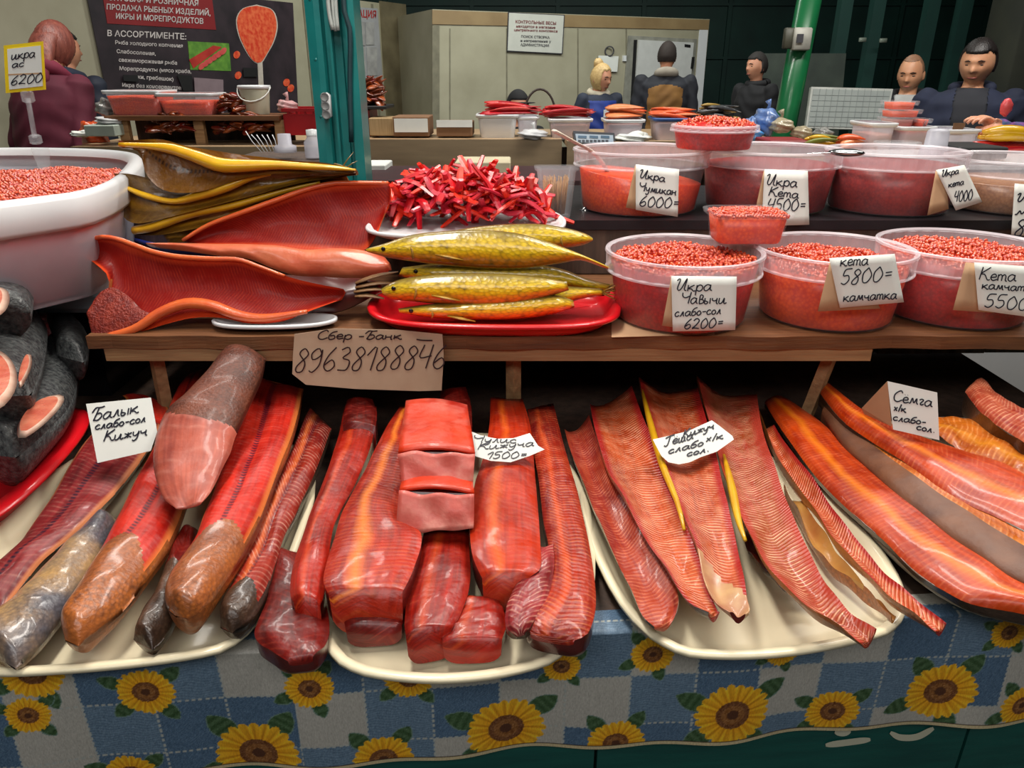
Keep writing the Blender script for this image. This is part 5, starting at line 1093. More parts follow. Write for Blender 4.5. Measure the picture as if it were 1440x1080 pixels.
chunk('dark round-backed fish piece with a pink cut end at the left frame edge', [(-60, 430, 40, 436), (-70, 470, 66, 462), (-60, 520, 60, 510), (-50, 560, 44, 556)], 1.13, .045, .05, 83, face=[([(-40, 488), (0, 490), (22, 512), (26, 545), (4, 576), (-40, 590)], 1.185, 0), ([(42, 492), (47, 512), (32, 544), (25, 548), (30, 515)], 1.155, 0)])
chunk('topmost dark fish piece at the left frame edge below the white tub', [(-80, 390, 20, 386), (-70, 420, 46, 408), (-50, 450, 44, 440)], 1.20, .035, .04, 84, face=[([(-60, 400), (8, 402), (16, 420), (4, 446), (-60, 462)], 1.238, 0)])

# hanging cardboard sign and cards on the fish
def planeQ(quad_px, p, n): return (Vector(p), Vector(n).normalized())
pl = (Vector((0, SY-.012, SZ)), Vector((0, -1, .12)).normalized())
q = [(414, 470), (470, 462), (560, 464), (622, 470), (624, 500), (621, 549), (590, 550), (500, 547), (430, 541), (411, 526), (412, 500)]
root = thing('cardboard_sign', (U(518, 500, pl).x, SY-.012, U(518, 550, pl).z), 'long tan card with a handwritten phone number hanging from the shelf edge', 'sign')
m = MB(); m.poly([U(x, y, pl) for x, y in q][::-1], .0012, pl[1]); leaf = m.build('card', M['sign_board'], root, smooth=False)
writes([('Сбер', (446, 477), (496, 477), 6.5), ('-Банк', (503, 477), (566, 477), 6), ('_', (585, 478), (610, 479), 3), ('89638188846', (414, 524), (628, 518), 17.5)], pl, leaf, wpx=1.9, mat=pm('brown_ink', (52, 30, 34), rough=.5), off=.0016)
def lying(p, n=(0, -.5, .86)): return (Vector(p), Vector(n).normalized())
pl = (PZ(175, 640, 1.045), Vector((0, -.75, .6)).normalized())
card('white card with two handwritten words above a third, on the left tray', [(121, 568), (212, 559), (221, 612), (137, 651)], pl, [], name='price_card') if False else None
def fcard(label, outline, pl, lines, wpx=1.7, back=None, th=.0006, curl=0):
    V = [U(x, y, pl) for x, y in outline]; c = sum(V, Vector())/len(V)
    root = thing('price_card', (c.x, c.y, min(v.z for v in V)), label, 'price card')
    m = MB(); m.poly(V[::-1], th, pl[1]); leaf = m.build('front_leaf', M['paper'], root, smooth=False)
    if back: B = [U(x, y, pl, -.006*k) for x, y, k in back]; m = MB(); m.poly(B[::-1], th, pl[1]); m.build('back_leaf', M['paper_tan'], root, smooth=False)
    writes(lines, pl, leaf, wpx=wpx, off=.0008)
fcard('white square card reading balyk, weakly salted coho, on the left tray', [(121, 568), (212, 559), (221, 607), (212, 634), (137, 651)], pl,
      [('Балык', (129, 592), (196, 580), 9), ('слабо-сол', (134, 604), (206, 593), 6), ('Кижуч', (146, 621), (208, 611), 7.5)], wpx=2.0)
pl = (PZ(710, 640, 1.045), Vector((0, -.6, .8)).normalized())
fcard('small curled white card with faded writing on the second tray', [(654, 603), (678, 613), (700, 617), (722, 616), (745, 609), (757, 627), (766, 632), (745, 641), (718, 650), (690, 648), (667, 641)], pl,
      [('Чулис', (665, 621), (727, 623), 5), ('Кижуча', (672, 632), (752, 627), 5), ('1500=', (684, 645), (742, 644), 5)], wpx=1.4)
pl = (PZ(975, 640, 1.035), Vector((0, -.6, .8)).normalized())
fcard('torn white card with four slanted lines of writing on the third tray', [(918, 618), (940, 613), (968, 606), (1001, 591), (1008, 596), (1030, 613), (1032, 618), (1008, 635), (985, 643), (970, 650), (955, 653), (940, 650), (930, 641)], pl,
      [('Кижуч', (960, 616), (1005, 602), 5.5), ('Тёша', (934, 628), (976, 616), 6.5), ('х/к', (993, 621), (1018, 616), 5), ('слабо', (940, 638), (990, 626), 5), ('сол.', (966, 642), (999, 634), 4.5)], wpx=1.9)
pl = (PZ(1280, 612, 1.055), Vector((-.12, -.9, .25)).normalized())
fcard('folded white card reading salmon cold smoked, standing on the right tray', [(1248, 536), (1318, 552), (1321, 619), (1256, 604)], pl,
      [('Сёмга', (1256, 564), (1312, 572), 8), ('х/к', (1257, 577), (1275, 580), 5.5), ('слабо-', (1256, 591), (1303, 598), 5.2), ('сол.', (1289, 604), (1316, 609), 5)], back=[(1248, 536, 0), (1254, 600, 1), (1215, 582, 12), (1212, 574, 12)], wpx=1.9)

# ================================================================ THE HALL BEHIND
# left wall of panels with the banner, and the cold room
A_ = Vector((PZ(125, 200, 1.0).x*0+ (125-720)/F*5.6, 5.9, 0)); B_ = Vector(((415-720)/F*7.4, 7.9, 0))
LW = vp2((A_.x, A_.y), (B_.x, B_.y)); ld = Vector((B_.x-A_.x, B_.y-A_.y, 0)).normalized(); ln = LW[1]
if ln.y > 0: ln = -ln; LW = (LW[0], ln)
WE = U(572, 60, LW); WS = A_-ld*4
def wallbox(p, q, z0, z1, th, n): 
    m = MB(); a = [Vector((p.x, p.y, z0)), Vector((q.x, q.y, z0)), Vector((q.x, q.y, z1)), Vector((p.x, p.y, z1))]; m.poly(a if n.y < 0 else a, th, n); return m
w = struct(wallbox(WS, WE, 0, 2.22, .08, ln).build('wall_panels', M['beige_wall'], smooth=False))
for k in range(9):
    p = A_+ld*(k*1.1-3.0)
    if (WE-p).dot(ld) < .1: continue
    m = wallbox(p+ln*.012, p+ld*.03+ln*.012, 0, 2.2, .012, ln); m.build('panel_joint', pm('joint_strip', (128, 124, 104), rough=.6), w, smooth=False)
m = wallbox(WE-ld*.5+ln*.015, WE+ln*.015, 0, 2.24, .015, ln); m.build('corner_sheet', pm('worn_metal_sheet', (150, 140, 112), (110, 100, 78), scale=4, rough=.3, metal=.4, bump=.1), w, smooth=False)
CA, CB = PZ(608, 13, 2.1), PZ(998, 27, 2.1); CW = vp2((CA.x, CA.y), (CB.x, CB.y)); cn = CW[1]; cd = (CB-CA); cd.z = 0; cd.normalize()
if cn.y > 0: cn = -cn; CW = (CW[0], cn)
w = struct(wallbox(Vector((CA.x, CA.y, 0)), Vector((CB.x, CB.y, 0)), 0, 2.1, 2.0, cn).build('wall_cold_room', M['beige_wall'], smooth=False))
def onwall(quad, off, th=.006, pl=CW): 
    n = pl[1]; a = [U(x, y, pl, off) for x, y in quad]; m = MB(); m.poly([a[3], a[2], a[1], a[0]], th, n); return m
onwall([(608, 14), (998, 28), (996, 42), (608, 34)], .012, .01).build('top_trim', pm('tan_trim', (150, 128, 92), (128, 106, 74), scale=4, rough=.5), w, smooth=False)
for px in (632, 712, 812, 880): onwall([(px, 40), (px+1.5, 40), (px+1.5, 210), (px, 210)], .006, .004).build('panel_joint', MATS['joint_strip'], w, smooth=False)
onwall([(608, 36), (618, 36), (618, 220), (608, 220)], .01, .008).build('corner_strip', MATS['joint_strip'], w, smooth=False)
onwall([(984, 40), (996, 41), (980, 230), (968, 230)], .01, .008).build('corner_strip', M['white'], w, smooth=False)
dr = thing('cold_room_door', tuple(U(930, 150, CW)), 'white hinged cold room door behind the man in the brown jacket', 'door')
dr['kind'] = 'structure'; dr.name = 'door_1'; ORG['door_1'] = ORG['cold_room_door']
onwall([(884, 50), (980, 55), (966, 225), (870, 225)], .02, .02).build('door_frame', pm('door_frame_grey', (150, 150, 140), rough=.5), dr, smooth=False)
onwall([(899, 56), (976, 60), (962, 225), (885, 225)], .045, .03).build('door_leaf', pm('door_white', (206, 208, 206), (196, 198, 196), rough=.45), dr, smooth=False)
onwall([(892, 56), (896, 56), (888, 200), (884, 200)], .03, .01).build('door_seal', pm('black_rubber', (20, 20, 22), rough=.6), dr, smooth=False)
onwall([(963, 62), (971, 63), (971, 67), (963, 66)], .05, .01).build('maker_plate', MATS['black_rubber'], dr, smooth=False)
onwall([(974, 80), (977, 80), (975, 96), (972, 96)], .06, .02).build('hinge', MATS['black_rubber'], dr, smooth=False)
onwall([(877, 78), (881, 78), (881, 86), (877, 86)], .03, .03).build('switch_box', M['white'], w, smooth=False)

def notice(name, label, quad, pl, bg, lines, off=.03, frame=None, cat='sign'):
    c = sum([U(x, y, pl) for x, y in quad], Vector())/4; root = thing(name, tuple(c), label, cat)
    if frame: 
        q = [(quad[0][0]-1.2, quad[0][1]-1.2), (quad[1][0]+1.2, quad[1][1]-1.2), (quad[2][0]+1.2, quad[2][1]+1.2), (quad[3][0]-1.2, quad[3][1]+1.2)]
        onwall(q, off-.004, .01, pl).build('frame', frame, root, smooth=False)
    pn = onwall(quad, off, .008, pl).build('panel', bg, root, smooth=False)
    for t, p0, p1, h, mt in lines: printed(t, p0, p1, h, pl, pn, mt, off=off+.004, bold=.018)
    return root
maroon_ink = pm('maroon_print', (120, 34, 40), rough=.6); grey_ink = pm('grey_print', (60, 60, 66), rough=.6)
notice('notice_board', 'white framed notice about control scales high on the cold room wall', [(716, 18), (793, 22), (790, 75), (714, 71)], CW, pm('notice_white', (196, 198, 190), (188, 190, 182), rough=.5),
       [('КОНТРОЛЬНЫЕ ВЕСЫ', (725, 32.5), (782, 35), 4.2, maroon_ink), ('находятся в магазине', (726, 38.5), (781, 40.5), 3.6, maroon_ink), ('центрального комплекса', (723, 43.5), (784, 45.5), 3.4, maroon_ink),
        ('ПОИСК СТВОРКА', (733, 53), (773, 54.5), 3.4, grey_ink), ('и направление у', (732, 58.5), (775, 60), 3.4, grey_ink), ('АДМИНИСТРАЦИИ', (732, 64.5), (772, 66), 3.6, grey_ink)], frame=grey_ink)
notice('paper_sheet', 'plain paper sheet pinned on the cold room wall above the blonde woman', [(842, 78), (870, 79), (868, 101), (841, 100)], CW, M['paper'], [], cat='paper')
m = MB(); q = U(857, 72, CW, .03); m.tube([q+Vector((.05*math.cos(a), 0, .05*math.sin(a))) for a in [i*math.pi/8 for i in range(17)]], .008, n=6); tag(m.build('wall_ring', grey_ink), 'small dark ring hook on the cold room wall above the paper sheet', 'hook')
# info board on the left wall
ib = notice('information_board', 'tall grey information board with red heading behind the teal post', [(470, 8), (531, 12), (540, 135), (478, 132)], LW, pm('board_grey', (160, 162, 164), (150, 150, 154), rough=.3), [('ИНФОРМАЦИЯ', (462, 21), (529, 25.5), 10, pm('red_print', (176, 34, 32), rough=.6))], off=.05)
for k, (x, y, w_, h_) in enumerate(((501, 30, 12, 34), (514, 31, 12, 32), (502, 66, 12, 36), (516, 66, 14, 40))):
    onwall([(x, y), (x+w_, y+.6), (x+w_+.8, y+h_), (x+.8, y+h_)], .058, .004, LW).build('sheet', pm('pinned_sheet', (178, 178, 176), (130, 130, 132), scale=8, rough=.25, coat=.4), ib, smooth=False)
# banner
bgm = pm('banner_stone', (58, 48, 54), (38, 33, 38), scale=5, rough=.45, det=8, contrast=1.4)
wh = pm('banner_white', (214, 206, 204), rough=.6); redp = pm('banner_red', (136, 34, 38), (120, 28, 32), scale=3, rough=.5)
bn = notice('banner', 'dark fish seller banner with a caviar spoon picture on the left wall', [(118, -26), (412, 4), (420, 165), (156, 160)], LW, bgm, [
    ('В АССОРТИМЕНТЕ:', (151, 50.5), (262, 55.5), 8.2, wh), ('Рыба холодного копчения', (162, 62), (257, 67), 5.2, wh), ('Слабосоленая,', (164, 74.5), (219, 78), 5.2, wh), ('свежемороженая рыба', (167, 86.5), (249, 91), 5.2, wh),
    ('Морепродукты (мясо краба,', (168, 98.5), (269, 103), 5.2, wh), ('ки, гребешок)', (194, 110.5), (244, 114), 5.2, wh), ('Икра без консервантов', (172, 122), (255, 126), 5.2, wh)], off=.03)
onwall([(142, -20), (298, -4), (304, 42), (151, 33)], .034, .003, LW).build('red_field', redp, bn, smooth=False)
for t, p0, p1, h in (('ОПТОВАЯ И РОЗНИЧНАЯ', (152, 0), (279, 8.5), 8), ('ПРОДАЖА РЫБНЫХ ИЗДЕЛИЙ,', (150, 13), (296, 22), 7.5), ('ИКРЫ И МОРЕПРОДУКТОВ', (163, 26), (286, 33.5), 7.5)): printed(t, p0, p1, h, LW, bn, wh, off=.0385, bold=.02)
onwall([(264, 58), (322, 61), (325, 100), (268, 98)], .034, .003, LW).build('picture_greens', pm('picture_greens', (110, 160, 60), (60, 110, 40), scale=16, rough=.5), bn, smooth=False)
onwall([(266, 84), (300, 64), (312, 66), (272, 96)], .038, .003, LW).build('picture_fillet', pm('picture_fillet', (190, 60, 48), (160, 40, 34), scale=12, rough=.5), bn, smooth=False)
def disc(cx, cy, rx, ry, off, name, mat, pl=LW, parent=None, n=20, rot=0):
    m = MB(); V = []
    for k in range(n):
        a = 2*math.pi*k/n; x, y = rx*math.cos(a), ry*math.sin(a); V.append(U(cx+x*math.cos(rot)-y*math.sin(rot), cy+x*math.sin(rot)+y*math.cos(rot), pl, off))
    m.poly(V[::-1], .003, pl[1]); return m.build(name, mat, parent, smooth=False)
for k in range(6): disc(284+k*6, 93-k*4.2, 6, 3.6, .041+.0015*k, 'picture_slice', pm('picture_slice', (214, 96, 90), (190, 60, 60), scale=14, rough=.5), parent=bn, rot=-.9)
cav = pm('picture_caviar', (206, 62, 40), (228, 110, 70), scale=30, rough=.4, contrast=1.6); pale = pm('picture_spoon_edge', (206, 196, 184), rough=.5)
def spoonpts(g):
    P = [(361, 8-g), (382+g, 14), (389+g, 34), (385+g, 56), (375+g*.7, 76), (366+g*.4, 88+g), (355-g*.3, 84+g*.5), (344-g, 66), (336-g, 46), (334-g, 26), (343-g, 12)]
    return [tuple(q) for q in crom(P+[P[0]], 45)[:-1]]
for g, off, nm, mt in ((1.6, .034, 'spoon_rim', pale), (0, .038, 'spoon_caviar', cav)):
    m = MB(); m.poly([U(x, y, LW, off) for x, y in spoonpts(g)][::-1], .003, LW[1]); m.build(nm, mt, bn, smooth=False)
onwall([(362, 84), (369, 85), (371, 125), (364, 125)], .036, .003, LW).build('spoon_handle', pale, bn, smooth=False)
for x, y in ((333, 77), (335, 106), (403, 116), (409, 124)): disc(x, y, 4.5, 5.5, .036, 'picture_egg', cav, parent=bn, rot=.4)
onwall([(273, 109), (314, 112), (315, 160), (276, 160)], .05, .003, LW).build('pale_sheet', pm('lavender_sheet', (136, 118, 124), (124, 106, 112), rough=.6), bn, smooth=False)
onwall([(342, 95), (362, 96), (363, 108), (343, 108)], .05, .003, LW).build('dark_patch', MATS['black_rubber'], bn, smooth=False)
onwall([(173, 105), (194, 106), (195, 115), (174, 114)], .05, .003, LW).build('dark_patch', MATS['black_rubber'], bn, smooth=False)
onwall([(249, 105), (270, 106), (271, 128), (258, 128)], .05, .003, LW).build('dark_patch', MATS['black_rubber'], bn, smooth=False)

# teal stall post with channels, cables and socket strip
pb = U(482, 262, yp(1.95)); x0 = PY(448, 250, 1.95).x; x1p = PY(510, 250, 1.95).x
pp = thing('stall_post', ((x0+x1p)/2, 1.97, 0), 'teal painted profiled steel post of the stall rising out of frame', 'post')
m = MB(); X = lambda px, y=1.95: PY(px, 200, y).x
prof = [(446, 2.04), (446, 1.955), (458, 1.95), (466, 1.95), (468, 1.975), (474, 1.975), (475, 1.955), (478, 1.955), (479, 1.975), (489, 1.975), (490, 1.985), (497, 1.985), (498, 1.95), (511, 1.95), (511, 2.04)]
V = []; k = len(prof)
for z in (0, 3.1): V += [(X(a), b, z) for a, b in prof]
m.add(V, [(i, (i+1) % k, (i+1) % k+k, i+k) for i in range(k)]+[tuple(range(k, 2*k))]); m.build('post_profile', M['teal'], pp, smooth=False)
for z in (1.4, 1.53, 1.66, 1.79):
    m = MB(); m.lathe((0, 0, 0), [(.005, 0), (.005, .003), (.002, .005)], 8, cap1=True); m.v = [(X(455)+a, 1.955-c_, z+b) for a, b, c_ in m.v]; m.build('rivet', M['teal'], pp)
for k, (pts, r) in enumerate((([(459, -60), (462, 10), (468, 42)], .005), ([(465, -60), (468, 10), (472, 44)], .004), ([(470, -60), (472, 8), (475, 43)], .005), ([(481, -60), (484, 15), (492, 42), (492, 120), (494, 200)], .006))):
    m = MB(); m.tube(spath([PY(x, y, 1.94) for x, y in pts], 12), r, n=8)
    tag(m.build('cable', pm('white_cable', (176, 184, 180), rough=.5) if k != 3 else pm('dark_cable', (26, 60, 66), rough=.5)), ['leftmost pale cable running down the teal post', 'middle pale cable running down the teal post', 'rightmost pale cable running down the teal post', 'long dark cable running down the groove of the teal post'][k], 'cable')
so = thing('socket_strip', tuple(PY(460, 168, 1.93)), 'white three-way socket strip fixed to the teal post', 'socket')
a, b = PY(452, 130, 1.93), PY(467, 167, 1.93); m = MB(); m.box(((a.x+b.x)/2, 1.93, (a.z+b.z)/2), (b.x-a.x, .03, a.z-b.z), bev=.006); m.build('housing', M['white'], so)
for k in range(3):
    m = MB(); m.lathe((0, 0, 0), [(.0105, 0), (.0095, .002), (.008, .0005), (0, .0005)], 20); cz = a.z-(a.z-b.z)*(k+.5)/3; m.v = [((a.x+b.x)/2+p, 1.9145-r_, cz+q) for p, q, r_ in m.v]; m.build('socket', pm('socket_grey', (120, 122, 122), rough=.5), so)

# green round pole with junction box
g = thing('green_pole', (PY(1105, 180, 5.2).x, 5.2, 0), 'round bright green pole with a junction box in the right background', 'pole')
xt, xb = PY(1138, 0, 5.2), PY(1102, 185, 5.2); m = MB(); d = (xt-xb); m.tube([xb-d*(xb.z/d.z), xt+d*.6], .075, n=24); m.build('pole_tube', pm('green_paint', (24, 108, 62), (16, 86, 50), scale=5, rough=.3, coat=.3), g)
q = PY(1127, 55, 5.1); m = MB(); m.box(q, (.11, .06, .13), bev=.008); m.build('junction_box', pm('box_grey', (176, 176, 166), rough=.5), g)
q = PY(1110, 54, 5.12); m = MB(); m.box(q, (.07, .05, .12), bev=.006); m.build('meter_box', pm('box_brown', (74, 74, 62), rough=.5), g)
m = MB(); q = PY(1125, 54, 5.06); m.box(q, (.04, .006, .05)); m.build('box_window', grey_ink, g, smooth=False)
# dull hanging panel, whiteboard, column at right
m = MB(); a = [PY(x, y, 7.5) for x, y in ((1075, 75), (1190, 75), (1160, 390), (1030, 390))]; m.poly(a[::-1], .03, (0, -1, 0)); tag(m.build('grey_tarp', pm('grey_green_tarp', (66, 76, 68), (50, 58, 54), scale=5, rough=.8, bump=.4), smooth=False), 'dull grey-green sheet hanging in the dark behind the green pole', 'sheet')
wbd = thing('grid_panel', tuple(PY(1195, 185, 5.0)), 'light grey framed grid panel leaning beside the bald man', 'board')
gq = [(1141, 122), (1256, 125), (1244, 183), (1133, 180)]; gp = tp(5.0, 1.2, 12)
onwall(gq, 0, .03, gp).build('frame', pm('panel_frame', (188, 192, 186), rough=.4), wbd, smooth=False)
onwall([(1144, 125), (1253, 128), (1241, 180), (1136, 177)], .004, .005, gp).build('face', pm('panel_face', (150, 158, 154), (140, 148, 146), rough=.4), wbd, smooth=False)
for k in range(1, 12): x = 1136+k*9; onwall([(x+.2*(k)/3+8, 125), (x+8.8, 125), (x+.8, 179), (x, 179)], .006, .002, gp).build('grid_bar', pm('grid_line', (132, 140, 138), rough=.5), wbd, smooth=False)
for k in range(1, 7): y = 126+k*7.6; onwall([(1144-k*1, y-.4), (1252-k*1.4, y+1.6), (1252-k*1.4, y+2.2), (1144-k*1, y+.2)], .006, .002, gp).build('grid_bar', MATS['grid_line'], wbd, smooth=False)
m = MB(); q = PY(1425, 60, 7); m.box((q.x+.25, 7, 2.0), (.75, .5, 4.0), bev=.02); tag(m.build('column', pm('olive_column', (52, 54, 42), (34, 38, 32), scale=3, rough=.8, bump=.3)), 'dim olive concrete column at the right edge of the frame', 'column')
for k, x in enumerate((1180, 1225, 1300, 1345)):
    q = PY(x, 60, 8.5); m = MB(); m.box((q.x, 8.5, 2.0), (.12, .12, 4.0)); tag(m.build('steel_upright', M['green_wall'], smooth=False), ['dark green steel upright just right of the green pole', 'dark green steel upright left of the bald man', 'dark green steel upright between the two men', 'dark green steel upright behind the dark-haired man'][k], 'post')
for k, (x, y) in enumerate(((1213, 56), (1242, 57))):
    q = PY(x, y, 8.2); m = MB(); m.box(q, (.07, .03, .04), bev=.004); tag(m.build('wall_lamp', pm('dim_lamp', (130, 140, 128), rough=.3)), ['left of two small pale fittings on the dark wall', 'right of two small pale fittings on the dark wall'][k], 'fitting')

# ---------------------------------------------------------------- opposite stalls
OZ = 1.19
def slab(name, label, x0, x1, y0, y1, z, th, mat, cat='counter', front=None, ftop=0, legs=True):
    root = thing(name, ((x0+x1)/2, (y0+y1)/2, 0), label, cat)
    m = MB(); m.box(((x0+x1)/2, (y0+y1)/2, z-th/2), (x1-x0, y1-y0, th)); m.build('top', mat, root, smooth=False)
    if front: m = MB(); m.box(((x0+x1)/2, y0-.008, z-front/2+ftop), (x1-x0, .015, front)); m.build('front_board', pm('patched_board', (150, 130, 100), (120, 102, 78), scale=3, rough=.55, stretch=(1, 1, 6)), root, smooth=False)
    m = MB(); m.box(((x0+x1)/2, y1-.05, z/2-.05), (x1-x0-.04, .04, z-.1)); m.build('back_panel', M['wood_dark'], root, smooth=False)
    if legs:
        for x in (x0+.05, x1-.05): m = MB(); m.box((x, y0+.06, z/2-.03), (.05, .05, z-.06)); m.build('leg', M['wood_dark'], root, smooth=False)
    return root
xm0, xm1, xm2, xr = PY(512, 200, 3.95).x, PY(790, 200, 3.95).x, PY(1090, 200, 3.95).x, 2.9
slab('opposite_counter', 'opposite stall counter with a patched pale board front in the middle', xm0, xm1, 3.95, 4.7, OZ, .03, M['oilcloth'], front=.15)
slab('opposite_counter', 'second opposite counter with beige front right of the patched one', xm1+.02, xm2, 3.85, 4.7, OZ, .03, M['oilcloth'], front=.12)
slab('opposite_counter', 'right stall counter with white tubs in front of the two standing men', .92, xr, 2.75, 3.42, OZ-.02, .03, M['oilcloth'], front=.12)
xl0, xl1 = PY(100, 200, 3.55).x, PY(446, 200, 3.55).x
slab('opposite_counter', 'left stall counter with brown board front below the smoked fish', xl0, xl1, 3.55, 4.3, OZ, .03, M['oilcloth'], front=.14)
rk = thing('rack', ((xl0+xl1)/2, 3.8, OZ), 'low wooden rack over the dark smoked fish on the left counter', 'rack')
rx0, rx1 = PY(160, 165, 3.7).x, PY(400, 165, 3.7).x; rz = U(300, 163, yp(3.62)).z
m = MB(); m.box(((rx0+rx1)/2, 3.75, rz-.01), (rx1-rx0, .28, .02)); m.build('rack_board', M['wood'], rk, smooth=False)
for px in (172, 278, 392): m = MB(); x = PY(px, 175, 3.64).x; m.box((x, 3.66, (OZ+rz-.02)/2), (.045, .03, rz-.02-OZ)); m.build('rack_leg', M['wood_pale'], rk, smooth=False)
m = MB(); m.box(((rx0+rx1)/2, 3.885, (OZ+rz-.02)/2), (rx1-rx0-.02, .012, rz-.022-OZ)); m.build('added_dark_back', M['wood_dark'], rk, smooth=False)  # board added behind the legs so the gap under the rack stays dark
# lower ledge seen between the stalls
m = MB(); a = PZ(560, 252, 1.08); b_ = PZ(745, 232, 1.08); m.box((a.x*.5+b_.x*.5, 3.2, 1.10), (1.05, .5, .03)); m.box((a.x*.5+b_.x*.5, 3.2, .54), (1.0, .45, 1.09)); tag(m.build('low_cabinet', pm('dark_maroon_board', (60, 24, 28), (44, 20, 24), rough=.6), smooth=False), 'dark maroon low cabinet behind the heap of red strips', 'cabinet')
def pbox(name, label, px0, px1, py0, py1, y, dep, mat, cat='box', bev=.004, group=None, parent=None):
    a, b = PY(px0, py1, y), PY(px1, py0, y); m = MB(); m.box(((a.x+b.x)/2, y+dep/2, (a.z+b.z)/2), (abs(b.x-a.x), dep, abs(b.z-a.z)), bev=bev); o = m.build(name, mat, parent, smooth=False)
    if parent is None: tag(o, label, cat, group)
    return o
card_m = pm('corrugated_card', (176, 150, 108), (150, 124, 86), scale=30, rough=.8, stretch=(6, 1, .3)); whitec = M['white']; brownc = pm('brown_card', (134, 100, 70), (116, 84, 58), scale=9, rough=.8)
pbox('paper_box', 'open flat paper carton lid with a knife in the low gap between stalls', 640, 718, 228, 244, 3.1, .22, pm('cream_card', (206, 200, 170), (190, 180, 150), rough=.8))
pbox('white_box', 'white paper box beside the teal post under the patched counter', 512, 542, 232, 250, 3.3, .2, M['paper'])
m = MB(); q = PY(655, 238, 3.05); m.lathe((q.x, q.y, q.z-.02), [(.02, 0), (.024, .01), (.02, .045), (.012, .05), (.012, .06)], 14, cap0=True, cap1=True); tag(m.build('small_bottle', M['clear']), 'small clear bottle in front of the patched board', 'bottle')
yb = 4.02
pbox('corrugated_box', 'corrugated cardboard box just right of the teal post on the opposite counter', 520, 553, 166, 191, yb, .2, card_m)
r_ = thing('label_box', tuple(PY(578, 192, yb)), 'cardboard box with a white sheet on its front, second from the teal post', 'box'); pbox('box_body', '', 553, 603, 164, 192, yb, .22, brownc, parent=r_); pbox('white_sheet', '', 555, 601, 167, 186, yb-.01, .008, M['paper'], parent=r_, bev=0)
r_ = thing('label_box', tuple(PY(638, 192, yb)), 'low brown box with a white sheet on top, left of the white tubs', 'box'); pbox('box_body', '', 614, 664, 172, 192, yb, .22, brownc, parent=r_); pbox('white_sheet', '', 614, 664, 169, 179, yb-.01, .008, M['paper'], parent=r_, bev=0)
def ftub(label, px0, px1, py0, py1, y, dep=.2, mat=None, fill=None, fm=None, rimm=None, group='plastic tubs on the opposite stalls', name='food_tub', taper=.86):
    a, b = PY(px0, py1, y), PY(px1, py0, y); h = abs(b.z-a.z)
    return box_tub(name, label, ((a.x+b.x)/2, y+dep/2, a.z), (b.x-a.x)/2, dep/2, h, mat or M['frost'], fill=fill, fillm=fm, taper=taper, rad=.03, rimm=rimm or mat or M['white'], group=group, liph=.012, rim=.01)
pinkm = pm('pink_fish_fill', (206, 150, 136), (190, 120, 108), scale=12, rough=.5)
ftub('large white tub in the middle of the opposite counter', 672, 727, 161, 197, yb, mat=M['white'])
ftub('milky tub half hidden behind the large white tub', 728, 756, 164, 196, yb+.05)
ftub('milky tub under the red fish, left of the scale', 773, 832, 167, 197, yb, fill=.7, fm=pinkm)
ftub('milky tub with orange fish on top, right of the scale', 852, 906, 168, 203, yb-.15, fill=.8, fm=pinkm)
ftub('pink filled tub with a blue rim under the second orange fish pile', 920, 982, 166, 202, yb-.15, fill=.8, fm=pinkm, rimm=pm('blue_rim', (60, 100, 170), rough=.4))
# piles of fish sides lying on the opposite stalls
def pile(name, label, cat, group, px0, px1, py0, py1, y, dep, n, mats, L=.22, w=.028, th=.010, seed=0, tilt=.12, yaw=.35, rest=None):
    rr = random.Random(seed); a, b = PY(px0, py1, y), PY(px1, py0, y); H = abs(b.z-a.z); W = b.x-a.x; z0 = a.z
    me = []
    for k in range(3):
        m = MB(); bend = rr.uniform(-.02, .02)
        m.tube(spath([(-L/2, 0, 0), (-L*.15, bend, th*.5), (L*.2, bend, th*.3), (L/2, 0, -th*.2)], 9), [w*.35, w*.8, w, w, w*.95, w*.8, w*.6, w*.4, w*.15], n=8, flat=th/w); o = m.build('shape', mats[k % len(mats)]); me.append(o.data); bpy.data.objects.remove(o)
    for i in range(n):
        t = i/max(1, n-1); lay = t; u = rr.uniform(-1, 1)*(1-.5*lay)
        o = bpy.data.objects.new(name, me[i % 3]); COL.objects.link(o); o.location = ((a.x+b.x)/2+u*max(0, W-L*.8)/2, y+dep/2+rr.uniform(-1, 1)*dep*.35*(1-.5*lay), z0+th*.6+(H-th)*lay)
        o.rotation_euler = (rr.uniform(-.3, .3), rr.uniform(-tilt, tilt), rr.uniform(-yaw, yaw)); ORG[o.name] = Vector(o.location); tag(o, label, cat, group)
redf = [pm('pile_red', (206, 40, 44), (226, 90, 80), scale=14, rough=.35, coat=.4), pm('pile_crimson', (190, 24, 40), (170, 20, 30), scale=14, rough=.35, coat=.4)]
orf = [pm('pile_orange', (226, 96, 40), (206, 70, 30), scale=14, rough=.35, coat=.4), pm('pile_pale', (226, 150, 100), (216, 110, 60), scale=14, rough=.35, coat=.4)]
drk = [pm('pile_smoked', (122, 52, 20), (70, 30, 16), scale=14, rough=.3, coat=.5), pm('pile_brown', (170, 80, 30), (90, 36, 18), scale=14, rough=.3, coat=.5), pm('pile_reddish', (140, 36, 22), (80, 22, 16), scale=14, rough=.3, coat=.5)]
blk = [pm('pile_black', (38, 38, 42), (24, 24, 28), scale=14, rough=.3, coat=.5), pm('pile_ochre', (180, 150, 80), (120, 96, 50), scale=14, rough=.35)]
pile('red_fish_side', 'red fish side lying in the long red pile on the opposite tubs', 'fish', 'red fish sides on the opposite tubs', 680, 765, 150, 164, yb, .25, 9, redf, L=.30, w=.045, seed=1)
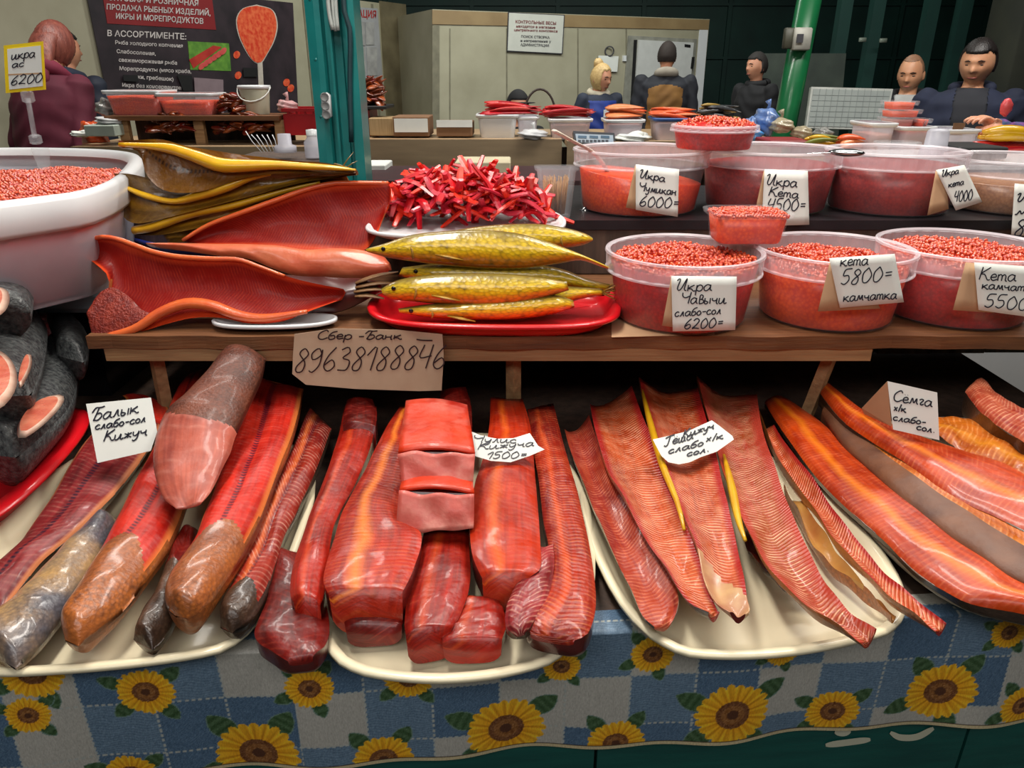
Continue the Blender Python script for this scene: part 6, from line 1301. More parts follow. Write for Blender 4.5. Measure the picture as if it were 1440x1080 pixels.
pile('red_fish_side', 'crimson fish side lying in the flat red pile left of the blonde woman', 'fish', 'crimson fish sides left of the blonde woman', 765, 838, 155, 167, yb, .22, 8, redf[::-1], L=.26, w=.042, seed=2)
pile('orange_fish_side', 'orange fish side in the pile behind the scale, left of the brown jacket', 'fish', 'orange fish sides behind the scale', 855, 912, 153, 169, yb-.12, .22, 8, orf, L=.20, w=.036, seed=3)
pile('orange_fish_side', 'orange fish side in the pile on the blue-rimmed tub', 'fish', 'orange fish sides on the blue-rimmed tub', 918, 986, 157, 168, yb-.12, .22, 8, orf, L=.24, w=.036, seed=4)
pile('dark_fish', 'dark slim fish in the black pile right of the orange fish', 'fish', 'dark fish beyond the small top tub', 985, 1050, 152, 174, yb-.1, .25, 14, blk, L=.2, w=.022, seed=5, yaw=.7)
pile('smoked_fish_piece', 'dark smoked fish piece lying under the left rack', 'fish', 'smoked fish pieces under the rack', 192, 272, 165, 189, 3.6, .2, 60, drk, L=.09, w=.026, seed=6, yaw=1.2, tilt=.5)
pile('smoked_fish_piece', 'reddish smoked fish piece lying under the right half of the rack', 'fish', 'smoked fish pieces right of the middle rack leg', 288, 388, 165, 189, 3.6, .2, 70, drk[::-1], L=.09, w=.026, seed=7, yaw=1.2, tilt=.5)
pile('smoked_fish_piece', 'curled smoked fish piece heaped on the rack beside the bucket', 'fish', 'smoked fish pieces on top of the rack', 292, 348, 138, 160, 3.68, .16, 34, drk, L=.09, w=.024, seed=8, yaw=1.2, tilt=.6)
pile('smoked_fish_piece', 'shiny golden brown smoked fish piece on the tray right of the teal post', 'fish', 'smoked fish pieces right of the teal post', 500, 545, 115, 150, 4.1, .2, 50, drk[1:]+[drk[0]], L=.10, w=.026, seed=9, yaw=1.4, tilt=.8)
pbox('dark_tray', 'dark flat tray carrying the shiny smoked fish right of the teal post', 498, 543, 149, 154, 4.08, .28, MATS['black_rubber'], cat='tray', bev=.003)
pbox('red_crate', 'red plastic crate partly behind the teal post on its right side', 498, 519, 154, 192, 4.1, .25, redp, cat='crate')
def crate(label, px0, px1, py0, py1, y, dep):
    a, b = PY(px0, py1, y), PY(px1, py0, y); r = thing('crate', ((a.x+b.x)/2, y+dep/2, a.z), label, 'crate'); cx, h = (a.x+b.x)/2, b.z-a.z; W = b.x-a.x
    cm = pm('crate_red', (178, 34, 40), (160, 28, 34), rough=.4)
    for (c_, s_, nm) in (((cx, y, a.z+h*.4), (W, .012, h*.8), 'front_wall'), ((cx, y+dep, a.z+h*.4), (W, .012, h*.8), 'back_wall'), ((a.x, y+dep/2, a.z+h*.4), (.012, dep, h*.8), 'side_wall'), ((b.x, y+dep/2, a.z+h*.4), (.012, dep, h*.8), 'side_wall'), ((cx, y+dep/2, a.z+.006), (W, dep, .012), 'base')):
        m = MB(); m.box(c_, s_); m.build(nm, cm, r, smooth=False)
    m = MB(); m.box((cx, y, b.z-.006), (W+.02, .02, .014)); m.box((cx, y+dep, b.z-.006), (W+.02, .02, .014)); m.box((a.x, y+dep/2, b.z-.006), (.02, dep, .014)); m.box((b.x, y+dep/2, b.z-.006), (.02, dep, .014)); m.build('rim', cm, r, smooth=False)
    for k in range(5): m = MB(); m.box((a.x+W*(k+.5)/5, y, a.z+h*.88), (.008, .01, h*.18)); m.build('slot_bar', cm, r, smooth=False)
crate('red plastic crate at the left of the teal post on the left counter', 403, 458, 153, 190, 3.62, .25)
yl = 3.66
rz0 = 0
ftub('left of the two orange caviar tubs on the rack by the banner', 150, 222, 127, 163, yl, fill=.78, fm=M['core_orange'], mat=M['clear'], rimm=M['white'])
ftub('right of the two orange caviar tubs on the rack by the banner', 222, 295, 131, 163, yl, fill=.66, fm=M['core_orange'], mat=M['clear'], rimm=M['white'])
bk = PY(362, 161, yl+.1); r_ = thing('bucket', tuple(bk), 'white bucket with a string handle on the rack below the banner spoon', 'bucket')
m = MB(); m.lathe(bk, [(.055, 0), (.058, .003), (.070, .12)], 32, cap0=True); m.build('bucket_wall', pm('bucket_white', (206, 206, 184), (192, 190, 168), scale=6, rough=.35), r_)
m = MB(); m.lathe(bk, [(.070, .115), (.076, .115), (.076, .128), (.071, .130), (.068, .118)], 32); m.build('rim', M['white'], r_)
m = MB(); m.tube([bk+Vector((.077*math.cos(a), -.077*abs(math.sin(a))-.002, .12-.06*abs(math.sin(a)))) for a in [i*math.pi/10 for i in range(11)]], .003, n=6); m.build('handle', M['paper'], r_)
def bag(label, px0, px1, py0, py1, y, dep, mat, seed, noise=.14, knot=False, name='plastic_bag'):
    a, b = PY(px0, py1, y), PY(px1, py0, y); m = MB(); rxx = (b.x-a.x)/2/(1+noise*.6); rzz = (b.z-a.z)/2/(1+noise*.6)
    c = Vector(((a.x+b.x)/2, y+dep/2, (a.z+b.z)/2)); m.blob(c, (rxx, dep/2, rzz), 26, 18, noise=noise, seed=seed)
    if knot:
        m2 = c+Vector((0, 0, rzz)); m.tube([m2+Vector((0, 0, -.01)), m2+Vector((.004, 0, .012)), m2+Vector((-.004, 0, .03))], [.010, .006, .014], n=8)
    return tag(m.build(name, mat), label, 'bag')
bag('small tied bag of pink fish beside the bucket on the rack', 386, 414, 140, 160, yl, .1, pm('pinkish_bag', (206, 170, 170), (176, 120, 120), scale=24, rough=.3), 3, knot=True)
bag('white knotted bag between the white tubs and the scale', 728, 772, 182, 198, 3.9, .12, pm('white_film', (214, 216, 216), (190, 192, 196), scale=24, rough=.3), 4, knot=True)
bag('crumpled white paper right of the scale', 865, 920, 186, 204, 3.82, .12, M['paper'], 5, noise=.22, name='crumpled_paper')
bluef = pm('blue_film', (120, 146, 190), (80, 110, 170), scale=24, rough=.25, coat=.4)
bag('big pale blue knotted bag at the foot of the green pole', 1066, 1108, 151, 192, 3.25, .16, bluef, 6, knot=True)
bag('bright blue bag beside the small top tub', 1040, 1082, 176, 206, 3.2, .14, pm('bright_blue_film', (60, 130, 200), (90, 160, 220), scale=24, rough=.25), 7)
bag('clear bag of grey fish left of the pale brown bag', 1048, 1072, 165, 202, 3.2, .12, bluef, 12)
tanf = pm('tan_film', (178, 168, 140), (140, 128, 104), scale=30, rough=.3, coat=.3)
bag('knotted bag of tan shells in the middle of the right counter', 1086, 1124, 166, 190, 3.2, .14, tanf, 8, knot=True)
bag('flat clear bag of tan fish right of the knotted bag', 1120, 1150, 178, 197, 3.15, .12, tanf, 9)
bag('clear shiny bag left of the long white tubs', 1148, 1178, 180, 198, 3.3, .1, pm('grey_film', (150, 150, 146), (100, 100, 98), scale=30, rough=.2, coat=.5), 10)
pbox('red_tray', 'shallow red tray under the tan bags on the right counter', 1083, 1142, 198, 207, 3.0, .2, redp, cat='tray')
pile('yellow_fish', 'small yellow smoked fish lying by the clear bags', 'fish', 'yellow fish by the clear bags', 1140, 1192, 197, 210, 2.95, .14, 8, [M['yellow_flap'], pm('olive_fish', (120, 130, 40), (80, 90, 30), scale=20, rough=.4)], L=.13, w=.014, seed=11, yaw=.3)
pile('pale_fish_slice', 'pale orange fish slice in front of the yellow fish', 'fish', 'pale slices left of the white tubs', 1185, 1222, 196, 212, 2.95, .12, 5, orf[::-1], L=.10, w=.02, seed=12)
ftub('tall milky tub at the left end of the white row before the bald man', 1221, 1263, 173, 214, 2.95, .2, fill=.6, fm=pinkm, taper=.95)
ftub('milky tub with red fish, second in the white row', 1264, 1318, 178, 214, 2.98, .2, fill=.8, fm=pm('pile_pinkred', (206, 80, 70), rough=.5), taper=.95)
ftub('long milky tub, third in the white row', 1320, 1380, 182, 212, 2.98, .2, taper=.95)
ftub('long milky tub running out of the right frame edge', 1382, 1470, 187, 214, 2.98, .2, taper=.95)
ft2 = 3.05
for k, (x0_, x1_, y0_, y1_, lb) in enumerate(((1257, 1293, 142, 155, 'topmost orange filled box of the small stack before the bald man'), (1254, 1298, 154, 166, 'middle orange filled box of the small stack'), (1252, 1291, 165, 179, 'clear bottom box of the small stack'))):
    ftub(lb, x0_, x1_, y0_, y1_, ft2, .12, mat=M['clear'], fill=.8, fm=pm('bright_orange_fill', (250, 96, 24), (240, 80, 20), rough=.4) if k < 2 else pinkm, taper=.92, rimm=M['clear'])
ftub('orange filled open box right of the small stack', 1291, 1312, 167, 179, ft2, .1, mat=M['clear'], fill=.85, fm=MATS['bright_orange_fill'], taper=.85, rimm=M['clear'])
pbox('tan_card', 'small tan card standing on the white row before the dark-haired man', 1338, 1358, 173, 190, 3.1, .004, brownc, cat='card', bev=0)
pbox('pale_card', 'pale card leaning at the right end of the white row', 1393, 1412, 184, 196, 2.95, .004, M['paper'], cat='card', bev=0)
r_ = ftub('empty clear box lying in front of the white row', 1242, 1296, 200, 216, 2.6, .08, mat=M['clear'], taper=.92, rimm=M['clear'], group=None)
sx0 = PY(1232, 220, 2.5).x; m = MB(); m.box(((sx0+1.9)/2, 2.53, 1.24), (1.9-sx0, .42, .02)); m.box(((sx0+1.9)/2, 2.53, .615), (1.85-sx0, .36, 1.229)); tag(m.build('seller_table', M['white'], smooth=False), 'white topped seller table behind the back row of tubs at the right', 'table')
q = PZ(1312, 222, 1.2505); m = MB(); m.lathe(q, [(.045, 0), (.045, .004), (.042, .035), (.034, .038), (.032, .08), (.024, .088), (0, .088)], 28); tag(m.build('clear_cup', M['frost']), 'upturned clear cups stacked behind the steel spoon tub', 'cup')
pbox('black_scale', 'black flat scale behind the brown roe tub', 1345, 1420, 207, 224, 2.37, .2, MATS['black_rubber'], cat='scale')
pile('red_smoked_fish', 'bright red fish lying under the yellow one at the right edge', 'fish', 'red fish at the right edge', 1380, 1470, 206, 219, 2.6, .1, 5, redf, L=.2, w=.016, seed=13, yaw=.15)
pile('yellow_smoked_fish', 'thick yellow brown smoked fish at the right edge', 'fish', 'yellow brown fish at the right edge', 1395, 1480, 192, 207, 2.6, .1, 4, [M['yellow_flap'], drk[1]], L=.22, w=.028, th=.02, seed=14, yaw=.1)
# scale with display
r_ = thing('scale', tuple(PY(837, 203, 3.85)), 'grey counter scale with a blue digital display facing us', 'scale')
pl = tp(3.84, 1.2, 20)
onwall([(806, 184), (864, 187), (866, 204), (808, 202)], 0, .05, pl).build('housing', pm('scale_dark', (50, 56, 66), rough=.4), r_, smooth=False)
onwall([(809, 188), (862, 190), (863, 202), (811, 200)], .003, .003, pl).build('display_face', pm('display_grey', (176, 190, 200), (150, 170, 190), scale=20, rough=.3), r_, smooth=False)
for k in range(3): onwall([(813+16*k, 190.5), (825+16*k, 191), (825+16*k, 194.5), (813+16*k, 194)], .005, .002, pl).build('display_window', pm('display_blue', (60, 100, 130), rough=.3), r_, smooth=False)
for k in range(8): onwall([(813+5.5*k, 196.5), (817+5.5*k, 196.7), (817+5.5*k, 199.5), (813+5.5*k, 199.3)], .005, .002, pl).build('key', pm('key_dark', (60, 66, 80), rough=.4), r_, smooth=False)
m = MB(); c = PY(759, 163, 4.3); R = .085; m.tube([c+Vector((R*math.cos(a), 0, R*1.6*math.sin(a))) for a in [i*math.pi/14 for i in range(15)]], .006, n=8); tag(m.build('basket_handle', pm('dark_wicker', (50, 40, 34), rough=.6)), 'dark arched basket handle rising behind the red fish', 'basket')
# plastic caps, bottle and forks behind the smoked stack
q = PY(443, 222, 2.3); r_ = thing('white_bottle', tuple(q), 'small white bottle standing at the foot of the teal post', 'bottle')
m = MB(); m.lathe(q, [(0, 0), (.026, 0), (.028, .004), (.028, .045), (.018, .058), (.018, .064)], 24); m.build('bottle_body', M['frost'], r_)
m = MB(); m.lathe(q, [(.019, .064), (.019, .080), (.0, .082)], 24); m.build('cap', M['white'], r_)
q = PY(402, 214, 2.3); m = MB(); m.lathe(q, [(0, 0), (.032, 0), (.032, .018), (.020, .022), (.019, .052), (0, .053)], 24); tag(m.build('small_jar', M['frost']), 'squat white plastic jar left of the small white bottle', 'jar')
for k in range(6):
    q = PY(368+4.5*k, 214, 2.32); m = MB(); m.tube([q, q+Vector((-.004-.004*(5-k), 0, .03+.004*(k % 2))), q+Vector((-.010-.006*(5-k), 0, .05+.01*(k == 0)))], [.002, .002, .003], n=6, flat=.5)
    tag(m.build('plastic_fork', M['white']), 'white plastic fork in the small bunch left of the white cap', 'fork', 'plastic forks left of the cap')
m = MB(); q = PY(410, 226, 2.3); m.box((q.x, 2.38, q.z-.005), (.36, .3, .02)); m.box((q.x, 2.38, (q.z-.015)/2), (.3, .24, q.z-.016)); tag(m.build('seller_stand', M['wood_dark'], smooth=False), 'small dark stand behind the smoked fish carrying caps and forks', 'stand')
# left end of the left counter
pbox('carton', 'pale carton with a blue side at the left end of the left counter', 120, 160, 176, 192, 3.56, .15, pm('pale_carton', (176, 190, 180), (150, 160, 150), scale=8, rough=.6))
bag('white crumpled bag lying on the pale carton', 124, 162, 164, 177, 3.58, .14, pm('white_film', (214, 216, 216)), 14, noise=.2)
bag('white cloth lying at the end of the left counter', 93, 122, 184, 194, 3.57, .1, M['paper'], 15, noise=.2, name='cloth')
bag('orange bag behind the white cloth at the left', 110, 140, 168, 216, 3.72, .1, orf[0], 16)
bag('thin upright bag left of the orange caviar tubs', 134, 150, 138, 168, 3.7, .08, pm('grey_film', (150, 150, 146)), 17, noise=.2)

# ================================================================ PEOPLE
def rotm(yaw, pitch=0, roll=0): return Matrix.Rotation(yaw, 3, 'Z') @ Matrix.Rotation(pitch, 3, 'X') @ Matrix.Rotation(roll, 3, 'Y')
def headgeo(c, s, R, grow=0, wide=1.0, n=56, mrows=44):
    V = []; Fc = []; c = Vector(c); k_ = s/.236
    for i in range(mrows+1):
        a = math.pi*i/mrows
        for q in range(n):
            th = 2*math.pi*q/n; x, y, z = math.sin(a)*math.cos(th), math.sin(a)*math.sin(th), -math.cos(a)
            px, py, pz = x*.076*wide, y*.096, z*.118
            if z < 0:
                t = -z; px *= 1-.30*t**2; py *= (1-.42*t**1.2) if y > 0 else (1-.10*t)
            fr = max(0, -y)
            py -= fr*(.024*math.exp(-(x/.17)**2)*math.exp(-((z+.20)/(.17 if z > -.2 else .07))**2))
            py += fr*.011*math.exp(-((abs(x)-.38)/.17)**2-((z-.06)/.13)**2)
            py -= fr*.005*math.exp(-((z-.24)/.09)**2)*math.exp(-(x/.6)**2)
            py -= fr*.008*math.exp(-(x/.26)**2-((z+.50)/.09)**2)
            py += fr*.004*math.exp(-(x/.3)**2-((z+.64)/.06)**2)
            py -= fr*.007*math.exp(-(x/.3)**2-((z+.80)/.13)**2)
            px += math.copysign(.004, x)*math.exp(-((abs(x)-.75)/.2)**2-((z+.1)/.2)**2)*fr
            p = Vector((px, py, pz))*k_
            if grow: p = p*(1+grow/p.length)
            V.append(c+R @ p)
    for i in range(mrows):
        for q in range(n): j = (q+1) % n; Fc.append((i*n+q, i*n+j, (i+1)*n+j, (i+1)*n+q))
    return V, Fc
def fuse(parts, voxel, smooth=0):
    V = []; Fc = []
    for v, f in parts: k = len(V); V += [tuple(p) for p in v]; Fc += [tuple(i+k for i in q) for q in f]
    me = bpy.data.meshes.new('f'); me.from_pydata(V, [], Fc); bm = bmesh.new(); bm.from_mesh(me); bmesh.ops.recalc_face_normals(bm, faces=bm.faces); bm.to_mesh(me); bm.free()
    o = bpy.data.objects.new('f', me); COL.objects.link(o); md = o.modifiers.new('r', 'REMESH'); md.mode = 'VOXEL'; md.voxel_size = voxel
    if smooth: s_ = o.modifiers.new('s', 'SMOOTH'); s_.iterations = smooth; s_.factor = .5
    dg = bpy.context.evaluated_depsgraph_get(); m2 = bpy.data.meshes.new_from_object(o.evaluated_get(dg)); bpy.data.objects.remove(o)
    A = np.array([tuple(v.co) for v in m2.vertices]); Fq = [tuple(p.vertices) for p in m2.polygons]; bpy.data.meshes.remove(m2); return A, Fq
def mbp(fn): m = MB(); fn(m); return (m.v, m.f)
def handgeo(w, d, side, s=1.0, curl=.5, upn=Vector((0, 0, 1))):
    """palm and five bent fingers growing from wrist w in direction d"""
    d = Vector(d).normalized(); a = d.cross(upn).normalized()*side; nn = a.cross(d)*side; out = []
    m = MB(); R = Matrix((a, d, nn)).transposed(); m.blob(Vector(w)+d*.045*s, (.040*s, .052*s, .017*s), 14, 10, R); out.append((m.v, m.f))
    for k, (o_, L) in enumerate(((-.030, .062), (-.011, .074), (.009, .078), (.028, .070))):
        p0 = Vector(w)+d*.075*s+a*o_*s; p = [p0]; ang = 0
        for seg in (.45, .32, .23): ang += curl*.55; q = p[-1]+(d*math.cos(ang)-nn*math.sin(ang))*L*seg*s+a*o_*.12*s; p.append(q)
        m = MB(); m.tube(p, [.0098*s, .009*s, .0082*s, .0068*s], n=8); out.append((m.v, m.f))
    p0 = Vector(w)+d*.025*s+a*.030*s; m = MB(); m.tube([p0, p0+(a*.8+d*.6)*.032*s, p0+(a*.8+d*1.3)*.052*s-nn*.008*s], [.013*s, .011*s, .008*s], n=8); out.append((m.v, m.f))
    return out
SKIN = pm('skin', (206, 150, 120), (190, 130, 102), scale=12, rough=.5, sss=.1); SKIN2 = pm('skin_tan', (214, 160, 124), (196, 140, 106), scale=12, rough=.45, sss=.1)
def person(label, px, top_py, fwd, yaw=0, hyaw=0, hpitch=0, skin=SKIN, hair=None, hairkind='short', jacket=None, shirt=None, opening=None, hood=None, width=1.0, fat=1.0, arms=None, lean=0, seated=False, voxel=.007, female=False, trousers=None, back_panel=None, face=True, hs=.236, group=None, hroll=0):
    top = PY(px, top_py, fwd); H = top.z; base = Vector((top.x, fwd, 0)); drop = 0
    if seated: Hn = 1.68; drop = Hn-H; H = Hn
    R = rotm(math.radians(yaw)); RL = Matrix.Rotation(math.radians(lean), 3, 'X')
    hipz = .52*H
    def W(p):
        p = Vector(p)
        if p.z > hipz: q = RL @ (p-Vector((0, 0, hipz))); p = q+Vector((0, 0, hipz))
        p = R @ p; return base+p-Vector((0, 0, drop))
    root = thing('person', tuple(base), label, 'person', group)
    hh = hs; chin = H-hh; hc = Vector((0, -.015, H-hh/2)); sw = .112*H*width*(0.93 if female else 1); sh_z = .822*H
    HR = R @ rotm(math.radians(hyaw), math.radians(hpitch), math.radians(hroll)); hcw = W(hc)
    def torso(g=0.0, z0=.47, z1=.845):
        prof = [(.47, .092, .066), (.53, .098, .070), (.60, .086, .062), (.68, .094, .068), (.75, .104, .070), (.80, .100, .060), (.83, .066, .046), (.85, .036, .034)]
        V = []; Fc = []; n = 28; rows = [r for r in prof if z0 <= r[0] <= z1+.006]
        for z, a, b in rows:
            for k in range(n):
                th = 2*math.pi*k/n; V.append(W(((a*H*width*fat+g)*math.cos(th), (b*H*fat+g)*math.sin(th), z*H)))
        for i in range(len(rows)-1):
            for k in range(n): j = (k+1) % n; Fc.append((i*n+k, i*n+j, (i+1)*n+j, (i+1)*n+k))
        Fc += [tuple(reversed(range(n))), tuple(range((len(rows)-1)*n, len(rows)*n))]; return (V, Fc)
    arm = []
    for sd in (-1, 1):
        a = (arms or {}).get(sd); s0 = W((sd*sw, 0, sh_z-.01))
        if a: e, w_ = [base+R @ Vector(p)-Vector((0, 0, drop)) for p in a[:2]]
        else: e, w_ = W((sd*(sw+.05), .02, .635*H)), W((sd*(sw+.045), -.06, .49*H))
        arm.append((sd, s0, e, w_, (a[2] if a and len(a) > 2 else .5)))
    parts = [headgeo(hcw, hh, HR, wide=1.1 if fat > 1.12 and face else 1.0), torso(-.006)]
    nk = hcw-(HR @ Vector((0, 0, 1)))*hh*.30+(HR @ Vector((0, .012, 0))); parts.append(mbp(lambda m: m.tube([W((0, .005, .80*H)), W((0, .004, .84*H)), nk], [.062*fat, .054, .052], n=16)))
    for sd in (-1, 1): parts.append(mbp(lambda m: m.blob(hcw+HR @ Vector((sd*.077, .012, -.012))*(hh/.236), (.008, .018, .032), 10, 8, HR)))
    for sd, s0, e, w_, cu in arm:
        parts.append(mbp(lambda m: m.tube([s0, (s0+e)/2, e, (e+w_)/2, w_], [.047, .041, .035, .031, .022], n=12)))
        parts.append(mbp(lambda m: m.blob(s0, (.05, .05, .05), 12, 8))); d = (w_-e).normalized(); parts += handgeo(w_, d, sd, .95, cu, Vector((0, 0, 1)) if abs(d.z) < .8 else Vector((0, -1, 0)))
    kn = .28*H
    for sd in (-1, 1):
        if seated: P = [W((sd*.085, 0, .50*H)), W((sd*.10, -.40, .50*H)), W((sd*.10, -.40, .50*H-.40))]; P[-1].z = max(.06, P[-1].z)
        else: P = [W((sd*.05*H, 0, .50*H)), W((sd*.055*H, -.01, kn)), W((sd*.055*H, .01, .05*H))]
        parts.append(mbp(lambda m: m.tube(P, [.082, .058, .040], n=14)))
        parts.append(mbp(lambda m: m.blob(P[-1]+R @ Vector((0, -.06, 0))+Vector((0, 0, -.02)), (.045, .12, .038), 12, 8, R)))
    A, Fq = fuse(parts, voxel, 2); bodyo = mk('body', A, Fq, skin, root)
    # jacket
    slv = [torso(.020)]
    for sd, s0, e, w_, cu in arm: w2 = w_+(e-w_)*.08; slv.append(mbp(lambda m: m.tube([s0, (s0+e)/2, e, (e+w2)/2, w2], [.062*fat, .058, .052, .048, .040], n=14))); slv.append(mbp(lambda m: m.blob(s0, (.064, .062, .058), 14, 10)))
    A, Fq = fuse(slv, .010, 3); rs = random.Random(int(px)); f1, f2 = rs.uniform(0, 6), rs.uniform(0, 6)
    Bi = np.array(R.inverted()); Lc = (A-np.array(base))@Bi.T
    wr = .0035*(np.sin(Lc[:, 2]*52+4*np.sin(Lc[:, 0]*14)+f1)+.7*np.sin(Lc[:, 2]*31+Lc[:, 0]*38+f2)); cxy = np.array(base)[:2]
    dv = A[:, :2]-cxy; dn = np.linalg.norm(dv, axis=1)[:, None]+1e-6; A[:, :2] += dv/dn*wr[:, None]
    zc = (A[:, 2]+drop)
    def keep(f):
        c_ = Lc[list(f)].mean(0); z = c_[2]+drop
        if opening and c_[1] < -.01: 
            w0, w1, zb_ = opening
            if z > zb_*H and abs(c_[0]) < w1+(w0-w1)*(z-zb_*H)/((.845-zb_)*H): return False
        return True
    Fk = [f for f in Fq if keep(f)]
    if back_panel:
        P1 = [f for f in Fk if (lambda c_: back_panel[1](c_[0], c_[1], (c_[2]+drop)/H))(Lc[list(f)].mean(0))]; s1 = set(P1); P0 = [f for f in Fk if f not in s1]
        for nm, FF, mt in (('jacket', P0, jacket), ('jacket_panel', P1, back_panel[0])):
            us = sorted({i for f in FF for i in f}); mp = {a_: b_ for b_, a_ in enumerate(us)}
            if us: mk(nm, A[us], [tuple(mp[i] for i in f) for f in FF], mt, root)
    else:
        us = sorted({i for f in Fk for i in f}); mp = {a_: b_ for b_, a_ in enumerate(us)}; mk('jacket', A[us], [tuple(mp[i] for i in f) for f in Fk], jacket, root)
    if shirt:
        A, Fq = fuse([torso(.008)], .012, 2); mk('shirt', A, Fq, shirt, root)
    lg = []
    for sd in (-1, 1):
        if seated: P = [W((sd*.085, 0, .50*H)), W((sd*.10, -.40, .50*H)), W((sd*.10, -.40, .50*H-.38))]
        else: P = [W((sd*.05*H, 0, .50*H)), W((sd*.055*H, -.01, kn)), W((sd*.055*H, .01, .06*H))]
        lg.append(mbp(lambda m: m.tube(P, [.096, .075, .062], n=14)))
    lg.append(mbp(lambda m: m.blob(W((0, 0, .5*H)), (.105*H, .075*H, .06*H), 16, 10, R))); A, Fq = fuse(lg, .014, 2); mk('trousers', A, Fq, trousers or pm('dark_trousers', (34, 36, 44), rough=.8), root)
    # hair
    if hair:
        n_, mr = 56, 44; wd = 1.1 if fat > 1.12 and face else 1.0; V, Fh = headgeo(hcw, hh, HR, wide=wd, grow=.010 if hairkind != 'shaved' else .002, n=n_, mrows=mr); Vi, _ = headgeo(hcw, hh, HR, wide=wd, grow=-.008, n=n_, mrows=mr); Fk = []
        for f in Fh:
            i, q = f[0]//n_, f[0] % n_; a = math.pi*(i+.5)/mr; th = 2*math.pi*(q+.5)/n_; x, y, z = math.sin(a)*math.cos(th), math.sin(a)*math.sin(th), -math.cos(a)
            lim = {'short': .50 if y < -.55 else (.30+.35*math.cos(th*9)*.1 if y < -.1 else -.42), 'shaved': .72 if y < -.3 else .1, 'long': .60+.04*math.cos(9*x) if y < -.60 else (-.75 if y < 0 else -1.1), 'cap': .42 if y < -.2 else -.05}[hairkind]
            if hairkind == 'short' and -.55 <= y < -.1: lim = .30-(y+.1)*.6 if abs(x) > .5 else .5
            if z > lim: Fk.append(f)
        from collections import Counter
        cnt = Counter(); [cnt.update([tuple(sorted((f[k], f[(k+1) % 4]))) for k in range(4)]) for f in Fk]
        bd = {v for e_, c_ in cnt.items() if c_ == 1 for v in e_}; rs = random.Random(3)
        V = [Vector(Vi[i]) if i in bd else Vector(v)+(Vector(v)-hcw)*(.022*math.sin(i*2.1)*math.sin(i*.37) if hairkind != 'cap' else 0) for i, v in enumerate(V)]
        us = sorted({i for f in Fk for i in f}); mp = {a_: b_ for b_, a_ in enumerate(us)}; mk('cap' if hairkind == 'cap' else 'hair', [V[i] for i in us], [tuple(mp[i] for i in f) for f in Fk], hair, root)
        if hairkind == 'cap':
            m = MB(); q = hcw+HR @ Vector((0, -.115, .035)); m.blob(q, (.075, .06, .006), 18, 6, HR); m.build('cap_peak', hair, bpy.data.objects[[c_.name for c_ in root.children if c_.name.startswith('cap')][0]])
    if face:
        k_ = hh/.236; dark = pm('eye_dark', (28, 20, 18), rough=.3); lip = pm('lip', (166, 92, 84), rough=.5); brow = pm('eyebrow', (44, 32, 28), rough=.8) if hairkind != 'long' or True else None
        for sd in (-1, 1):
            m = MB(); m.blob(hcw+HR @ (Vector((sd*.030, -.0765, .006))*k_), (.0145*k_, .0062*k_, .0040*k_), 12, 8, HR); m.build('eye', dark, bodyo)
            m = MB(); m.tube([hcw+HR @ (Vector((sd*x, y, z))*k_) for x, y, z in ((.012, -.093, .024), (.030, -.0885, .029), (.048, -.077, .024))], [.0022*k_, .0034*k_, .0018*k_], n=6); m.build('eyebrow', brow, bodyo)
        m = MB(); m.tube([hcw+HR @ (Vector((x, y, -.059))*k_) for x, y in ((-.024, -.077), (-.012, -.0865), (0, -.0895), (.012, -.0865), (.024, -.077))], [.0016*k_, .0036*k_, .0044*k_, .0036*k_, .0016*k_], n=8, flat=.9); m.build('lips', lip, bodyo)
    if hood:
        m = MB(); P = []
        for k in range(17):
            a = 2*math.pi*k/16 if not opening else -.5+(math.pi+1.0)*k/16; P.append(W((.082*math.cos(a)*hood[1], .075*math.sin(a)*hood[1]+.02, .848*H+.022*math.sin(a)*hood[2])))
        m.tube(P, [.030+.014*hood[2]*max(0, math.sin(2*math.pi*k/16)) for k in range(17)], n=12, cap=bool(opening))
        if hood[2] > 1: m.blob(W((0, .115, .825*H)), (.11, .055, .075), 18, 12, R, noise=.05, seed=2)
        m.build('hood' if hood[2] > .6 else 'collar', hood[0], root)
    return root, W, hcw, HR
navy = pm('navy_fabric', (30, 38, 62), (22, 28, 48), scale=8, rough=.85, bump=.1); black = pm('black_fabric', (26, 26, 30), (18, 18, 22), scale=8, rough=.85, bump=.1)
hairb = pm('black_hair', (22, 18, 18), (38, 32, 30), scale=60, rough=.45, bump=.5, stretch=(1, 1, .2))
# two men at the right
person('dark-haired man in an open navy jacket over a black shirt, looking down at the right', 1382, 55, 4.55, yaw=-26, hyaw=-14, hpitch=12, skin=SKIN2, hair=hairb, jacket=navy, shirt=pm('black_shirt', (34, 36, 44), (28, 30, 38), rough=.8), opening=(.085, .07, .50), width=1.16, fat=1.15, voxel=.0055, hs=.245, hood=(navy, 1.12, .4))
person('bald man in a dark jacket over a pale T-shirt, looking down beside the grid panel', 1286, 77, 5.3, yaw=-24, hyaw=-14, hpitch=12, skin=SKIN2, hair=pm('shaved_hair', (150, 112, 86), (130, 96, 74), scale=30, rough=.5), hairkind='shaved', jacket=black, shirt=pm('pale_tshirt', (176, 178, 176), (160, 162, 160), rough=.8), opening=(.075, .05, .62), width=1.05, voxel=.006, hood=(black, 1.1, .5))
# dark profile man by the green pole
person('man in dark clothes seen in profile left of the green pole', 1068, 74, 7.2, yaw=-60, hyaw=-10, skin=SKIN, hair=pm('cropped_hair', (40, 36, 34), rough=.8), jacket=black, voxel=.010, hood=(black, 1.05, .4))
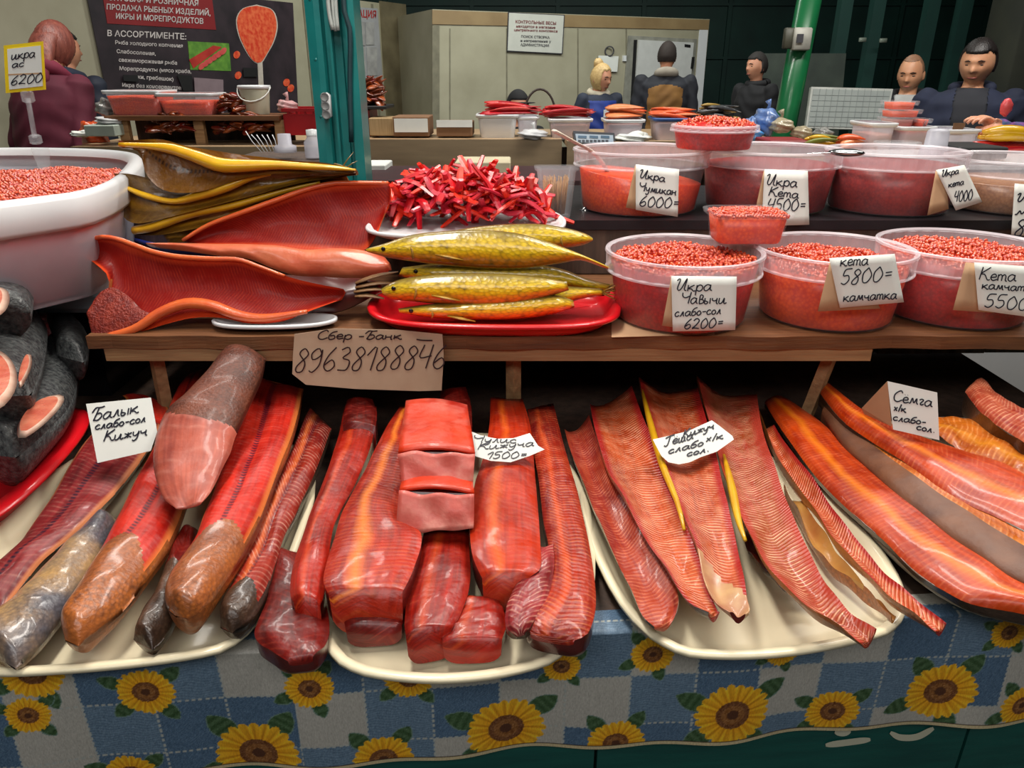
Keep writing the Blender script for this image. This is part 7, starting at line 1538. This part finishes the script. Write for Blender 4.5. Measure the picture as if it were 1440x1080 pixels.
# man in brown and black jacket, back to us
person('man seen from behind in a brown and black jacket with a grey hood', 940, 59, 7.3, yaw=172, hyaw=-20, skin=SKIN, hair=pm('dark_brown_hair', (44, 34, 30), rough=.8, bump=.4), jacket=pm('black_jacket', (34, 36, 46), (26, 28, 36), scale=8, rough=.8), width=1.12, fat=1.08, voxel=.010,
       hood=(pm('grey_hood', (160, 152, 140), (140, 132, 120), rough=.9), 1.0, 1.0), back_panel=(pm('brown_panel', (140, 100, 50), (118, 82, 42), scale=8, rough=.85), lambda x, y, z: y > .02 and abs(x) < .155 and z < .80-.9*abs(x)**2))
# blonde woman in blue vest
r_, W_, hc_, HR_ = person('blonde woman in a blue vest with a pale collar standing before the cold room', 845, 90, 7.1, yaw=20, hyaw=25, hpitch=10, hair=pm('blonde_hair', (214, 184, 128), (176, 144, 92), scale=60, rough=.5, bump=.5), hairkind='long', jacket=pm('dark_sleeve', (40, 48, 66), (30, 36, 52), scale=8, rough=.8), female=True, voxel=.008,
       hood=(pm('cream_collar', (214, 204, 182), rough=.9), .95, .62), back_panel=(pm('blue_vest', (34, 62, 150), (26, 48, 124), scale=8, rough=.6), lambda x, y, z: abs(x) < .135 and z < .81))
m = MB(); m.blob(hc_+HR_ @ Vector((0, .055, .115)), (.045, .042, .045), 16, 10, HR_, noise=.1); m.build('hair_bun', MATS['blonde_hair'], r_)
m = MB(); m.poly([W_(p) for p in ((-.02, -.135, 1.20), (.03, -.135, 1.21), (.03, -.138, 1.14), (-.02, -.138, 1.13))], .004, (0, -1, 0)); m.build('badge', M['white'], r_, smooth=False)
# seated person with a black cap
person('seated person in a black cap low behind the red fish', 727, 127, 5.9, yaw=30, hair=pm('black_cap', (22, 22, 26), rough=.8), hairkind='cap', jacket=black, seated=True, voxel=.010)
m = MB(); q = PY(727, 127, 5.9); m.box((q.x, 6.0, .22), (.42, .42, .44), bev=.02); tag(m.build('stool', M['wood_dark']), 'dark stool under the seated person with the cap', 'stool')
# two shoppers at the left, seen from behind
maroon = pm('maroon_coat', (94, 24, 46), (76, 18, 38), scale=6, rough=.8, bump=.12)
r_, W_, hc_, HR_ = person('woman in a maroon hooded coat with reddish hair, back turned, at the far left', 20, 18, 4.2, yaw=160, hyaw=12, hpitch=22, lean=14, hs=.24, hair=pm('auburn_hair', (150, 84, 70), (104, 52, 46), scale=50, rough=.45, bump=.6, stretch=(1, 1, .15)), hairkind='long', jacket=maroon, female=True, fat=1.2, width=1.02, voxel=.008,
       hood=(pm('maroon_hood', (128, 36, 62), (100, 26, 48), scale=6, rough=.8), 1.2, 1.35), hroll=0)
m = MB(); P = [hc_+HR_ @ Vector(p) for p in ((0, .02, .05), (.01, .06, .0), (.0, .085, -.07), (-.02, .10, -.15), (-.03, .10, -.22))]; m.tube(spath(P, 12), [.07, .082, .085, .083, .08, .076, .072, .066, .058, .048, .034, .012], n=18, flat=.6); m.build('long_hair', MATS['auburn_hair'], r_)
person('shopper in a dark blue hooded jacket half hidden behind the maroon coat', 82, 42, 5.2, yaw=165, hyaw=-20, hair=hairb, jacket=pm('blue_black_jacket', (30, 38, 56), (20, 26, 40), scale=6, rough=.7, bump=.12), fat=1.1, voxel=.010, hood=(pm('blue_hood', (36, 46, 68), rough=.8), 1.2, .9), trousers=pm('jeans', (70, 100, 140), (56, 84, 120), scale=12, rough=.8))
# shopper whose hands reach in at the right edge
tq = PY(1520, 90, 3.3)
def loc_(p, x, fw, yaw): return Matrix.Rotation(-math.radians(yaw), 3, 'Z') @ (p-Vector((x, fw, 0)))
yw = -60; bx = PY(1575, 90, 3.8).x
h1, h2 = PY(1404, 176, 3.12), PY(1424, 184, 3.05); e1, e2 = PY(1452, 208, 3.2), PY(1474, 196, 3.1)
flo = pm('patterned_sleeve', (40, 66, 104), (120, 60, 130), scale=34, rough=.8, contrast=2)
person('shopper mostly out of frame at the right edge, hands reaching in from patterned sleeves', 1575, 70, 3.8, yaw=yw, hair=hairb, hairkind='long', jacket=flo, female=True, voxel=.0055, arms={-1: (loc_(e1, bx, 3.8, yw), loc_(h1, bx, 3.8, yw), .7), 1: (loc_(e2, bx, 3.8, yw), loc_(h2, bx, 3.8, yw), .9)})
m = MB(); q = PY(1411, 152, 3.1)
hd = handgeo(PY(1407, 172, 3.1), Vector((.15, 0, 1)), 1, .75, .35, Vector((0, -1, 0)))
m = MB(); q = PY(1410, 168, 3.09); m.blob(q+Vector((.004, 0, .045)), (.022, .016, .034), 14, 10, noise=.1); tag(m.build('fish_sample', pm('sample_pink', (214, 90, 90), (200, 60, 70), scale=30, rough=.35)), 'small pink fish sample held up by the shopper at the right edge', 'fish')
